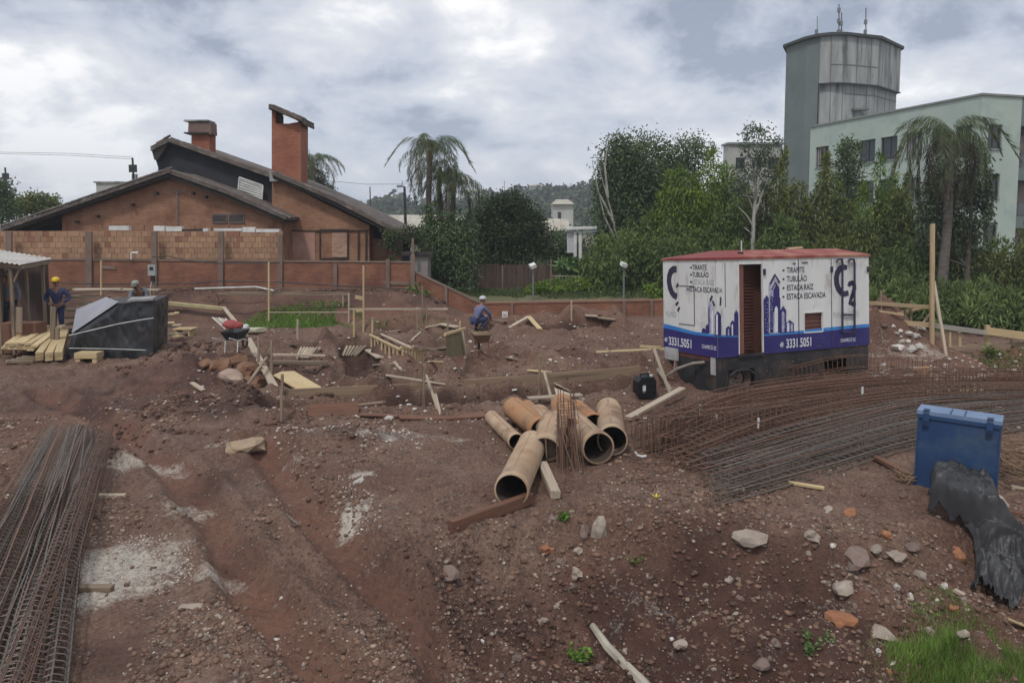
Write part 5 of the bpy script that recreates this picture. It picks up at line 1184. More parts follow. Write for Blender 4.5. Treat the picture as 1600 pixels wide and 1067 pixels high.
def resample(pts, step):
    L_ = [0]
    for a_, b_ in zip(pts[:-1], pts[1:]): L_.append(L_[-1] + (b_ - a_).length)
    n_ = max(2, int(L_[-1] / step)); out_ = []
    for i in range(n_ + 1):
        s = L_[-1] * i / n_; k = max(0, min(len(pts) - 2, int(np.searchsorted(L_, s)) - 1)); f = (s - L_[k]) / max(1e-9, L_[k + 1] - L_[k]); out_.append(pts[k].lerp(pts[k + 1], f))
    return out_
def round_cage(path, r, label, nbar=6, pitch=.085, br=.0065, sr=.004, m=M_REBG, group=None, ph=0.):
    p0 = path[0]; o = thing('round_rebar_cage', tuple(p0), label, 'rebar cage', group); c = resample(path, .30); fr_l = []
    for i, p in enumerate(c): d = (c[min(i + 1, len(c) - 1)] - c[max(i - 1, 0)]); fr_l.append(frame_of(d))
    for k in range(nbar):
        a0 = 2 * math.pi * k / nbar + ph
        MB().tube([p + (f[1] * math.cos(a0) + f[2] * math.sin(a0)) * r for p, f in zip(c, fr_l)], br, 5).build('bar', m, o)
    b = MB(); L_ = sum((q - p).length for p, q in zip(c[:-1], c[1:])); turns = L_ / pitch; ns = int(turns * 10); pts = []
    for i in range(ns + 1):
        t = i / ns * (len(c) - 1); k = min(int(t), len(c) - 2); f = t - k; p = c[k].lerp(c[k + 1], f); a0 = 2 * math.pi * turns * i / ns; pts.append(p + (fr_l[k][1] * math.cos(a0) + fr_l[k][2] * math.sin(a0)) * (r + sr * 1.5))
    b.tube(pts, sr, 3); b.build('spiral', m, o); return o
def lerp2(a_, b_, t): return (a_[0] + (b_[0] - a_[0]) * t, a_[1] + (b_[1] - a_[1]) * t)
def gpath(a_, b_, z, n=10, sag=.0):
    """world-space straight run over the ground between two ground points"""
    out_ = []
    for i in range(n + 1):
        t = i / n; x = a_.x + (b_.x - a_.x) * t; y = a_.y + (b_.y - a_.y) * t; out_.append(Vector((x, y, a_.z * (1 - t) + b_.z * t + z + .012 * math.sin(i * 1.7 + x * 3))))
    return out_
GL = 'reinforcement cages laid side by side at the left'
# far (top) ends and near (bottom) ends of the left bundle, left to right; near ends run out of the frame
far_l = [at_z(x, y, .1) for x, y in ((73, 682), (83, 681), (92, 680), (101, 679), (110, 679), (119, 679), (128, 679), (136, 680))]
d_l = (at_z(66, 1100, .1) - at_z(160, 700, .1)).normalized()
labs = ['leftmost spiral cage of the wide bundle, running out of the left edge', 'second spiral cage from the left in the wide bundle', 'third cage of the wide bundle, dense grey bars', 'fourth cage of the wide bundle, beside the dense grey bars', 'fifth cage of the wide bundle, over the middle sleeper', 'sixth cage of the wide bundle, its spiral showing near the bottom left', 'seventh cage, next to last on the right of the wide bundle', 'right edge cage of the wide bundle, before the gap']
for i, p in enumerate(far_l):
    a_ = Vector((p.x, p.y, 0)); Lc = 7.9
    b_ = a_ + Vector((d_l.x + (-.028 + .018 * i) * .5, d_l.y, 0)) * Lc; a_.z, b_.z = gz(a_.x, a_.y) * .3 + .06, .05
    round_cage(gpath(a_, b_, .085 + (.03 if i % 2 else 0)), .098, labs[i], 5, .10, .0095, .0050, M_REBG if i % 3 else M_REB, GL, ph=i * .4)
    if i < 7:
        q = MB(); 
for i, (xf, yf, xn) in enumerate(((150, 702, 14), (163, 698, 52))):
    a_ = at_z(xf, yf, .1); b_ = a_ + (at_z(xn, 1090, .1) - a_) * 1.12; a_.z = b_.z = .05
    round_cage(gpath(a_, b_, .12), .10, ('narrow spiral cage just right of the wide bundle, crossing three sleepers', 'rightmost spiral cage at the left, beside the pale concrete dust')[i], 6, .10, .0075, .0042, M_REB if i else M_REBG, GL, ph=.5 * i)
    if i == 1:
        a2, b2 = a_ + Vector((-.07, .25, 0)), b_ + Vector((-.1, 0, 0)); round_cage(gpath(a2, b2, .31), .085, 'spiral cage stacked on top of the two rightmost ones', 6, .12, .0065, .004, M_REB, GL)
for i in range(5):   # loose straight bars over the wide bundle
    t = random.random(); p = at_z(92 + 48 * t, 667 + random.uniform(-2, 22), .1); a_ = Vector((p.x, p.y, .05)); b_ = a_ + Vector((d_l.x - .012 + random.uniform(-.02, .02), d_l.y, 0)) * random.uniform(6.8, 8)
    pts = gpath(a_, b_, random.uniform(.19, .23)); o = MB().tube(pts, .0085, 5).build('steel_bar', random.choice((M_REBG, M_REBG, M_REB)), origin=pts[0]); tag(o, 'long thin grey steel bar lying along the top of the left cage bundle', 'steel bar', 'loose bars on the left cage bundle')

def box_cage(path, w, h, label, m=M_REBR, br=.0065, pitch=.20, group='square reinforcement cages heaped right of the pipes', sr=.0062, twist=0., st_h=None):
    p0 = path[0]; o = thing('square_rebar_cage', tuple(p0), label, 'rebar cage', group); c = resample(path, .45); fl = [frame_of(c[min(i + 1, len(c) - 1)] - c[max(i - 1, 0)]) for i in range(len(c))]
    for sx, sz in ((-1, -1), (1, -1), (1, 1), (-1, 1)): MB().tube([p + f[1] * (sx * w / 2) + f[2] * (sz * h / 2) for p, f in zip(c, fl)], br * 1.35, 5).build('bar', m, o)
    st = MB(); q = [(0, -w / 2, -h / 2), (0, w / 2, -h / 2), (0, w / 2, h / 2), (0, -w / 2, h / 2), (0, -w / 2, -h / 2)]; st.tube(q, sr, 4)
    me = None
    for p, f in zip(*[(lambda cc: (cc, [frame_of(cc[min(i + 1, len(cc) - 1)] - cc[max(i - 1, 0)]) for i in range(len(cc))]))(resample(path, pitch))][0]):
        if me is None: s0 = st.build('stirrup', m); s0.parent = o; me = s0.data
        else: s0 = bpy.data.objects.new('stirrup', me); s0.parent = o; COL.objects.link(s0)
        M3 = Matrix((f[0], -f[1], f[2])).transposed(); s0.rotation_euler = M3.to_euler(); s0.rotation_euler.rotate_axis('X', random.uniform(-.05, .05)); s0.location = p - p0
    return o
# lower grey group (near), fanning from the left ends at (1115,790)
nearL = [(1118, 786), (1116, 776), (1112, 765), (1105, 755), (1090, 745), (1070, 735)]
nearM = [(1290, 738), (1290, 728), (1288, 718), (1280, 708), (1275, 698), (1262, 688)]
nearR = [(1440, 694), (1440, 684), (1438, 675), (1436, 666), (1432, 656), (1430, 648)]
nearE = [(1640, 666), (1640, 659), (1640, 652), (1640, 646), (1640, 640), (1640, 634)]
lab = ['nearest square cage, its left end closest to the camera', 'second square cage behind the nearest one', 'third square cage of the grey near group', 'fourth square cage, ragged left end over bare ground', 'fifth square cage of the grey near group with bright stirrups', 'last square cage of the grey near group']
for i in range(6): box_cage(path_pts([nearL[i], nearM[i], nearR[i], nearE[i]], [.07, .08, .08, .1]), .15, .13, lab[i], M_REBG if i < 4 else M_REB, .0075, .16)
lab = ['upper square cage lying over the first and second near cages', 'upper square cage lying over the third near cage', 'upper square cage lying over the fifth near cage']
for i, k in enumerate((0, 2, 4)): box_cage(path_pts([(nearL[k][0] + 12, nearL[k][1] - 5), nearM[k + 1], nearR[k + 1], nearE[k + 1]], .22), .14, .12, lab[i], M_REBG, .0075, .17)
farL = [(1040, 715), (1015, 712), (1000, 705), (985, 700), (985, 690)]
farM = [(1180, 665), (1170, 658), (1165, 652), (1160, 646), (1150, 640)]
farR = [(1400, 632), (1400, 626), (1390, 620), (1380, 614), (1370, 608)]
farE = [(1650, 626), (1650, 621), (1650, 616), (1640, 611), (1480, 596)]
lab = ['tall rusty square cage whose left end stands nearest the pipe heap', 'rusty cage with tall stirrups just behind the front rusty one', 'rusty cage in the middle of the far pile', 'rusty cage toward the back of the far pile', 'rearmost rusty cage close to the trailer wheel']
for i in range(5): box_cage(path_pts([farL[i], farM[i], farR[i], farE[i]], [.16, .17, .15, .15]), .20, .30, lab[i], M_REBR if i % 2 else M_REB, .0065, .15)
lab = ['rusty cage stacked on the front of the far pile', 'rusty cage stacked on the middle of the far pile', 'topmost rusty cage of the far pile, near the trailer']
for i in range(3): box_cage(path_pts([(farL[i][0] + 20, farL[i][1]), farM[i + 1], farR[i + 1], farE[i + 1]], [.42, .40, .36, .34]), .20, .24, lab[i], M_REBR, .0065, .15)
box_cage(path_pts([(986, 716), (1110, 700), (1240, 680)], [.30, .30, .28]), .26, .55, 'tallest upright cage with close vertical stirrups beside the right hand pipe', M_REB, .007, .13, sr=.0075)
box_cage(path_pts([(1000, 706), (1120, 686), (1250, 664)], [.28, .30, .28]), .24, .5, 'tall upright cage just behind the tallest one', M_REBR, .007, .14, sr=.0075)
box_cage(path_pts([(1236, 606), (1300, 592), (1352, 588)], [.30, .34, .36]), .16, .26, 'short upright cage leaning along the foot of the trailer', M_REBR, .006, .12)
box_cage(path_pts([(1352, 590), (1420, 586), (1480, 590)], [.25, .25, .22]), .2, .3, 'short cage beyond the trailer corner in front of the white rubble', M_REBR, .006, .12)
lab = ['frontmost brown cage in the gap between grey and rusty piles', 'second brown cage in the gap between grey and rusty piles', 'third brown cage in the gap between the piles', 'last brown cage of the gap, touching the rusty pile']
midL = [(1062, 742), (1050, 735), (1045, 728), (1040, 722)]; midM = [(1240, 688), (1225, 682), (1210, 677), (1195, 671)]; midR = [(1425, 646), (1420, 642), (1412, 638), (1406, 635)]; midE = [(1650, 636), (1650, 633), (1650, 630), (1650, 628)]
for i in range(4): box_cage(path_pts([midL[i], midM[i], midR[i], midE[i]], [.10, .12, .12, .12]), .20, .20, lab[i], M_REBR if i % 2 else M_REB, .0065, .16)
for i in range(3): box_cage(path_pts([(midL[i][0] + 25, midL[i][1] - 8), midM[i + 1], midR[i + 1], midE[i + 1]], [.30, .32, .30, .28]), .18, .18, ('left', 'middle', 'right')[i] + ' brown cage stacked over the gap between the piles', M_REBR if i % 2 else M_REB, .0065, .16)
for i in range(34):
    t = random.random(); grp = 'loose bars spread over the cages right of the pipes'
    if t < .45:
        k = random.uniform(0, 4.9); f = k - int(k); k = int(k); sel = lambda A: lerp2(A[k], A[k + 1], f)
        l_ = sel(nearL); pts = path_pts([(l_[0] + random.uniform(-15, 60), l_[1] - random.uniform(0, 12)), sel(nearM), sel(nearR), sel(nearE)], random.uniform(.15, .34)); m = random.choice((M_REBG, M_REB)); lb = 'thin dark steel bar in the nearer, greyer half of the cage heap'
    else:
        k = random.uniform(0, 3.9); f = k - int(k); k = int(k); sel = lambda A: lerp2(A[k], A[k + 1], f)
        l_ = sel(farL); e = random.uniform(.25, .46); pts = path_pts([(l_[0] + random.uniform(10, 110), l_[1] - random.uniform(5, 30)), sel(farM), sel(farR), sel(farE)], [e * .7, e, e * .9, e * .8]); m = random.choice((M_REBR, M_REBR, M_REB)); lb = 'thin rusty steel bar in the farther, browner half of the cage heap'
    o = MB().tube(pts, .0065, 5).build('steel_bar', m, origin=pts[0]); tag(o, lb, 'steel bar', grp + (' (near)' if t < .45 else ' (far)'))
for i, (x0, y0, x1, y1) in enumerate(((1000, 655, 1140, 628), (1010, 648, 1180, 615), (1050, 640, 1230, 607), (995, 662, 1120, 640), (1080, 634, 1300, 598))):
    pts = path_pts([(x0, y0 + 30), lerp2((x0, y0 + 22), (x1, y1 + 20), .5), (x1, y1 + 18)], [.25, .3, .2]); tag(MB().tube(pts, .009, 5).build('steel_bar', M_REBG, origin=pts[0]), 'long dark bar sweeping behind the rusty cages under the trailer', 'steel bar', 'dark bars under the trailer')
for i in range(16):  # scattered cut ends on the ground left of the heap
    x, y = random.uniform(960, 1110), random.uniform(712, 765); a0 = random.uniform(-.5, .5); p = G(x, y); q = p + Vector((math.cos(a0), math.sin(a0) * .6, 0)) * random.uniform(.4, 1.3); q.z = gz(q.x, q.y)
    tag(MB().tube([p + Vector((0, 0, .03)), q + Vector((0, 0, .04))], .006, 5).build('steel_rod', M_REB, origin=p), 'short steel offcut on the mud between the pipes and the cages', 'steel rod', 'steel offcuts by the left end of the cages')
for x, y, lb in ((1118, 655, 'first white plastic spacer stick standing in the cages'), (1093, 640, 'white stick left of the first pair, in the far cages'), (1184, 662, 'small white stick in the middle of the rusty cages'), (1346, 612, 'white stick standing above the cages right of the trailer')):
    p = G(x, y + 34); z = at(x, y, p.y).z; o = MB().beam((p.x, p.y, z - .07), (p.x, p.y, z + .09), .03, .03).build('spacer_stick', M_WHITE, origin=(p.x, p.y, z - .07)); tag(o, lb, 'stick')
for x, y, lb in ((1003, 652, 'curved white plastic scrap at the left of the rusty cages'), (1155, 637, 'bent white plastic scrap on the rusty cages below the wheel'), (1070, 651, 'tiny white scrap caught in the rusty cages'), (1001, 711, 'white paper scrap on the mud by the left cage ends')):
    p = G(x, y + 18); z = at(x, y, p.y).z; pts = [Vector((p.x - .08, p.y, z + .05)), Vector((p.x - .05, p.y, z)), Vector((p.x + .02, p.y, z - .02)), Vector((p.x + .08, p.y, z - .01))]; tag(MB().tube(pts, .018, 6).build('plastic_scrap', M_WHITE, origin=pts[0]), lb, 'scrap')
# upright wire bundle over the pipes
p = G(888, 735); ub = thing('wire_cage', tuple(p), 'upright cone of thin rusty wires standing over the pipe heap', 'rebar cage')
topc = at(884, 640, p.y + .25)
for k in range(34):
    a0 = k * 2.4; rr = .05 + .20 * random.random(); t_ = topc + Vector((math.cos(a0) * .13, math.sin(a0) * .08, random.uniform(-.25, .32))); b_ = Vector((p.x + math.cos(a0) * rr * 1.05, p.y + math.sin(a0) * rr * .7, gz(p.x, p.y) + random.choice((0, 0, .1, .3))))
    if k % 9 == 0: b_ = G(random.choice((905, 880, 895, 910)), random.uniform(755, 775))
    MB().tube([b_, b_.lerp(t_, .5) + Vector((random.uniform(-.02, .02), 0, 0)), t_], .005, 4).build('wire', M_REBR if k % 3 else M_REB, ub)
for k in range(9):
    c = topc + Vector((0, 0, .1 - k * .085)); r_ = .13 + k * .006; MB().tube([c + Vector((math.cos(t * .5236) * r_, math.sin(t * .5236) * r_ * .7, random.uniform(-.01, .01))) for t in range(13)], .0045, 4).build('ring', M_REBR, ub)
# ================================================================== TIMBER
M_TIM = mat('grey_brown_timber', (.27, .205, .14), (.18, .135, .095), .85, 3., stretch=(.5, 9, 9), bump=.3, rnd=.2, c3=(.09, .06, .045), s3=1.5)
M_NEW = mat('fresh_pine', (.52, .41, .235), (.42, .31, .165), .75, 3., stretch=(.5, 9, 9), rnd=.12)
M_RED = mat('wet_red_timber', (.175, .085, .052), (.115, .056, .038), .75, 3., stretch=(.5, 9, 9), bump=.3, rnd=.15)
M_PALET = mat('pale_old_board', (.46, .38, .29), (.34, .28, .21), .85, 3., stretch=(.5, 9, 9), rnd=.12)
def timber(a_, b_, w, t, m, name='plank', label=None, cat=None, group=None, roll=0., parent=None, bow=.0, up=(0, 0, 1)):
    a_, b_ = Vector(a_), Vector(b_); L_ = (b_ - a_).length; d, s, u = frame_of(b_ - a_, Vector(up)); n_ = 4; B = MB(); c = min(w, t) * .12
    sec = [(-w / 2 + c, -t / 2), (w / 2 - c, -t / 2), (w / 2, -t / 2 + c), (w / 2, t / 2 - c), (w / 2 - c, t / 2), (-w / 2 + c, t / 2), (-w / 2, t / 2 - c), (-w / 2, -t / 2 + c)]
    for i in range(n_ + 1):
        f = i / n_; z = bow * math.sin(math.pi * f)
        for y_, z_ in sec: B.v.append((L_ * f + (random.uniform(-.01, .01) if i in (0, n_) else 0), y_, z_ + z))
    for i in range(n_):
        for k in range(8): B.f.append((i * 8 + k, i * 8 + (k + 1) % 8, (i + 1) * 8 + (k + 1) % 8, (i + 1) * 8 + k))
    B.f += [tuple(range(8))[::-1], tuple(n_ * 8 + k for k in range(8))]
    o = B.build(name, m); M3 = Matrix((d, -s, u)).transposed()
    if roll: M3 = M3 @ Matrix.Rotation(roll, 3, 'X')
    if parent is not None: o.parent = parent; o.location = a_ - Vector(WL[parent.name])
    else: o.location = a_; WL[o.name] = tuple(a_)
    o.rotation_euler = M3.to_euler(); tag(o, label, cat, group); return o
def GP(px, py, z=0.): p = G(px, py); p.z += z; return p
def plank(x0, y0, x1, y1, w, t, m, label, cat='plank', name='plank', z=None, z1=None, group=None, roll=0., bow=0.):
    z = t / 2 + .01 if z is None else z; z1 = z if z1 is None else z1
    return timber(GP(x0, y0, z), GP(x1, y1, z1), w, t, m, name, label, cat, group, roll, bow=bow)
def stake(px, ytop, ybot, label, w=.045, m=M_TIM, px2=None, name='stake', group=None, th=None):
    b_ = GP(px if px2 is None else px2, ybot, -.05); t_ = at(px, ytop, b_.y - .02); return timber(b_, t_, w, th or w, m, name, label, 'stake', group)
# foreground and middle
plank(703, 834, 829, 788, .09, .15, M_RED, 'thick reddish timber lying in front of the open mouth of the long pipe', z=.085, name='timber_beam', cat='timber')
plank(624, 655, 757, 652, .30, .035, M_RED, 'wide reddish board running from the pipe heap to the left', z=.05, bow=-.03)
plank(481, 652, 560, 648, .26, .03, M_RED, 'dark wide board left of the reddish one, on edge over the trench', z=.10, roll=1.2)
plank(505, 643, 600, 633, .12, .03, M_TIM, 'grey board lying just behind the dark edge board', z=.06)
plank(562, 652, 622, 654, .12, .03, M_RED, 'short narrow reddish board between the dark board and the wide one', z=.05)
plank(825, 640, 908, 634, .16, .035, M_PALET, 'pale board lying across the back of the pipe heap', z=.22)
plank(868, 608, 888, 618, .30, .03, M_PALET, 'small square pale board end behind the pipe heap', z=.12)
q = [GP(866, 618, .16), GP(914, 634, .14), GP(872, 640, .14)]
o = MB().prism(q, (0, 0, -.02)).build('plywood_offcut', M_PALET, origin=q[0]); tag(o, 'triangular pale plywood offcut behind the wire cage', 'plywood')
stk = plank(848, 735, 868, 782, .13, .11, M_PALET, 'weathered square post lying end on right of the long pipe', name='timber_post', cat='timber', z=.08)
plank(981, 660, 1066, 622, .14, .05, M_PALET, 'pale plank leaning toward the trailer from the right hand pipe', z=.08, z1=.2)
plank(1232, 757, 1287, 766, .06, .04, M_NEW, 'short clean pine batten on bare mud below the grey cages')
plank(1367, 718, 1424, 748, .09, .06, M_RED, 'reddish batten pointing at the blue box from the left')
plank(1580, 764, 1640, 775, .10, .04, M_PALET, 'pale board at the right edge beside the blue box')
plank(1560, 800, 1640, 815, .10, .05, M_RED, 'dull board behind the black sheeting at the right edge')
plank(835, 900, 862, 922, .035, .03, M_PALET, 'thin grey stick among the gravel above the concrete post')
plank(1490, 925, 1535, 950, .06, .04, M_PALET, 'pale stick lying just left of the end of the black sheeting')
plank(1345, 845, 1385, 878, .03, .02, M_TIM, 'dark twig like stick beside the big slab rocks')
plank(1572, 968, 1605, 982, .05, .02, M_NEW, 'clean wood splinter above the grass at the right edge')
for x0, y0, x1, y1, m_, lb in ((1432, 608, 1478, 600, M_NEW, 'pale board lying among rubble just behind the rusty cages'), (1450, 616, 1530, 612, M_NEW, 'long pale board behind the steel near the blue box'), (1490, 606, 1570, 604, M_RED, 'long dark red board in front of the right hand mound'), (1475, 622, 1500, 630, M_PALET, 'short tilted board behind the steel above the blue box'), (1560, 604, 1640, 606, M_RED, 'dark board running out of the right edge by the mound'), (1385, 596, 1420, 590, M_PALET, 'small board at the foot of the white rubble'), (760, 500, 790, 503, M_PALET, 'small board below the white box on the low wall'), (700, 545, 716, 556, M_PALET, 'short stick in the trench by the plywood form'), (655, 548, 700, 545, M_TIM, 'grey board sunk in the middle trench'), (520, 600, 560, 606, M_PALET, 'short board on the soil behind the long tan board'), (455, 540, 500, 536, M_TIM, 'grey board behind the first fan of stakes'), (300, 600, 318, 612, M_PALET, 'small offcut on the red spoil at the left'), (790, 560, 822, 566, M_TIM, 'half buried grey board right of the middle trench')):
    plank(x0, y0, x1, y1, .10, .035, m_, lb)
# sleepers under the left cages
plank(10, 779, 196, 778, .07, .05, M_PALET, 'middle sleeper under the left cages, pale grey', name='sleeper', z=.03)
plank(70, 715, 212, 712, .07, .05, M_RED, 'far sleeper under the left cages, beside the wet pale dust', name='sleeper', z=.03)
plank(-40, 926, 176, 925, .08, .06, M_TIM, 'near sleeper under the left cages, on the pale dust', name='sleeper', z=.04)
plank(20, 915, 125, 913, .05, .03, M_TIM, 'thin batten just behind the near sleeper', name='batten', z=.04)
# long board on edge along the trench, in three lengths
q = [(437, 628), (640, 618), (850, 603), (1000, 590)]
for i, lb in enumerate(('left length of the long tan board standing on edge along the trench', 'middle length of the long tan board, behind the pipe heap', 'right length of the long tan board, running to the fuel can')):
    a_ = at_z(q[i][0], q[i][1], 0); b_ = at_z(q[i + 1][0], q[i + 1][1], 0); a_.z = b_.z = .10 + .02 * i; timber(a_, b_, .035, .30 - .02 * i, mat('tan_form_board', (.28, .20, .13), (.20, .14, .095), .85, 2., stretch=(.5, 6, 6), c3=(.12, .075, .055), s3=1.2), 'form_board', lb, 'plank')
for x, yt, yb, lb in ((662, 570, 640, 'stake standing in front of the long tan board, left of the leaning pair'), (843, 555, 632, 'tall thick stake standing over the left of the pipe heap'), (440, 610, 660, 'dark stub post at the left end of the long tan board'), (424, 532, 585, 'tall dark stake at the left of the two stacked beams'), (404, 530, 570, 'short stake just left of the tall dark one'), (441, 585, 618, 'stake standing against the plywood sheet')):
    stake(x, yt, yb, lb, .05)
for x0, y0, x1, y1, lb in ((666, 586, 684, 640, 'first of the leaning pair of battens crossing the long board'), (680, 615, 688, 648, 'shorter leaning batten right of the first one'), (850, 580, 862, 625, 'leaning batten between the tall stake and pipe heap')):
    b_ = GP(x1, y1, 0); timber(b_, at(x0, y0, b_.y + .3), .05, .03, M_PALET, 'batten', lb, 'batten')
plank(425, 573, 512, 574, .09, .10, M_TIM, 'lower dark beam of the stacked pair left of the trench', name='timber_beam', cat='timber', z=.10)
plank(425, 569, 508, 570, .06, .05, M_PALET, 'thin pale batten on top of the dark beam', name='batten', z=.22)
q = [GP(427, 590, .06), GP(440, 587, .10), GP(460, 588, .12), GP(507, 612, .06), GP(468, 613, .04)]
o = MB().prism(q, (0, 0, -.025)).build('plywood_sheet', M_NEW, origin=q[0]); tag(o, 'fresh yellow plywood sheet with cut corners lying at the left end of the long board', 'plywood')
plank(603, 588, 695, 602, .10, .03, M_PALET, 'pale thin plank on the soil behind the long board, left half')
plank(825, 580, 905, 588, .12, .03, M_NEW, 'pale plank lying behind the tall thick stake')
plank(905, 588, 990, 584, .12, .03, M_TIM, 'grey plank end to end with the pale one, toward the trailer')
plank(932, 552, 1040, 547, .22, .04, M_NEW, 'broad pale plank lying left of the trailer corner')
plank(796, 514, 826, 502, .14, .04, M_PALET, 'left leg of the roof shaped pair of boards on a mound', z=.05, z1=.16)
plank(826, 502, 844, 517, .16, .04, M_NEW, 'right leg of the roof shaped pair of boards on a mound', z=.16, z1=.05)
plank(845, 507, 879, 504, .10, .03, M_PALET, 'short white board right of the roof shaped pair')
plank(914, 494, 932, 495, .4, .05, M_PALET, 'small pile board by the low wall, left one')
plank(935, 498, 963, 501, .25, .05, M_TIM, 'darker board by the low wall, right one')
plank(665, 513, 690, 508, .22, .05, M_PALET, 'bent pale board on the mound before the stepped wall')
plank(690, 508, 715, 513, .22, .05, M_PALET, 'board continuing right from the bent one on the mound')
plank(572, 524, 624, 518, .10, .04, M_PALET, 'long thin board pointing at the ladder like forms')
plank(642, 534, 658, 520, .07, .04, M_PALET, 'short leaning batten in the middle distance')
plank(616, 568, 627, 580, .07, .05, M_PALET, 'stubby offcut behind the long board')
plank(585, 572, 615, 570, .12, .04, M_PALET, 'small pale board left of the stubby offcut')
plank(675, 566, 692, 567, .06, .03, M_NEW, 'tiny pale batten on the soil in the middle distance')
plank(380, 532, 330, 500, .08, .04, M_PALET, 'grey batten beyond the leaning plank') if False else None
# long plank leaning over the left spoil ridge
for (x0, y0, x1, y1, w_, lb, m, z0_, z1_) in ((438, 626, 388, 550, .16, 'lower long pale plank propped over the spoil ridge', M_PALET, .05, .35), (385, 545, 350, 500, .12, 'upper long plank continuing behind the red sack', M_PALET, .35, .45), (372, 624, 417, 580, .06, 'thin dark batten crossing under the leaning plank', M_TIM, .03, .3)):
    plank(x0, y0, x1, y1, w_, .05, m, lb, z=z0_, z1=z1_)
# bundles of stakes
for cx_, cy_, n_, lb, m in ((479, 557, 7, 'fan of pale round stakes on the left, in front of the small trench', M_PALET), (551, 553, 6, 'second, shorter fan of stakes right of the first', M_PALET)):
    for i in range(n_):
        x = cx_ - 14 + i * 28 / n_; a_ = GP(x - 3 - (i - 3) * .6, cy_ + 6, .06); b_ = GP(x + 6 + i * 1.0, cy_ - 4, .16)
        tag(MB().tube([a_, b_], .035, 6).build('round_stake', m, origin=a_), lb, 'stake', lb.split(',')[0])
# ladder-like edge forms
def ladder_form(x0, y0, x1, y1, n_, h, label):
    a_, b_ = GP(x0, y0, .0), GP(x1, y1, .0); o = thing('edge_form', tuple(a_), label, 'formwork')
    a2, b2 = a_ + Vector((0, 0, h)), b_ + Vector((0, 0, h))
    timber(a2, b2, .07, .05, M_NEW, 'rail', parent=o); timber(a_ + Vector((.25, .3, h * .9)), b_ + Vector((.25, .3, h * .9)), .07, .05, M_PALET, 'rail', parent=o)
    for i in range(n_): p = a_.lerp(b_, (i + .5) / n_); timber(p + Vector((0, -.02, -.1)), p + Vector((0, -.02, h)), .045, .045, M_NEW, 'peg', parent=o)
ladder_form(578, 535, 625, 560, 8, .22, 'left ladder like edge form of yellow boards and pegs'); ladder_form(627, 558, 664, 565, 8, .25, 'right ladder like edge form with a row of close pegs')
plank(578, 548, 596, 560, .3, .04, M_PALET, 'wide board beside the left edge form')
# pale pieces by the wall and left
plank(384, 521, 409, 521, .42, .10, mat('pale_foam_block', (.52, .49, .36), (.42, .40, .30)), 'pale yellow rectangular block on the mud before the green strip', name='block_slab', cat='block', z=.12, roll=.0)
plank(248, 497, 349, 500, .16, .14, mat('yellow_beam', (.42, .37, .20), (.33, .28, .15)), 'long straight yellow beam poking from behind the black tarpaulin', name='timber_beam', cat='timber', z=.55, z1=.40)
p = GP(290, 524); cr_ = thing('crate', tuple(p), 'small slatted pale crate standing on the mud right of the black tarpaulin', 'crate')
for i in range(5): MB().box((p.x - .24 + i * .12, p.y, p.z + .22), (.10, .5, .03)).build('slat', M_NEW, cr_)
for s in (-.2, .2): MB().box((p.x + s, p.y, p.z + .10), (.05, .45, .2)).build('runner', M_NEW, cr_)
# back railings and batter boards
def rail(x0, y0, x1, y1, Y0, Y1, label, w=.04, t=.10, m=M_PALET): return timber(at(x0, y0, Y0), at(x1, y1, Y1), w, t, m, 'rail_board', label, 'board')
rail(304, 451, 400, 448, 26.3, 26.3, 'white topped rail under the red wall, left half', m=M_WHITE, t=.05); rail(400, 448, 428, 454, 26.3, 26, 'short white rail sloping down under the red wall', m=M_WHITE, t=.05)
rail(340, 458, 545, 459, 25.8, 25.8, 'long grey rail below the white one on the bank', t=.12, m=M_TIM)
rail(545, 483, 700, 483, 24.5, 24.5, 'thin grey rail running right across the dark bank', t=.06, m=M_PALET); rail(420, 488, 545, 488, 24.5, 24.5, 'thin grey string rail above the green strip', t=.025, m=M_PALET)
rail(555, 464, 569, 467, 24, 24, 'short cross board joining the two tall yellow stakes', t=.12, m=M_NEW); rail(556, 486, 569, 485, 24, 24, 'lower cross board joining the two tall yellow stakes', t=.09, m=M_NEW)
for x, yt, yb, m, lb in ((553, 482, 524, M_NEW, 'left leg of the tall yellow stake frame'), (568, 415, 520, M_NEW, 'tallest yellow stake in front of the red wall'), (536, 458, 480, M_PALET, 'short post at the right end of the grey rail'), (545, 458, 505, M_PALET, 'post holding the corner of the grey rail'), (420, 410, 505, M_NEW, 'tall thin stake before the wall left of the green strip'), (601, 490, 510, M_TIM, 'thin stake in the dark part of the bank'), (660, 447, 505, M_TIM, 'thin tall stake before the stepped wall, left one'), (666, 480, 506, M_TIM, 'second thin stake before the stepped wall'), (719, 502, 535, M_NEW, 'stake rising behind the leaning form panel'), (582, 500, 520, M_NEW, 'short pale stake by the edge forms'), (465, 500, 530, M_PALET, 'stub post standing in the green strip'), (652, 490, 520, M_TIM, 'thin dark stake beside the stepped wall foot'), (158, 408, 462, M_NEW, 'yellow stake against the red wall behind the black tarpaulin'), (340, 450, 478, M_TIM, 'stake under the left end of the long grey rail'), (1525 - 632, 470, 500, M_NEW, 'thin stake before the low wall'), (700, 492, 515, M_TIM, 'short stake at the foot of the stepped wall')):
    stake(x, yt, yb, lb, .055, m)
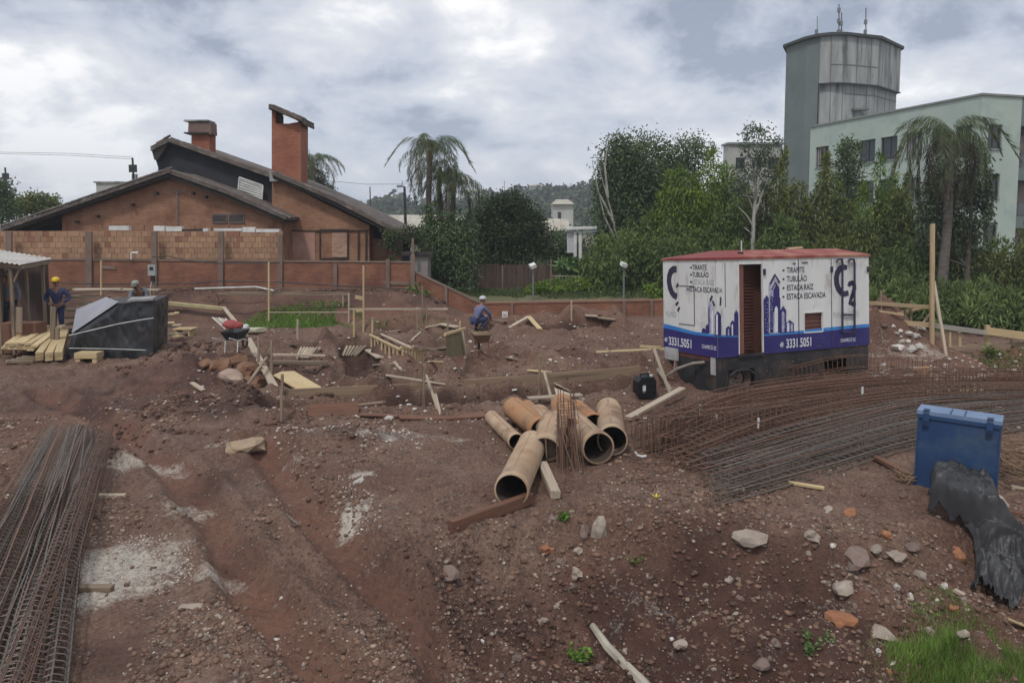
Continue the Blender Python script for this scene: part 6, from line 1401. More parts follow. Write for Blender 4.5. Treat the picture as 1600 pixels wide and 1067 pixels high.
# right railing
Yr = 19.6
M_RAIL = mat('tan_rail', (.44, .33, .20), (.32, .23, .14), .8, 3., stretch=(.5, 9, 9), rnd=.15)
def rb(x0, y0, x1, y1, w, t, m, label, Y0=Yr, Y1=None, cat='board', name='rail_board'): return timber(at(x0, y0, Y0), at(x1, y1, Y1 or Y0 - .3), w, t, m, name, label, cat)
rb(1350, 473, 1452, 480, .04, .10, M_RAIL, 'top rail board right of the trailer'); rb(1358, 484, 1412, 492, .04, .06, M_RAIL, 'second rail just under the top rail right of the trailer'); rb(1382, 496, 1452, 478, .04, .07, M_RAIL, 'rail rising to the tall pole from the left', 19.9)
rb(1350, 499, 1452, 508, .04, .13, M_RAIL, 'long middle rail from the trailer to the tall pole'); rb(1453, 508, 1542, 520, .04, .13, mat('grey_plank', (.34, .31, .27), (.24, .215, .19), .85, 3., stretch=(.5, 8, 8)), 'grey rail board right of the tall pole'); rb(1541, 517, 1640, 530, .045, .20, M_NEW, 'wide fresh board at the right edge', 19.4)
rb(1345, 556, 1452, 549, .04, .14, M_TIM, 'low grey board behind the white rubble'); rb(1452, 547, 1640, 535, .04, .12, M_TIM, 'low board running to the right edge under the railing'); rb(1415, 516, 1472, 524, .04, .06, M_TIM, 'small inner rail behind the tall pole', 20.2)
rb(1427, 525, 1452, 491, .03, .05, M_PALET, 'thin diagonal brace left of the tall pole', 19.5, 19.5, 'brace', 'brace')
for x, yt, yb, w_, lb, m in ((1377, 455, 492, .05, 'first thin post of the right railing', M_TIM), (1414, 484, 528, .05, 'second post of the right railing', M_TIM), (1423, 470, 528, .06, 'third post of the right railing', M_TIM), (1443, 522, 546, .05, 'short post behind the tall pole', M_TIM), (1484, 518, 545, .06, 'fourth post right of the tall pole', M_NEW), (1499, 519, 543, .08, 'fifth post right of the tall pole', M_NEW), (1543, 508, 556, .11, 'thick doubled post where the grey board meets the fresh one', M_NEW), (1596, 532, 570, .05, 'thin post at the right edge', M_PALET), (1580, 522, 545, .05, 'post under the wide fresh board', M_TIM)):
    timber(at(x, yb, Yr - .05), at(x, yt, Yr - .05), w_, w_, m, 'post', lb, 'post')
timber(at(1456, 560, Yr - .5), at(1457, 350, Yr - .4), .10, .09, M_RAIL, 'timber_pole', 'tallest timber pole, standing alone above the right railing', 'pole')
timber(at(1482, 578, Yr - 1.1), at(1459, 440, Yr - .3), .07, .06, M_PALET, 'brace', 'long brace leaning on the tall timber pole from the right', 'brace'); timber(at(1474, 570, Yr - 1.0), at(1456, 538, Yr - .35), .06, .05, M_PALET, 'brace', 'short low brace at the foot of the tall timber pole', 'brace')
# props by the trailer nose
p = GP(1046, 612); timber(p, at(1022, 545, p.y + .2), .06, .05, M_PALET, 'brace', 'leaning batten at the left front corner of the trailer', 'brace'); rb(1000, 541, 1034, 543, .03, .06, M_NEW, 'short rail ending at the left side of the trailer', 17.5, 17.4); timber(at(1022, 575, 17.5), at(1022, 541, 17.5), .05, .05, M_TIM, 'post', 'short post carrying the rail at the left side of the trailer', 'post')
# timber stacks at the left
def stack(px0, px1, ytop, ybot, Y, rows, label_f, m1, m2, th=.05, jitter=.2):
    a_ = at(px0, ybot, Y); b_ = at(px1, ybot, Y); zt_ = at(px0, ytop, Y).z; zb = gz((a_.x + b_.x) / 2, Y)
    for i in range(rows):
        z = zb + (zt_ - zb) * (i + .5) / rows
        for j in range(2): xs_ = random.uniform(-jitter, jitter); timber((a_.x + xs_ + random.uniform(0, .6), Y + j * .3, z), (b_.x + xs_ - random.uniform(0, .8), Y + j * .3 + random.uniform(-.15, .15), z + random.uniform(-.04, .04)), .22, th, random.choice((m1, m2)), 'plank', label_f[0] if j == 0 else label_f[1], 'plank', label_f[2])
stack(95, 185, 448, 492, 23.5, 7, ('weathered plank in the front row of the stack behind the worker', 'weathered plank in the back row of the stack behind the worker', 'weathered planks stacked behind the yellow helmeted worker'), M_TIM, M_PALET)
stack(165, 250, 446, 474, 24.5, 5, ('board in the front row of the stack behind the tarpaulin', 'board in the back row of the stack behind the tarpaulin', 'boards stacked under the red wall behind the tarpaulin'), M_TIM, M_PALET)
stack(250, 300, 482, 512, 22.0, 3, ('yellowish board in front of the low pile right of the tarpaulin', 'yellowish board at the back of the low pile right of the tarpaulin', 'yellowish boards right of the tarpaulin'), M_NEW, M_PALET)
for i in range(15):   # fresh pine pile by the shed
    k = i % 5; r_ = i // 5; a_ = at(8 + k * 10 + r_ * 3, 556 - k * .0, 18.6); b_ = at(50 + k * 12, 517, 20.8); zg = gz(a_.x, a_.y); a_.z = zg + .28 + r_ * .06; b_.z = gz(b_.x, b_.y) + .42 + r_ * .06
    timber(a_, b_, .16, .05, M_NEW, 'pine_board', ('bottom layer', 'middle layer', 'top layer')[r_] + ' fresh pine board of the pile beside the shed', 'plank', 'fresh pine boards by the shed')
for i in range(9):
    k = i % 3; r_ = i // 3; a_ = at(62 + k * 15, 566, 18.2); b_ = at(88 + k * 7, 524, 20.5); a_.z = gz(a_.x, a_.y) + .10 + r_ * .07; b_.z = gz(b_.x, b_.y) + .42 + r_ * .05
    timber(a_, b_, .17, .06, M_NEW, 'pine_board', 'pine board of the smaller sloping pile touching the black tarpaulin', 'plank', 'pine boards sloping to the tarpaulin')
for x, yt, yb, w_, lb in ((83, 480, 532, .14, 'thick upright plank in front of the worker'), (30, 480, 520, .16, 'upright plank at the shed front'), (89, 512, 548, .12, 'short upright plank on the pine pile')): p = at(x, yb, 19.4); timber(p, at(x, yt, 19.4), w_, .05, M_TIM, 'plank', lb, 'plank')
for k in range(4): p0, p1 = at(10, 568 + k, 17.9), at(50, 560 + k, 18.3); timber((p0.x, p0.y + k * .2, gz(p0.x, p0.y) + .05), (p1.x, p1.y + k * .2, gz(p1.x, p1.y) + .05), .12, .08, M_TIM, 'bearer', 'dark bearer timber under the fresh pine pile', 'timber', 'bearers under the pine pile')

# ================================================================== SHED
sh = thing('shed', tuple(at(40, 500, 21.) * 1), 'open timber shed with a pale corrugated roof at the left edge', 'shed')
def corr(P00, P10, P11, P01, m, name, parent, n_=14, amp=.02, origin=None):
    B = MB(); P00, P10, P11, P01 = map(Vector, (P00, P10, P11, P01)); nrm = (P10 - P00).cross(P01 - P00).normalized()
    for i in range(n_ * 4 + 1):
        f = i / (n_ * 4); o_ = nrm * amp * math.sin(f * n_ * 2 * math.pi); a_, b_ = P00.lerp(P10, f) + o_, P01.lerp(P11, f) + o_; B.v += [a_, b_, a_ - nrm * .006, b_ - nrm * .006]
    for i in range(n_ * 4):
        j = i * 4; B.f += [(j, j + 4, j + 5, j + 1), (j + 2, j + 3, j + 7, j + 6), (j, j + 2, j + 6, j + 4), (j + 1, j + 5, j + 7, j + 3)]
    B.v = [tuple(v) for v in B.v]; return B.build(name, m, parent, origin=origin)
M_SHEET = mat('pale_corrugated_sheet', (.62, .60, .56), (.50, .47, .43), .6, 1.2, c3=(.40, .34, .28), s3=2.)
corr(at(-60, 401, 19.2), at(32, 413.5, 19.2), at(83, 404, 22.6), at(-10, 389, 22.6), M_SHEET, 'roof_sheet', sh, 12)
corr(at(32.5, 413.8, 19.25), at(60, 409, 21), at(84, 404.5, 22.6), at(83, 404, 22.6), M_SHEET, 'roof_edge', sh, 3) if False else None
for x, Y, yb in ((22, 19.4, 530), (46, 20.8, 530), (69, 22.2, 470), (2, 19.4, 545), (-20, 22.4, 480)):
    p = at(x, yb, Y); timber((p.x, Y, gz(p.x, Y) - .05), (p.x, Y, at(x, 415 if Y < 20 else 409, Y).z), .08, .07, M_TIM, 'post', parent=sh)
timber(at(22, 440, 19.4), at(32, 417, 19.4), .05, .04, M_TIM, 'knee_brace', parent=sh); timber(at(-60, 405, 19.35), at(32, 418, 19.35), .05, .10, M_TIM, 'beam', parent=sh); timber(at(32, 418, 19.4), at(78, 409, 22.4), .05, .10, M_TIM, 'beam', parent=sh)
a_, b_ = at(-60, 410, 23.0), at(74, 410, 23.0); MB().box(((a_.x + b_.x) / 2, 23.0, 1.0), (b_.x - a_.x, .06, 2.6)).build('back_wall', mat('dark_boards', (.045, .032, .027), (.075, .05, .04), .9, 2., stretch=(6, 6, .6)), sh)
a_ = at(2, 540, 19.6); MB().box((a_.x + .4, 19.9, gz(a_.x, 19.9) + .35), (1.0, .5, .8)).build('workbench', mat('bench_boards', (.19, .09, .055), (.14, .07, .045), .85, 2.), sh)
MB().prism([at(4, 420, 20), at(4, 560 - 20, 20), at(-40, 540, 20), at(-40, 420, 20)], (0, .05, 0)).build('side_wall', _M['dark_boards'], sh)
# grey and white bag-like lump hanging on the shed post
bb = blob = MB()

# ================================================================== TARPAULIN STACK
M_TARP = mat('black_tarpaulin', (.016, .018, .022), (.030, .032, .036), .38, 2., c3=(.055, .05, .05), s3=1.5, spec=.5)
def cloth_patch(P00, P10, P11, P01, nu, nv, amp, seed, name, m, parent, freq=3., origin=None, sag=0.):
    P00, P10, P11, P01 = map(Vector, (P00, P10, P11, P01)); nrm = (P10 - P00).cross(P01 - P00).normalized(); U, V_ = np.meshgrid(np.linspace(0, 1, nu), np.linspace(0, 1, nv))
    A = lambda v: np.array(v)[None, None, :]; P = (1 - U[..., None]) * (1 - V_[..., None]) * A(P00) + U[..., None] * (1 - V_[..., None]) * A(P10) + U[..., None] * V_[..., None] * A(P11) + (1 - U[..., None]) * V_[..., None] * A(P01)
    w_ = fbm(U * (P10 - P00).length + seed, V_ * (P01 - P00).length * .6 + seed * 2.3, freq, 3, 1) + .6 * np.abs(fbm(U * (P10 - P00).length * 1.5 + V_ * 1.1 + seed, V_ * .5, freq * .8, 2, 2)) * 1.5
    edge = np.minimum(1, np.minimum(np.minimum(U, 1 - U), np.minimum(V_, 1 - V_)) * 8); P = P + A(nrm) * (amp * w_ * edge - sag * np.sin(np.pi * U) * np.sin(np.pi * V_))[..., None]
    idx = np.arange(nu * nv).reshape(nv, nu); F_ = np.stack([idx[:-1, :-1], idx[:-1, 1:], idx[1:, 1:], idx[1:, :-1]], -1).reshape(-1, 4); Vv = P.reshape(-1, 3)
    o = mesh_np(name, Vv - np.array(WL[parent.name]) if parent else Vv, F_, m, parent, smooth=True); return o
YT = 18.7
tb = at(175, 568, YT); tp = thing('tarpaulin_stack', (tb.x, YT, gz(tb.x, YT)), 'black tarpaulin roped over a stack with a slanted grey cover on top', 'tarpaulin')
dpt = Vector((-.42, 1.7, 0))
FB = [at(x, y, YT) for x, y in ((103, 573), (239, 567), (241, 471), (187, 474), (112, 523))]
FB[0].z = gz(FB[0].x, YT) - .02; FB[1].z = gz(FB[1].x, YT) - .02
B0, B1, B2, B3, B4 = [p + dpt for p in FB]; B4 = at(119, 486, 20.4); B3 = at(166, 466.5, 20.4)
mid = FB[0].lerp(FB[1], .57)
cloth_patch(FB[0], mid, FB[3], FB[4], 56, 44, .10, 1, 'front_sheet', M_TARP, tp); cloth_patch(mid, FB[1], FB[2], FB[3], 46, 44, .10, 4, 'front_sheet', M_TARP, tp)
cloth_patch(FB[1], B1, B2, FB[2], 30, 30, .10, 7, 'side_sheet', M_TARP, tp); cloth_patch(B0, FB[0], FB[4], B4, 30, 24, .04, 9, 'side_sheet', M_TARP, tp); cloth_patch(B1, B0, B4.lerp(B4, 1), B2, 24, 24, .03, 11, 'back_sheet', M_TARP, tp)
cloth_patch(FB[3], FB[2], B2, B3, 24, 24, .015, 12, 'top_sheet', M_TARP, tp); cloth_patch(FB[4], FB[3], B3, B4, 24, 24, .015, 15, 'top_sheet', M_TARP, tp)
up_ = Vector((0, 0, .045))
cloth_patch(FB[4] + up_ + Vector((.03, -.04, 0)), FB[3] + up_ + Vector((0, -.04, 0)), B3 + up_, B4 + up_, 20, 20, .012, 20, 'grey_cover', mat('grey_cover_sheet', (.235, .24, .27), (.29, .29, .32), .55, 1.5), tp, freq=1.2)
MB().prism([p + Vector((0, -.05, .03)) for p in (FB[3].lerp(FB[2], .25), FB[2], FB[2] + dpt * .25 + Vector((0, 0, .03)), FB[3].lerp(FB[2], .25) + dpt * .25 + Vector((0, 0, .03)))], (0, 0, .05)).build('top_board', mat('grey_board', (.30, .29, .28), (.2, .2, .2)), tp)
MB().tube([at(x, y, YT - .09) for x, y in ((108, 524), (130, 519), (185, 506), (225, 499), (240, 497))], .011, 5).build('rope', M_WHITE, tp); MB().tube([at(x, y, YT - .09) for x, y in ((108, 544), (170, 545), (228, 547))], .009, 5).build('rope', M_WHITE, tp)
p = at(140, 570, YT - .25); pl_ = thing('pallet_block', (p.x, p.y, gz(p.x, p.y)), 'yellow end of a pallet showing below the black tarpaulin', 'pallet'); z0_ = gz(p.x, p.y)
for i, dx in enumerate((-.21, .21)): MB().box((p.x + dx, p.y, z0_ + .10), (.11, .3, .2)).build('block', M_NEW, pl_)
MB().box((p.x, p.y, z0_ + .19), (.56, .34, .14)).build('deck_board', M_NEW, pl_)

# ================================================================== BLUE BOX, BLACK SHEETING
M_BLUE = mat('scuffed_blue_paint', (.015, .042, .115), (.022, .058, .14), .5, 1.4, c3=(.045, .075, .13), s3=2.2, bump=.05)
M_BLUET = mat('pale_blue_lid', (.17, .24, .36), (.12, .18, .29), .5, 2.)
YB_ = 9.75
bA, bB = at(1427, 772, 9.85), at(1557, 772, 9.30); zb_ = min(gz(bA.x, bA.y), gz(bB.x, bB.y))
ztop = at(1432, 647, 9.85).z; d_ = (bB - bA); d_.z = 0; Lb = d_.length; angb = math.atan2(d_.y, d_.x)
bx_ = thing('site_box', (bA.x, bA.y, zb_), 'tall blue steel box with two hasps behind the crumpled black sheeting', 'box', local=True, rot=(0, R(.8), angb))
Hb = ztop - zb_; Db = .30
def lb_(name, c, s, m, par=bx_): return MB().box(c, s).build(name, m, par)
lb_('body', (Lb / 2, Db / 2, Hb / 2), (Lb, Db, Hb), M_BLUE)
b = MB(); b.box((Lb / 2, Db / 2 + .03, Hb + .035), (Lb + .02, Db + .10, .06)); b.build('lid', M_BLUET, bx_); 
b = MB(); b.box((Lb / 2, -.012, Hb - .01), (Lb + .02, .02, .05)); b.build('lid_lip', M_BLUE, bx_)
for x in (.10, Lb - .12): lb_('hasp', (x, -.03, Hb - .05), (.075, .03, .17), M_BLUE); lb_('padlock_plate', (x, -.055, Hb - .09), (.045, .02, .06), mat('dark_blue_steel', (.012, .03, .08), rough=.5)); lb_('hinge_tab', (x, .02, Hb + .072), (.07, .12, .012), _M['dark_blue_steel'])
for x in (Lb * .40, Lb * .57): lb_('strap', (x, Db / 2, Hb + .07), (.012, Db, .01), _M['dark_blue_steel'])
for x in (.008, Lb - .008): lb_('corner_rib', (x, -.008, Hb / 2), (.02, .014, Hb - .06), M_BLUE)
lb_('foot', (Lb / 2, Db / 2, .02), (Lb * .98, Db * .95, .05), _M['dark_blue_steel'])
# sheeting: a draped hump that trails towards the grass
M_SHTG = mat('dusty_black_sheeting', (.020, .020, .022), (.045, .045, .046), .50, 2.2, spec=.5, lo=.45, hi=.65)
c0 = G(1500, 810); nu, nv = 150, 190; U, V_ = np.meshgrid(np.linspace(-1, 1, nu), np.linspace(0, 1, nv))
cl_ = [(1500, 772, .42), (1502, 805, .50), (1535, 842, .50), (1572, 872, .40), (1560, 908, .26), (1548, 948, .17)]
cw = []; 
for x, y, w_ in cl_: p = G(x, y); cw.append((p.x, p.y, w_))
cw = np.array(cw); tt = np.linspace(0, 1, len(cw)); cxv = np.interp(V_, tt, cw[:, 0]); cyv = np.interp(V_, tt, cw[:, 1]); wv = np.interp(V_, tt, cw[:, 2])
X = cxv + U * wv * (1 + .25 * fbm(V_ * 3, U * 0 + 2, 1.5, 2)); Y = cyv + .12 * fbm(X * 2, V_ * 3, 1.2, 2, 1) - U * .10
gzv = gh(X, Y); s_ = V_; hump = .37 * (1 - sst(np.abs(U), .62, .98)) * (1 - sst(s_, .26, .44)); hump *= 1 - .14 * U + .25 * fbm(X, Y, 2.5, 2, 3)
trail = (.05 + .08 * fbm(X, Y, 2.4, 3, 2)) * (1 - np.abs(U) ** 3) * sst(s_, .2, .4) + .10 * np.exp(-((s_ - .55) / .1) ** 2) * (1 - np.abs(U) ** 2)
fold = .20 * (.32 - np.abs(fbm(X * 1.9 - Y * .8, Y * .8 + X * .3, 2.6, 3, 1))) + .075 * (.3 - np.abs(fbm(X * 1.4 + Y, Y * .9 - X * .6, 5.5, 2, 2))) + .07 * (.3 - np.abs(fbm(X * 1.6 + Y * .9, Y * 1.5 - X * .8, 7., 2, 3))) + .06 * sst(fbm(X * 1.3, Y * 1.3, 3.1, 2, 0), -.02, .06) + .015 * fbm(X, Y, 20., 2, 0)
Z = gzv + .012 + hump + np.maximum(trail, 0) + fold * (.35 + .9 * sst(s_, .22, .40)) * (1 - .6 * np.abs(U) ** 4)
keep = ~((np.abs(U) > .80 + .30 * fbm(V_ * 5, np.sign(U) * 3., 1.6, 3)) | (V_ > .955 + .10 * fbm(U * 2, V_ * 0 + 5, 2., 2)))
idx = np.arange(nu * nv).reshape(nv, nu); F_ = np.stack([idx[:-1, :-1], idx[:-1, 1:], idx[1:, 1:], idx[1:, :-1]], -1).reshape(-1, 4); kk = keep.ravel()[F_].all(1)
bs = mesh_np('black_sheeting', np.stack([X, Y, Z], -1).reshape(-1, 3), F_[kk], M_SHTG, origin=(c0.x, c0.y, c0.z), smooth=True); sm = bs.modifiers.new('thickness', 'SOLIDIFY'); sm.thickness = .004
tag(bs, 'crumpled black sheeting draped over a low block and trailing toward the grass', 'plastic sheet')
# heap of tying wire and rags right of and left of the box
def coil(px, py, r, n_, label, m=M_RED, name='wire_coil', h=.2):
    p = G(px, py); B = MB()
    for k in range(n_):
        rr = r * random.uniform(.6, 1); tl_ = Vector((random.uniform(-.5, .5), random.uniform(-.3, .3), 1)).normalized(); q = tl_.to_track_quat('Z', 'Y'); c = p + Vector((random.uniform(-.06, .06), random.uniform(-.06, .06), h * random.random() + .05))
        B.tube([c + q @ Vector((math.cos(t * .5) * rr, math.sin(t * .5) * rr * .7, .02 * math.sin(t))) for t in range(13)], .006, 4)
    tag(B.build(name, m, origin=p), label, 'wire')
coil(1580, 735, .35, 26, 'tangled coil of brown wire right of the blue box', mat('brown_wire', (.17, .10, .06), (.25, .17, .11), .8), h=.4); coil(1592, 755, .30, 18, 'lower tangled coil of brown wire at the right edge', _M['brown_wire'], h=.3); coil(1412, 755, .16, 10, 'small twist of wire on the mud left of the blue box', _M['brown_wire'], h=.08)

# ================================================================== SMALL SITE THINGS
# fuel can
p = GP(1007, 620); fc = thing('fuel_can', tuple(p), 'black plastic fuel can on the mud left of the trailer', 'can', local=True, rot=(0, 0, .35)); b = MB(); pr = [(-.17, 0), (.17, 0), (.2, .04), (.2, .34), (.14, .42), (-.14, .42), (-.2, .34), (-.2, .04)]
b.prism([(x, -.12, z) for x, z in pr], (0, .24, 0)); b.build('can_body', mat('black_plastic', (.012, .012, .014), rough=.4), fc); MB().tube([(-.1, 0, .42), (-.1, 0, .47), (.08, 0, .47), (.08, 0, .42)], .02, 6).build('handle', _M['black_plastic'], fc); MB().tube([(.14, 0, .38), (.15, 0, .45)], .035, 8).build('cap', M_WHITE, fc); MB().box((-.08, -.125, .2), (.07, .006, .16)).build('sticker', M_WHITE, fc)
for z in (.14, .28): MB().beam((-.2, -.125, z), (.2, -.125, z), .012, .02).build('rib', _M['black_plastic'], fc)
# wheelbarrow near the crouching worker
def wheelbarrow(px, py, label, tray, legs, rot, s=1.):
    p = GP(px, py); o = thing('wheelbarrow', tuple(p), label, 'wheelbarrow', local=True, rot=(0, 0, rot)); o.scale = (s,) * 3
    b = MB(); b.v = [(-.38, -.28, .62), (.42, -.28, .62), (.42, .28, .62), (-.38, .28, .62), (-.22, -.18, .36), (.24, -.18, .36), (.24, .18, .36), (-.22, .18, .36)]; b.f = [(4, 5, 6, 7), (0, 4, 5, 1), (1, 5, 6, 2), (2, 6, 7, 3), (3, 7, 4, 0)]; t_ = b.build('tray', tray, o); t_.modifiers.new('thickness', 'SOLIDIFY').thickness = .012
    for s_ in (-.2, .2): MB().tube([(.62, s_ * .5, .22), (.2, s_, .34), (-.3, s_ * 1.2, .36), (-.85, s_ * 1.3, .52)], .018, 6).build('handle', legs, o); MB().tube([(-.22, s_, .34), (-.28, s_, .0)], .016, 6).build('leg', legs, o)
    b = MB(); n_ = 18; b.tube([(.62 + math.cos(k * 2 * math.pi / n_) * .15, 0, .17 + math.sin(k * 2 * math.pi / n_) * .15) for k in range(n_ + 1)], .035, 6, cap=False); b.build('wheel', M_RUBBER, o); return o
wheelbarrow(752, 551, 'wheelbarrow with a mud brown tray standing by the leaning form panel', mat('muddy_tray', (.21, .15, .085), (.15, .10, .06)), mat('red_tube', (.26, .08, .05), (.16, .06, .04)), 1.75, .8)
wheelbarrow(368, 548, 'dark wheelbarrow at the top of the spoil ridge, a red and white sack on it', mat('black_tray', (.02, .022, .025), rough=.6), M_WHITE, 1.45, .75)
def lumpy(name, p, size, m, label, cat, seed, sub=2, rough_=.25, group=None, flat=.0, rot=None):
    import bmesh
    bm = bmesh.new(); bmesh.ops.create_icosphere(bm, subdivisions=sub, radius=1); r_ = random.Random(seed); off = r_.random() * 50
    for v in bm.verts:
        k = 1 + rough_ * float(fbm(np.array([v.co.x * 1.1 + off]), np.array([v.co.y * 1.1 + v.co.z * 1.7 + off]), 1.3, 2)[0]) * 2; v.co = Vector((v.co.x * size[0], v.co.y * size[1], v.co.z * size[2])) * k
        if v.co.z < -size[2] * .7: v.co.z = -size[2] * .7
    me = bpy.data.meshes.new(name); bm.to_mesh(me); bm.free(); me.materials.append(m)
    o = bpy.data.objects.new(name, me); o.location = Vector(p) + Vector((0, 0, size[2] * .55)); o.rotation_euler = rot or (0, 0, r_.uniform(0, 6)); COL.objects.link(o); tag(o, label, cat, group); return o
p = GP(366, 548, .58); sk = lumpy('sack', p, (.26, .16, .15), mat('red_sack', (.34, .07, .06), (.25, .05, .05), .7), 'red cloth sack lying on the dark wheelbarrow', 'sack', 3); sk.data.shade_smooth()
p = GP(378, 546, .52); sk = lumpy('sack', p, (.30, .17, .09), M_WHITE, 'white sack beside the red one on the dark wheelbarrow', 'sack', 5); sk.data.shade_smooth()
for i in range(5): a_ = GP(333 + i * 5, 520 + i * 2, .5 + .02 * i); b_ = GP(352 + i * 4, 535, .42); timber(a_, b_, .05, .025, M_WHITE if i % 2 == 0 else M_PALET, 'lath', 'thin pale lath sticking out left of the wheelbarrow with the red sack', 'lath', 'laths on the spoil ridge')
M_SACKB = mat('brown_sack', (.20, .105, .060), (.14, .070, .042), .85, 4.); M_SACKW = mat('dirty_white_sack', (.38, .28, .22), (.26, .18, .14), .8, 3.)
for i, (x, y, sx, sy, sz, m, lb) in enumerate(((368, 568, .34, .18, .16, M_SACKB, 'topmost brown sack tipped on the spoil ridge'), (345, 575, .30, .2, .14, M_SACKB, 'brown sack left of the tipped one'), (325, 572, .25, .18, .12, M_SACKB, 'leftmost brown sack half buried in the spoil ridge'), (360, 592, .40, .2, .15, M_SACKW, 'dirty white sack on the face of the spoil ridge'), (388, 582, .30, .25, .2, M_SACKB, 'brown sack under the leaning plank'), (395, 600, .3, .2, .15, M_SACKB, 'lowest brown sack beside the leaning plank'), (385, 700, .38, .26, .11, mat('tan_slab', (.36, .27, .18), (.26, .18, .12), .9, 3.), 'flat tan stone slab on a small muddy hump above the wheel tracks'))):
    lumpy('sack' if i < 6 else 'stone_slab', GP(x, y, -.03), (sx, sy, sz), m, lb, 'sack' if i < 6 else 'stone', i + 20, rough_=.4)
# leaning form panel near the wheelbarrow
fp = thing('plywood_form', tuple(GP(712, 558)), 'olive plywood form panel propped upright with a white batten', 'formwork'); pA, pB = GP(698, 558), GP(727, 556)
MB().prism([pA, pB, at(721, 515, pB.y + .1), at(696, 524, pA.y + .1)], (0, .04, 0)).build('panel', mat('olive_ply', (.20, .16, .085), (.14, .11, .06), .85, 3.), fp); timber(GP(728, 560), at(721, 514, pB.y), .09, .05, M_PALET, 'batten', parent=fp); timber(at(695, 523, pA.y), at(727, 513, pB.y), .05, .06, M_NEW, 'top_batten', parent=fp)
# meter box on its post, white conduit elbow, wall notice
p = GP(241, 462, -.2); p = Vector((at(241, 460, 26.2).x, 26.2, gz(at(241, 460, 26.2).x, 26.2))); mbx = thing('meter_box', tuple(p), 'grey electricity meter box on a post before the red wall', 'meter box'); z_ = at(241, 422, 26.2).z
timber(p, (p.x, p.y, z_ + .2), .06, .06, M_TIM, 'post', parent=mbx); MB().box((p.x, p.y - .08, z_), (.26, .12, .38)).build('case', mat('meter_grey', (.36, .37, .37), (.28, .28, .28)), mbx); MB().box((p.x, p.y - .145, z_ + .06), (.13, .01, .12)).build('meter_window', M_DGLASS, mbx); MB().box((p.x, p.y - .05, z_ - .3), (.12, .1, .2)).build('lower_box', M_TBLACK, mbx)
MB().tube([(p.x - .03, p.y - .05, z_ - .3), (p.x - .12, p.y - .06, z_ - .75), (p.x - .1, p.y, p.z)], .012, 5).build('cable', M_WHITE, mbx)
tag(MB().tube([at(205, 405, 27.9), at(205, 396, 27.9), at(207, 395, 27.9), at(216, 395, 27.9)], .035, 7).build('conduit_elbow', M_WHITE, origin=at(205, 405, 27.9)), 'white plastic conduit elbow standing on the red wall', 'pipe')
p = at(789, 492, 27.9); nb = thing('white_block', (p.x, 27.75, gz(p.x, 27.75)), 'small white box hanging on the low red wall', 'box'); MB().box((p.x, 27.9, p.z), (.22, .10, .26)).build('case', M_WHITE, nb); MB().box((p.x, 27.845, p.z), (.12, .01, .07)).build('slot', _M['meter_grey'], nb)
# lamp posts
for i, (x, yt, Y, lb) in enumerate(((833, 420, 30.5, 'left white headed lamp post behind the low wall'), (975, 418, 30.5, 'right white headed lamp post, close to the trees'))):
    p = at(x, yt, Y); g_ = gz(p.x, Y); o = thing('lamp_post', (p.x, Y, g_), lb, 'lamp post'); MB().tube([(p.x, Y, g_), (p.x, Y, p.z)], .04, 8).build('post', mat('painted_grey_post', (.16, .17, .17), rough=.6), o); q = MB(); q.tube([(p.x, Y, p.z), (p.x, Y, p.z + .10)], .1, 8, rad=[.05, .05]); q.build('collar', _M['painted_grey_post'], o)
    MB().box((p.x - .02, Y - .05, p.z + .12), (.24, .26, .15), Euler((.3, .35 * (1 if i else -1), .3)).to_matrix()).build('lamp_head', M_WHITE, o)
# street lamp beyond
p = at(632, 292, 45); o = thing('street_lamp', (p.x, 45, 0), 'dark street lamp post rising behind the right end of the brick house', 'street lamp'); MB().tube([(p.x + .1, 45, 0), (p.x, 45, p.z)], .09, 8, rad=[.12, .07]).build('post', M_TBLACK, o); MB().tube([(p.x, 45, p.z), (p.x - .22, 45, p.z + .06)], .04, 6).build('arm', M_TBLACK, o); MB().box((p.x - .3, 45, p.z + .02), (.3, .22, .12)).build('lamp_head', _M['galvanised'], o); MB().tube([(p.x - .15, 45, p.z + .05), (p.x - .12, 45, p.z + .35)], .02, 5).build('photocell', M_TBLACK, o)
# poles and wires beyond the roofs
wires = []
for x, yt, Y, lb in ((207, 247, 50, 'dark pole end rising above the left gable roof'), (8, 262, 60, 'dark pole top at the far left above the trees'), (578, 292, 140, 'far thin mast above the hills left of the palms'), (788, 283, 300, 'tiny mast on the far hill')):
    p = at(x, yt, Y); o = thing('utility_pole', (p.x, Y, 0), lb, 'pole'); r_ = .10 if Y < 100 else .15; MB().tube([(p.x + .1, Y, 0), (p.x, Y, p.z)], r_, 6, rad=[r_, r_ * .7]).build('pole', M_TBLACK, o)
    if Y < 100: MB().box((p.x, Y, p.z - .7), (.5, .12, .5)).build('bracket', M_TBLACK, o)
for i, (y0, y1, y2) in enumerate(((237, 243, 286), (239, 246, 289))):
    pts = [at(-60, y0, 55), at(110, y1 - 3, 53), at(207, y1 + 3, 50)]; tag(MB().tube(pts, .012, 4).build('overhead_wire', M_TBLACK, origin=pts[0]), ('upper', 'lower')[i] + ' thin wire crossing the sky at the left', 'wire')
pts = [at(505, 282, 60), at(570, 288, 60), at(632, 288, 60)]; tag(MB().tube(pts, .015, 4).build('overhead_wire', M_TBLACK, origin=pts[0]), 'thin wire between the house roof and the street lamp', 'wire')
pts = [at(x, y, 27.2) for x, y in ((238, 402), (262, 400), (290, 407), (340, 412), (438, 410))]; tag(MB().tube(pts, .02, 5).build('cable', M_TBLACK, origin=pts[0]), 'black cable sagging along the front of the red wall', 'cable')
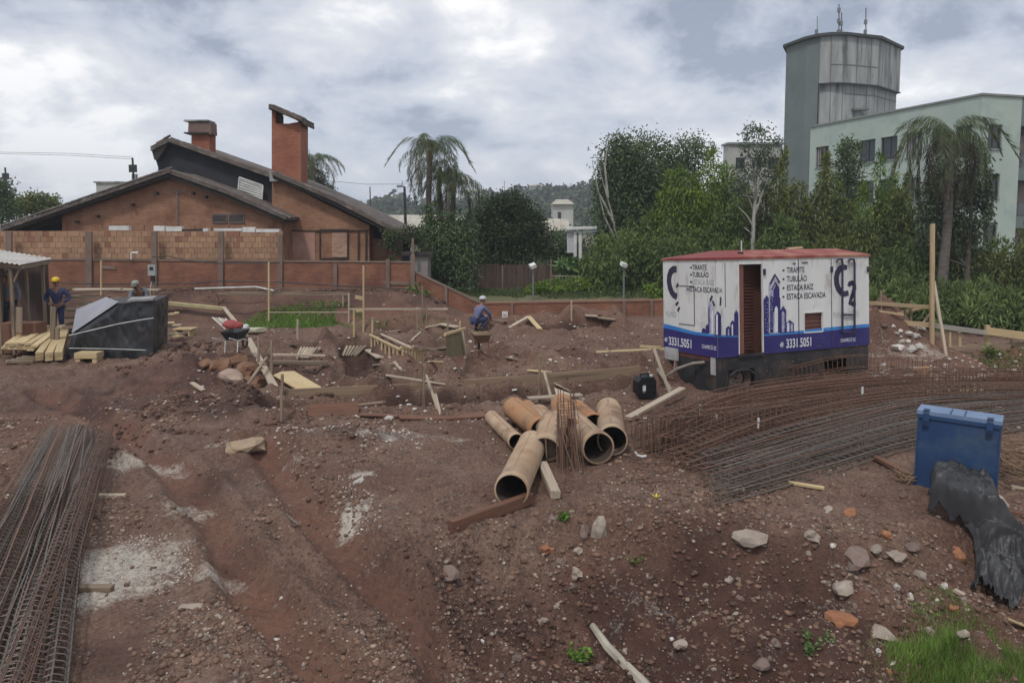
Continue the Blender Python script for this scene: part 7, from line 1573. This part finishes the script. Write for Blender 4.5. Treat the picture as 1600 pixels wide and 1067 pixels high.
pts = [at(x, y, 27.4) for x, y in ((95, 442), (170, 444), (300, 443), (345, 439), (440, 441), (560, 448), (640, 452))]; tag(MB().tube(pts, .022, 5).build('cable', M_TBLACK, origin=pts[0]), 'lower black cable along the foot of the red wall', 'cable')
# white gantry
o = thing('white_gantry', tuple(base(905, 37)), 'white two legged sign gantry standing among the trees', 'gantry'); Yg = 37
for x in (899, 907): timber(at(x, 470, Yg), at(x - .5, 362, Yg), .16, .16, M_WHITE, 'post', parent=o)
timber(at(884, 357.5, Yg), at(932, 356, Yg), .5, .14, M_WHITE, 'top_slab', parent=o); MB().prism([at(886, 361, Yg), at(897, 361, Yg), at(897, 395, Yg), at(886, 395, Yg)], (0, .1, 0)).build('sign_panel', mat('dull_white_panel', (.50, .50, .52), (.42, .42, .43)), o); timber(at(908, 363, Yg), at(931, 361, Yg), .2, .1, M_WHITE, 'lower_slab', parent=o)
# brown fence + pale gate frame
fn = thing('wooden_fence', tuple(base(800, 35.2)), 'dark brown vertical board fence behind the grass strip', 'fence'); M_FEN = mat('dark_fence_board', (.070, .043, .035), (.105, .07, .055), .9, 3., stretch=(5, 5, .5), rnd=.25)
xa_, xb_ = at(722, 440, 35.2).x, at(868, 440, 35.2).x; nb2 = 46; fbm_ = MB().box((0, 0, 0), ((xb_ - xa_) / nb2 - .012, .025, 1.35)).build('fence_board', M_FEN); fbm_.parent = fn
for k in range(nb2):
    q = fbm_ if k == 0 else fbm_.copy()
    if k: COL.objects.link(q)
    x = xa_ + (k + .5) * (xb_ - xa_) / nb2; q.location = Vector((x, 35.2, .33 + .60 + random.uniform(-.05, .05))) - Vector(WL[fn.name]); q.rotation_euler = (0, random.uniform(-.02, .02), 0)
for z in (.6, 1.35): timber((xa_, 35.27, z), (xb_, 35.27, z), .05, .08, M_FEN, 'fence_rail', parent=fn)
gt = thing('garden_gate', tuple(base(895, 34)), 'thin pale metal gate and railing in the grass before the gantry', 'gate'); M_GATE = mat('pale_gate_paint', (.34, .31, .24), (.25, .22, .17))
for k in range(14): x = 864 + k * 5; MB().beam(at(x, 461, 34), at(x, 432, 34), .03, .03).build('bar', M_GATE, gt)
for y in (431, 447): MB().beam(at(862, y, 34), at(931, y + .5, 34), .04, .04).build('rail', M_GATE, gt)
for x, y0, lb in ((705, 398, 'slim grey post among the weeds under the palms'), (785, 415, 'thin pale post in front of the brown fence'), (743, 425, 'dark leaning post at the left end of the brown fence'), (861, 405, 'thin dark post between fence and gate')): p = at(x, y0, 33.8); tag(MB().beam((p.x, 33.8, .3), (p.x, 33.8, p.z), .06, .06).build('post', M_COL if x != 743 else M_TBLACK, origin=(p.x, 33.8, .3)), lb, 'post')
# small lean-to by the end of the house
p0, p1 = at(632, 400, 30), at(668, 403, 30); o = thing('lean_to', (p0.x, 30, 1), 'small grey lean to with a dark flat roof right of the brick house', 'shed'); MB().box(((p0.x + p1.x) / 2 + .1, 30.6, 1.4), (p1.x - p0.x - .2, 1.2, (p0.z - 1.4) * 2)).build('wall', mat('grey_block_wall', (.27, .25, .24), (.2, .18, .17), .9, 2.), o); MB().box(((p0.x + p1.x) / 2 + .05, 30.6, p0.z + .08), (p1.x - p0.x + .3, 1.5, .12)).build('roof', M_EAVE, o)
q = lumpy('bundle', at(657, 400, 30.2) , (.22, .2, .1), M_WHITE, 'white bundle lying on the lean to roof', 'bundle', 77)
p = at(645, 372, 29.6); tag(MB().beam((p.x, 29.6, .9), (p.x, 29.6, p.z), .09, .09).build('post', M_COL, origin=(p.x, 29.6, .9)), 'pale square post at the right end of the upper red wall', 'post')

# ================================================================== STONES
M_ROCKS = [mat('grey_brown_rock', (.21, .155, .13), (.135, .095, .08), .9, 3., bump=.5, rnd=.2), mat('pale_rock', (.34, .285, .235), (.24, .19, .155), .9, 3., bump=.5, rnd=.2), mat('orange_clay_rock', (.33, .145, .07), (.24, .11, .06), .9, 3., bump=.4, rnd=.1), mat('white_rubble', (.52, .49, .45), (.40, .36, .32), .9, 3., bump=.3, rnd=.15)]
big = [(1170, 838, .17, .14, .10, 1, 'broad pale rock capping the dark red bank, right of centre'), (1340, 872, .19, .14, .11, 0, 'largest squarish brown rock on the right of the bank'), (1318, 918, .12, .10, .09, 1, 'tan upright rock below the largest brown one'), (1318, 966, .14, .10, .08, 2, 'orange clay rock low on the right of the bank'), (1372, 990, .19, .13, .09, 1, 'flat grey rock right of the orange one'), (1266, 832, .11, .08, .06, 1, 'pale rounded rock near the top right of the bank'), (1436, 892, .08, .06, .06, 1, 'pale angular rock left of the sheeting tail'), (1497, 862, .11, .09, .08, 2, 'orange brick lump touching the black sheeting'), (912, 832, .07, .06, .10, 0, 'small upright stone left of a taller one at the bank edge'), (936, 826, .09, .06, .14, 1, 'taller upright oval stone at the bank edge'), (850, 852, .10, .08, .06, 2, 'rounded ochre stone below the thick timber'), (902, 856, .07, .06, .05, 1, 'pale stone right of the ochre one'), (876, 876, .08, .07, .07, 0, 'dark stone below the pale one'), (900, 892, .08, .06, .07, 1, 'pale stone among dark gravel near the pit'), (893, 915, .07, .05, .06, 0, 'grey stone just under the pale gravelly one'), (848, 965, .06, .05, .05, 1, 'tan pebble sized rock in the left rubble'), (700, 895, .12, .10, .08, 0, 'crusted clod at the left edge of the rubble'), (1294, 792, .09, .06, .05, 1, 'flat pale rock on the smooth mud right of centre'), (1328, 796, .08, .07, .06, 2, 'ochre rock beside the flat pale one'), (1400, 862, .14, .10, .05, 1, 'broad flat slab among slabs left of the sheeting'), (1370, 850, .16, .08, .04, 1, 'long thin slab behind the largest brown rock'), (1066, 1000, .08, .06, .04, 1, 'pale stone right of the concrete post'), (1190, 1035, .10, .08, .06, 0, 'dull rock left of the leafy weed'), (1505, 985, .06, .05, .05, 1, 'pale stone above the grass'), (310, 942, .15, .06, .03, 1, 'flat pointed tan stone on the left track edge'), (560, 745, .12, .06, .03, 3, 'white plaster chunk above the pale cement patch'), (1385, 830, .08, .06, .05, 2, 'ochre slab between the pale slabs'), (1425, 850, .10, .07, .05, 0, 'grey flat rock nearest the black sheeting'), (1560, 780, .12, .08, .10, 1, 'pale green grey rock behind the sheeting'), (1450, 985, .07, .05, .06, 1, 'pale rock at the upper left of the grass'), (1476, 912, .05, .04, .05, 3, 'white stone left of the end of the sheeting'), (1422, 930, .03, .03, .06, 3, 'small upright white stone on the right of the bank'), (1400, 912, .04, .03, .04, 3, 'little white stone higher on the bank'), (1462, 932, .04, .03, .03, 3, 'round white stone below the sheeting tail'), (1373, 1012, .05, .03, .03, 3, 'white chip at the bottom of the bank'), (1395, 1030, .05, .02, .02, 3, 'white elongated chip near the bottom edge'), (1490, 945, .07, .05, .04, 2, 'ochre flat stone above the grass'), (1392, 1045, .05, .04, .04, 2, 'ochre pebble at the bottom of the bank'), (1212, 1000, .05, .04, .04, 0, 'dark rock among the clods left of the orange one'), (1140, 900, .05, .04, .04, 1, 'pale pebble in the middle of the red bank')]
for i, (x, y, a0, b0, c_, k, lb) in enumerate(big):
    p = G(x, y + 8); lumpy('rock', p + Vector((0, 0, -c_ * .15)), (a0, b0, c_), M_ROCKS[k], lb, 'rock', 100 + i, 2, .45)
cp = [GP(925, 990, .10), GP(950, 1020, .06), GP(1000, 1066, .03), GP(1030, 1100, .02)]; b = MB(); b.tube([Vector(p) for p in cp], .06, 7, rad=[.035, .05, .06, .065]); o = b.build('concrete_post', mat('broken_concrete', (.42, .38, .31), (.28, .25, .20), .95, 4., bump=.6), origin=cp[0]); tag(o, 'broken pale concrete post lying at the bottom of the view', 'post')
for x, y, lb in ((1047, 1003, 'white plastic pipe stub in the rubble right of the concrete post'), (800, 612, 'white stone chip beside the tall stake')): p = GP(x, y, .03); tag(MB().tube([p, p + Vector((.10, .02, .01))], .02, 8).build('pipe_stub', M_WHITE, origin=p), lb, 'pipe stub')
p = GP(1025, 782, .02); o = thing('yellow_flower', tuple(p), 'small yellow flower like scrap alone on the mud left of the grey cages', 'flower'); 
for k in range(5): a0 = k * 1.2566; MB().prism([p, p + Vector((math.cos(a0 - .4) * .035, math.sin(a0 - .4) * .035, .035)), p + Vector((math.cos(a0) * .06, math.sin(a0) * .06, .06)), p + Vector((math.cos(a0 + .4) * .035, math.sin(a0 + .4) * .035, .035))], (0, 0, .004)).build('petal', mat('yellow_petal', (.65, .50, .03)), o)
MB().tube([p, p + Vector((0, 0, .03))], .008, 5).build('stem', L_WEED, o)
# white rubble blocks behind the cages
r_ = random.Random(9)
for i in range(95):
    x = r_.uniform(1365, 1545) if i % 4 else r_.uniform(1375, 1445); y = (592 - .10 * (x - 1365) * 0 + r_.gauss(0, 9)) if i % 4 else r_.uniform(510, 556)
    if x > 1440: y = 588 + (x - 1440) * .12 + r_.gauss(0, 6)
    s_ = r_.uniform(.05, .13) * (1.25 if r_.random() < .15 else 1); p = G(x, y); k = 3 if r_.random() < .72 else r_.choice((0, 1))
    lumpy('rubble_block', p, (s_, s_ * .8, s_ * .6), M_ROCKS[k], 'broken pale rubble lump on the red mound beside the trailer' if y < 560 else 'broken pale rubble lump in the row behind the steel cages', 'rubble', 300 + i, 1, .5, group='rubble lumps on the red mound' if y < 560 else 'rubble lumps behind the cages')
p = GP(1440, 592, .05); lumpy('rubble_block', p, (.22, .16, .16), mat('ochre_block', (.42, .26, .13), (.3, .18, .1), .9, 3.), 'ochre block standing out among the white rubble', 'rubble', 999, 2, .4)
for i, (x, y, s_) in enumerate(((640, 634, .06), (648, 640, .05), (636, 626, .05), (672, 632, .05), (690, 634, .04), (665, 644, .06), (622, 620, .05), (607, 655, .10), (557, 650, .05), (530, 545, .05), (500, 535, .05), (590, 528, .05), (545, 530, .07), (735, 535, .07), (742, 543, .06), (738, 550, .06), (766, 529, .06), (890, 508, .06), (898, 511, .09), (912, 509, .10), (320, 551, .05), (317, 605, .05), (860, 564, .08), (868, 566, .05))):
    lumpy('plaster_lump', GP(x, y), (s_, s_ * .8, s_ * .5), M_ROCKS[3], 'white plaster lump dropped on the mud near the footing trenches', 'rubble', 500 + i, 1, .5, group='white lumps near the trenches')
# medium stones: individual rocks over the rubble areas
import bmesh as _bm2
protos = []
for k in range(10):
    bm = _bm2.new(); _bm2.ops.create_icosphere(bm, subdivisions=1, radius=1); rr = random.Random(k)
    for v in bm.verts: v.co = Vector((v.co.x * rr.uniform(.8, 1.2), v.co.y * rr.uniform(.6, 1.0), v.co.z * rr.uniform(.5, .8))) * rr.uniform(.8, 1.15)
    for m in (0, 1):
        me = bpy.data.meshes.new('rock'); bm.to_mesh(me); me.materials.append(M_ROCKS[m if k % 5 else 3 * m]); protos.append(me)
    bm.free()
zones = [((690, 960), (835, 1060), 90, 'rough stone in the rubble left of the pit', 'stones left of the pit'), ((960, 1300), (820, 1060), 85, 'rough stone half sunk in the dark red bank', 'stones in the dark red bank'), ((1300, 1560), (800, 1000), 60, 'rough stone on the bank near the black sheeting', 'stones near the black sheeting'), ((300, 480), (930, 1060), 30, 'rough stone beside the left wheel track', 'stones beside the left track'), ((420, 640), (690, 830), 25, 'rough stone between the two wheel tracks', 'stones between the tracks')]
r_ = random.Random(4)
for (xa_, xb_), (ya_, yb_), n_, lb, gp_ in zones:
    for i in range(n_):
        x, y = r_.uniform(xa_, xb_), r_.uniform(ya_, yb_); p = G(x, y); s_ = r_.uniform(.014, .036) * (1.5 if r_.random() < .12 else 1)
        o = bpy.data.objects.new('stone', r_.choice(protos)); COL.objects.link(o); o.location = p + Vector((0, 0, s_ * .15)); o.scale = (s_ * r_.uniform(.9, 1.5), s_, s_ * r_.uniform(.8, 1.3)); o.rotation_euler = (r_.uniform(-.4, .4), r_.uniform(-.4, .4), r_.uniform(0, 6.28)); tag(o, lb, 'stone', gp_)
# gravel: far too many to count
def gravel(name, n, px0, px1, py0, py1, smin, smax, m, seed, dens=None):
    g_ = np.random.default_rng(seed); pts = []
    px = g_.uniform(px0, px1, n); py = py0 + (py1 - py0) * g_.random(n)
    u = (px - CX) / FPX; v = (CY - py) / FPX; dz = v * _cp - _sp; dy = _cp + v * _sp; t = -CAM_H / dz; X = u * t; Y = dy * t
    if dens is not None: k = g_.random(n) < dens(X, Y, px, py); X, Y, py = X[k], Y[k], py[k]
    n = len(X); Z = gh(X, Y); t_ = (1 + 5 ** .5) / 2; ico = np.array([(-1, t_, 0), (1, t_, 0), (-1, -t_, 0), (1, -t_, 0), (0, -1, t_), (0, 1, t_), (0, -1, -t_), (0, 1, -t_), (t_, 0, -1), (t_, 0, 1), (-t_, 0, -1), (-t_, 0, 1)]) / 1.9
    fi = np.array([(0, 11, 5), (0, 5, 1), (0, 1, 7), (0, 7, 10), (0, 10, 11), (1, 5, 9), (5, 11, 4), (11, 10, 2), (10, 7, 6), (7, 1, 8), (3, 9, 4), (3, 4, 2), (3, 2, 6), (3, 6, 8), (3, 8, 9), (4, 9, 5), (2, 4, 11), (6, 2, 10), (8, 6, 7), (9, 8, 1)])
    s_ = (smin + (smax - smin) * g_.random(n) ** 2.5) * np.clip(Y / 8, .8, 2.4); sh = ico[None] * g_.uniform(.65, 1.3, (n, 12, 1)); a0 = g_.uniform(0, 6.28, n); c_, si = np.cos(a0)[:, None], np.sin(a0)[:, None]
    xx = sh[..., 0] * g_.uniform(.9, 1.5, (n, 1)); yy = sh[..., 1]; P = np.stack([(xx * c_ - yy * si) * s_[:, None] + X[:, None], (xx * si + yy * c_) * s_[:, None] + Y[:, None], sh[..., 2] * s_[:, None] * .7 + (Z + s_ * .12)[:, None]], -1).reshape(-1, 3)
    F_ = (fi[None] + 12 * np.arange(n)[:, None, None]).reshape(-1, 3); return tag(mesh_np(name, P, F_, m), kind='stuff')
M_GRAV = mat('gravel_stones', (.17, .115, .083), (.28, .22, .165), .9, 3., island=.5); M_CLOD = mat('soil_clods', (.13, .074, .050), (.17, .105, .075), .95, 3., island=.4); M_GRAVW = mat('pale_chips', (.46, .41, .36), (.34, .29, .25), .9, 3., island=.3)
rubble = lambda X, Y, px, py: np.clip(.05 + 1.6 * sst(fbm(X, Y, .8, 4, 2), .02, .30) + .8 * (px > 680) * (py > 810), 0, 1) * (1 - .85 * np.exp(-(np.minimum(seg_dist(X, Y, TRACKS[0]), seg_dist(X, Y, TRACKS[1])) / .22) ** 4))
gravel('gravel', 12000, -20, 1620, 640, 1090, .005, .032, M_GRAV, 1, rubble)
gravel('gravel', 5200, -20, 1620, 620, 1090, .005, .015, M_GRAVW, 2, rubble)
gravel('soil_clods', 22000, -20, 1620, 640, 1090, .006, .040, M_CLOD, 3, rubble)
gravel('soil_clods', 6000, 250, 1620, 480, 660, .006, .024, M_CLOD, 4, lambda X, Y, px, py: .9 * np.ones_like(X))
gravel('cement_chips', 2600, 100, 300, 830, 965, .004, .016, M_GRAVW, 9, lambda X, Y, px, py: sst(fbm(X, Y, 2.2, 3, 1), -.25, .2))
gravel('cement_chips', 420, 515, 610, 728, 845, .005, .018, M_GRAVW, 10, lambda X, Y, px, py: 1. * (((px - 557) / 32) ** 2 + ((py - 795) / 45) ** 2 < 1 + 2.5 * fbm(X, Y, 3., 3, 1)))
gravel('cement_chips', 450, 430, 660, 672, 708, .005, .022, M_GRAVW, 11, lambda X, Y, px, py: sst(fbm(X, Y, 2.2, 3, 1), -.1, .2))
gravel('cement_chips', 1500, 980, 1110, 990, 1067, .004, .018, M_GRAVW, 12, lambda X, Y, px, py: sst(fbm(X, Y, 2.2, 3, 1), -.1, .2))
gravel('cement_chips', 500, 1380, 1600, 590, 640, .012, .035, M_GRAVW, 14)
M_DCLOD = mat('dark_clods', (.070, .036, .026), (.105, .058, .042), .95, 3., island=.45)  # clods in a darker soil tone, close to the ground's darkest mix
gravel('dark_clods', 14000, 600, 1500, 800, 1075, .008, .038, M_DCLOD, 7, lambda X, Y, px, py: np.clip(sst(fbm(X, Y, 1.1, 3, 0), -.12, .2) * sst(py, 812, 845) * sst(px + 130 * fbm(X, Y, 1.6, 3, 1), 640, 780), 0, 1))
gravel('dark_clods', 7000, -20, 700, 466, 500, .010, .045, M_DCLOD, 13, lambda X, Y, px, py: sst(fbm(X, Y, .9, 3, 0), -.2, .2))
gravel('dark_clods', 5000, 180, 520, 555, 680, .008, .035, M_DCLOD, 8, lambda X, Y, px, py: sst(fbm(X, Y, 1.1, 3, 0), -.1, .25))
gravel('gravel', 2500, 300, 1050, 480, 660, .008, .022, M_GRAVW, 5, lambda X, Y, px, py: .45 * np.ones_like(X))
# ================================================================== PEOPLE
M_SKIN = mat('skin', (.24, .13, .085), (.20, .105, .07), .6, 4.); M_COVB = mat('blue_work_clothes', (.022, .030, .085), (.035, .045, .11), .85, 4., bump=.2); M_COVL = mat('pale_blue_shirt', (.09, .105, .20), (.14, .15, .25), .85, 4., bump=.2)
M_GREYS = mat('grey_shirt', (.10, .105, .13), (.14, .145, .17), .85, 4.); M_DKTR = mat('dark_trousers', (.018, .020, .035), (.028, .03, .045), .85, 4.); M_BOOT = mat('black_boots', (.015, .013, .012), (.05, .035, .03), .6, 5.)
M_HELY = mat('yellow_helmet', (.75, .52, .02), rough=.35); M_HELG = mat('grey_green_helmet', (.20, .22, .17), (.28, .29, .24), rough=.5); M_HELW = mat('white_helmet', (.55, .57, .58), rough=.4); M_HAIR = mat('dark_hair', (.012, .010, .009), rough=.8)
def skin_mesh(name, J, E, m, parent, sub=2):
    """J: name->(pos, radius); E: edges; one continuous surface grown with a skin modifier"""
    names = list(J); ix = {k: i for i, k in enumerate(names)}; me = bpy.data.meshes.new(name); me.from_pydata([J[k][0] for k in names], [(ix[a_], ix[b_]) for a_, b_ in E], []); o = bpy.data.objects.new(name, me); COL.objects.link(o)
    sk = o.modifiers.new('skin', 'SKIN'); sk.use_smooth_shade = True; sv = me.skin_vertices[0].data if me.skin_vertices else None
    if sv is None:
        bm = _bm2.new(); bm.from_mesh(me); bm.verts.layers.skin.verify(); bm.to_mesh(me); bm.free(); sv = me.skin_vertices[0].data
    for k in names: r_ = J[k][1]; sv[ix[k]].radius = (r_, r_) if not isinstance(r_, tuple) else r_
    sv[0].use_root = True; ss = o.modifiers.new('sub', 'SUBSURF'); ss.levels = sub; ss.render_levels = sub
    dg = bpy.context.evaluated_depsgraph_get(); me2 = bpy.data.meshes.new_from_object(o.evaluated_get(dg)); bpy.data.objects.remove(o); me2.materials.clear(); me2.materials.append(m); me2.shade_smooth()
    o2 = bpy.data.objects.new(name, me2); o2.parent = parent; COL.objects.link(o2); return o2
def hand(J, E, w, side, d, key):
    """palm and five fingers from wrist key w; d = pointing direction"""
    d = Vector(d).normalized(); p = Vector(J[w][0]); s = d.cross(Vector((0, 1, 0)) if abs(d.y) < .8 else Vector((1, 0, 0))).normalized(); u = s.cross(d)
    J[key + 'palm'] = (tuple(p + d * .06), .026); E.append((w, key + 'palm'))
    for i, (o_, L_) in enumerate(((-.03, .075), (-.01, .085), (.01, .08), (.03, .062))):
        k1, k2, k3 = f'{key}f{i}a', f'{key}f{i}b', f'{key}f{i}c'; b_ = p + d * .095 + s * o_; J[k1] = (tuple(b_), .0095); J[k2] = (tuple(b_ + d * L_ * .5 + u * .008 * side), .0085); J[k3] = (tuple(b_ + d * L_ * .9 + u * .028 * side), .0075); E += [(key + 'palm', k1), (k1, k2), (k2, k3)]
    J[key + 't1'] = (tuple(p + d * .05 + s * .042 * side), .010); J[key + 't2'] = (tuple(p + d * .09 + s * .058 * side + u * .02 * side), .0085); E += [(key + 'palm', key + 't1'), (key + 't1', key + 't2')]
def person(loc, rot, pose, label, top, legs, helmet, hat_m):
    o = thing('person', loc, label, 'person', local=True, rot=(0, 0, rot)); P = {k: Vector(v) for k, v in pose.items()}
    J = {'pelvis': (tuple(P['pelvis']), .105), 'waist': (tuple(P['pelvis'].lerp(P['chest'], .45)), .10), 'chest': (tuple(P['chest']), .125), 'neck0': (tuple(P['neck']), .055), 'head0': (tuple(P['neck'].lerp(P['head'], .45)), .055), 'head1': (tuple(P['head']), .085), 'head2': (tuple(P['head'] + (P['head'] - P['neck']).normalized() * .07), .075)}
    E = [('pelvis', 'waist'), ('waist', 'chest'), ('chest', 'neck0'), ('neck0', 'head0'), ('head0', 'head1'), ('head1', 'head2')]
    for s in 'LR':
        J['sh' + s] = (tuple(P['sh' + s]), .060); J['el' + s] = (tuple(P['el' + s]), .040); J['wr' + s] = (tuple(P['wr' + s]), .026); J['hp' + s] = (tuple(P['hp' + s]), .082); J['kn' + s] = (tuple(P['kn' + s]), .055); J['an' + s] = (tuple(P['an' + s]), .038); J['toe' + s] = (tuple(P['an' + s] + Vector((0, -.14, -.045))), .032)
        E += [('chest', 'sh' + s), ('sh' + s, 'el' + s), ('el' + s, 'wr' + s), ('pelvis', 'hp' + s), ('hp' + s, 'kn' + s), ('kn' + s, 'an' + s), ('an' + s, 'toe' + s)]
        hand(J, E, 'wr' + s, 1 if s == 'L' else -1, P['wr' + s] - P['el' + s], s)
    skin_mesh('body', J, E, M_SKIN, o, 1)
    g = .018; T_ = {k: (J[k][0], J[k][1] + g) for k in ('waist', 'chest', 'neck0', 'pelvis')}; T_['neck0'] = (tuple(P['neck'].lerp(P['chest'], .35)), .06); T_ = {'chest': T_['chest'], 'waist': T_['waist'], 'pelvis': T_['pelvis'], 'neck0': T_['neck0']}; Et = [('chest', 'waist'), ('waist', 'pelvis'), ('chest', 'neck0')]
    for s in 'LR': T_['sh' + s] = (J['sh' + s][0], .078); T_['el' + s] = (J['el' + s][0], .056); T_['wr' + s] = (tuple(P['wr' + s].lerp(P['el' + s], .12)), .042); Et += [('chest', 'sh' + s), ('sh' + s, 'el' + s), ('el' + s, 'wr' + s)]
    skin_mesh('shirt', T_, Et, top, o, 1)
    K = {'pelvis': (J['pelvis'][0], .128)}; Ek = []
    for s in 'LR': K['hp' + s] = (J['hp' + s][0], .105); K['kn' + s] = (J['kn' + s][0], .078); K['an' + s] = (tuple(P['an' + s] + (P['kn' + s] - P['an' + s]).normalized() * .06), .062); Ek += [('pelvis', 'hp' + s), ('hp' + s, 'kn' + s), ('kn' + s, 'an' + s)]
    skin_mesh('trousers', K, Ek, legs, o, 1)
    for s in 'LR':
        a_ = P['an' + s]; skin_mesh('boot', {'a': (tuple(a_ + (P['kn' + s] - a_).normalized() * .10), .055), 'b': (tuple(a_), .052), 'c': (tuple(a_ + Vector((0, -.09, -.035))), .045), 'd': (tuple(a_ + Vector((0, -.17, -.045))), .038)}, [('a', 'b'), ('b', 'c'), ('c', 'd')], M_BOOT, o, 1)
    hd = P['head']; f = P.get('face', Vector((0, -1, 0))).normalized(); sd = f.cross(Vector((0, 0, 1))).normalized()
    MB().tube([hd + f * .085 + Vector((0, 0, .01)), hd + f * .112 + Vector((0, 0, -.025))], .014, 5).build('nose', M_SKIN, o)
    for k in (-1, 1): MB().tube([hd + f * .085 + sd * .03 * k + Vector((0, 0, .015)), hd + f * .092 + sd * .03 * k + Vector((0, 0, .015))], .010, 6).build('eye', M_HAIR, o); MB().box(tuple(hd + sd * .088 * k), (.02, .03, .05)).build('ear', M_SKIN, o)
    MB().beam(hd + f * .088 + sd * -.025 + Vector((0, 0, -.05)), hd + f * .088 + sd * .025 + Vector((0, 0, -.05)), .006, .01).build('mouth', M_HAIR, o)
    hb = MB(); n_ = 14; upv = Vector((0, 0, 1)); c = hd + Vector((0, 0, .045))
    for j, (r_, z) in enumerate(((.118, .0), (.116, .045), (.10, .085), (.065, .112), (.02, .122))):
        for k in range(n_): a0 = 2 * math.pi * k / n_; hb.v.append(tuple(c + Vector((math.cos(a0) * r_ * .92, math.sin(a0) * r_ * 1.08, z))))
    hb.f = [(j * n_ + k, j * n_ + (k + 1) % n_, (j + 1) * n_ + (k + 1) % n_, (j + 1) * n_ + k) for j in range(4) for k in range(n_)] + [tuple(4 * n_ + k for k in range(n_)), tuple(range(n_))[::-1]]
    h_ = hb.build('helmet', hat_m, o, smooth=True); br_ = MB(); br_.prism([tuple(c + f * .10 + sd * .085), tuple(c + f * .165 + sd * .06), tuple(c + f * .175), tuple(c + f * .165 - sd * .06), tuple(c + f * .10 - sd * .085)], (0, 0, .012)); br_.build('brim', hat_m, h_)
    return o
stand = dict(pelvis=(0, 0, .95), chest=(0, -.02, 1.30), neck=(0, -.02, 1.46), head=(0, -.03, 1.62), shL=(.19, 0, 1.40), shR=(-.19, 0, 1.40), elL=(.33, .05, 1.17), elR=(-.33, .05, 1.17), wrL=(.17, -.10, 1.02), wrR=(-.17, -.10, 1.02), hpL=(.09, 0, .88), hpR=(-.09, 0, .88), knL=(.10, -.02, .49), knR=(-.10, -.02, .49), anL=(.11, .02, .09), anR=(-.11, .02, .09))
p = at(91, 510, 21.3); person((p.x, 21.3, at(91, 434, 21.3).z - 1.76), .2, stand, 'worker in dark blue work clothes and yellow helmet, hands on hips by the pine boards', M_COVB, M_COVB, 1, M_HELY)
bent = dict(stand, chest=(-.08, -.22, 1.22), neck=(-.12, -.33, 1.33), head=(-.16, -.40, 1.45), shL=(.10, -.20, 1.32), shR=(-.26, -.20, 1.30), elL=(.12, -.38, 1.08), elR=(-.32, -.42, 1.06), wrL=(.02, -.52, .9), wrR=(-.25, -.58, .9), face=(-.4, -1, -.2))
p = at(216, 470, 21.6); person((p.x + .1, 21.6, at(216, 437, 21.6).z - 1.60), .5, bent, 'worker in grey shirt and dull helmet bending behind the black tarpaulin', M_GREYS, M_DKTR, 1, M_HELG)
crouch = dict(pelvis=(0, .10, .42), chest=(.02, -.12, .72), neck=(.02, -.22, .86), head=(.02, -.27, 1.0), shL=(.18, -.14, .80), shR=(-.16, -.14, .80), elL=(.24, -.34, .58), elR=(-.22, -.34, .58), wrL=(.12, -.50, .42), wrR=(-.10, -.50, .42), hpL=(.10, .08, .38), hpR=(-.10, .08, .38), knL=(.16, -.30, .50), knR=(-.16, -.30, .46), anL=(.13, -.02, .09), anR=(-.13, -.02, .09), face=(.2, -1, -.4))
p = G(746, 519); person((p.x, p.y, p.z), 2.4, crouch, 'worker in pale blue clothes and white helmet crouching over the mud', M_COVL, M_COVB, 1, M_HELW)
p = at(14, 470, 20.3); person((p.x, 20.3, at(14, 424, 20.3).z - 1.76), .3, dict(stand, elL=(.25, 0, 1.15), wrL=(.25, -.05, .9), elR=(-.25, 0, 1.15), wrR=(-.25, -.05, .9)), 'dim figure in grey standing inside the shed at the left edge', M_GREYS, M_DKTR, 1, M_HELG)
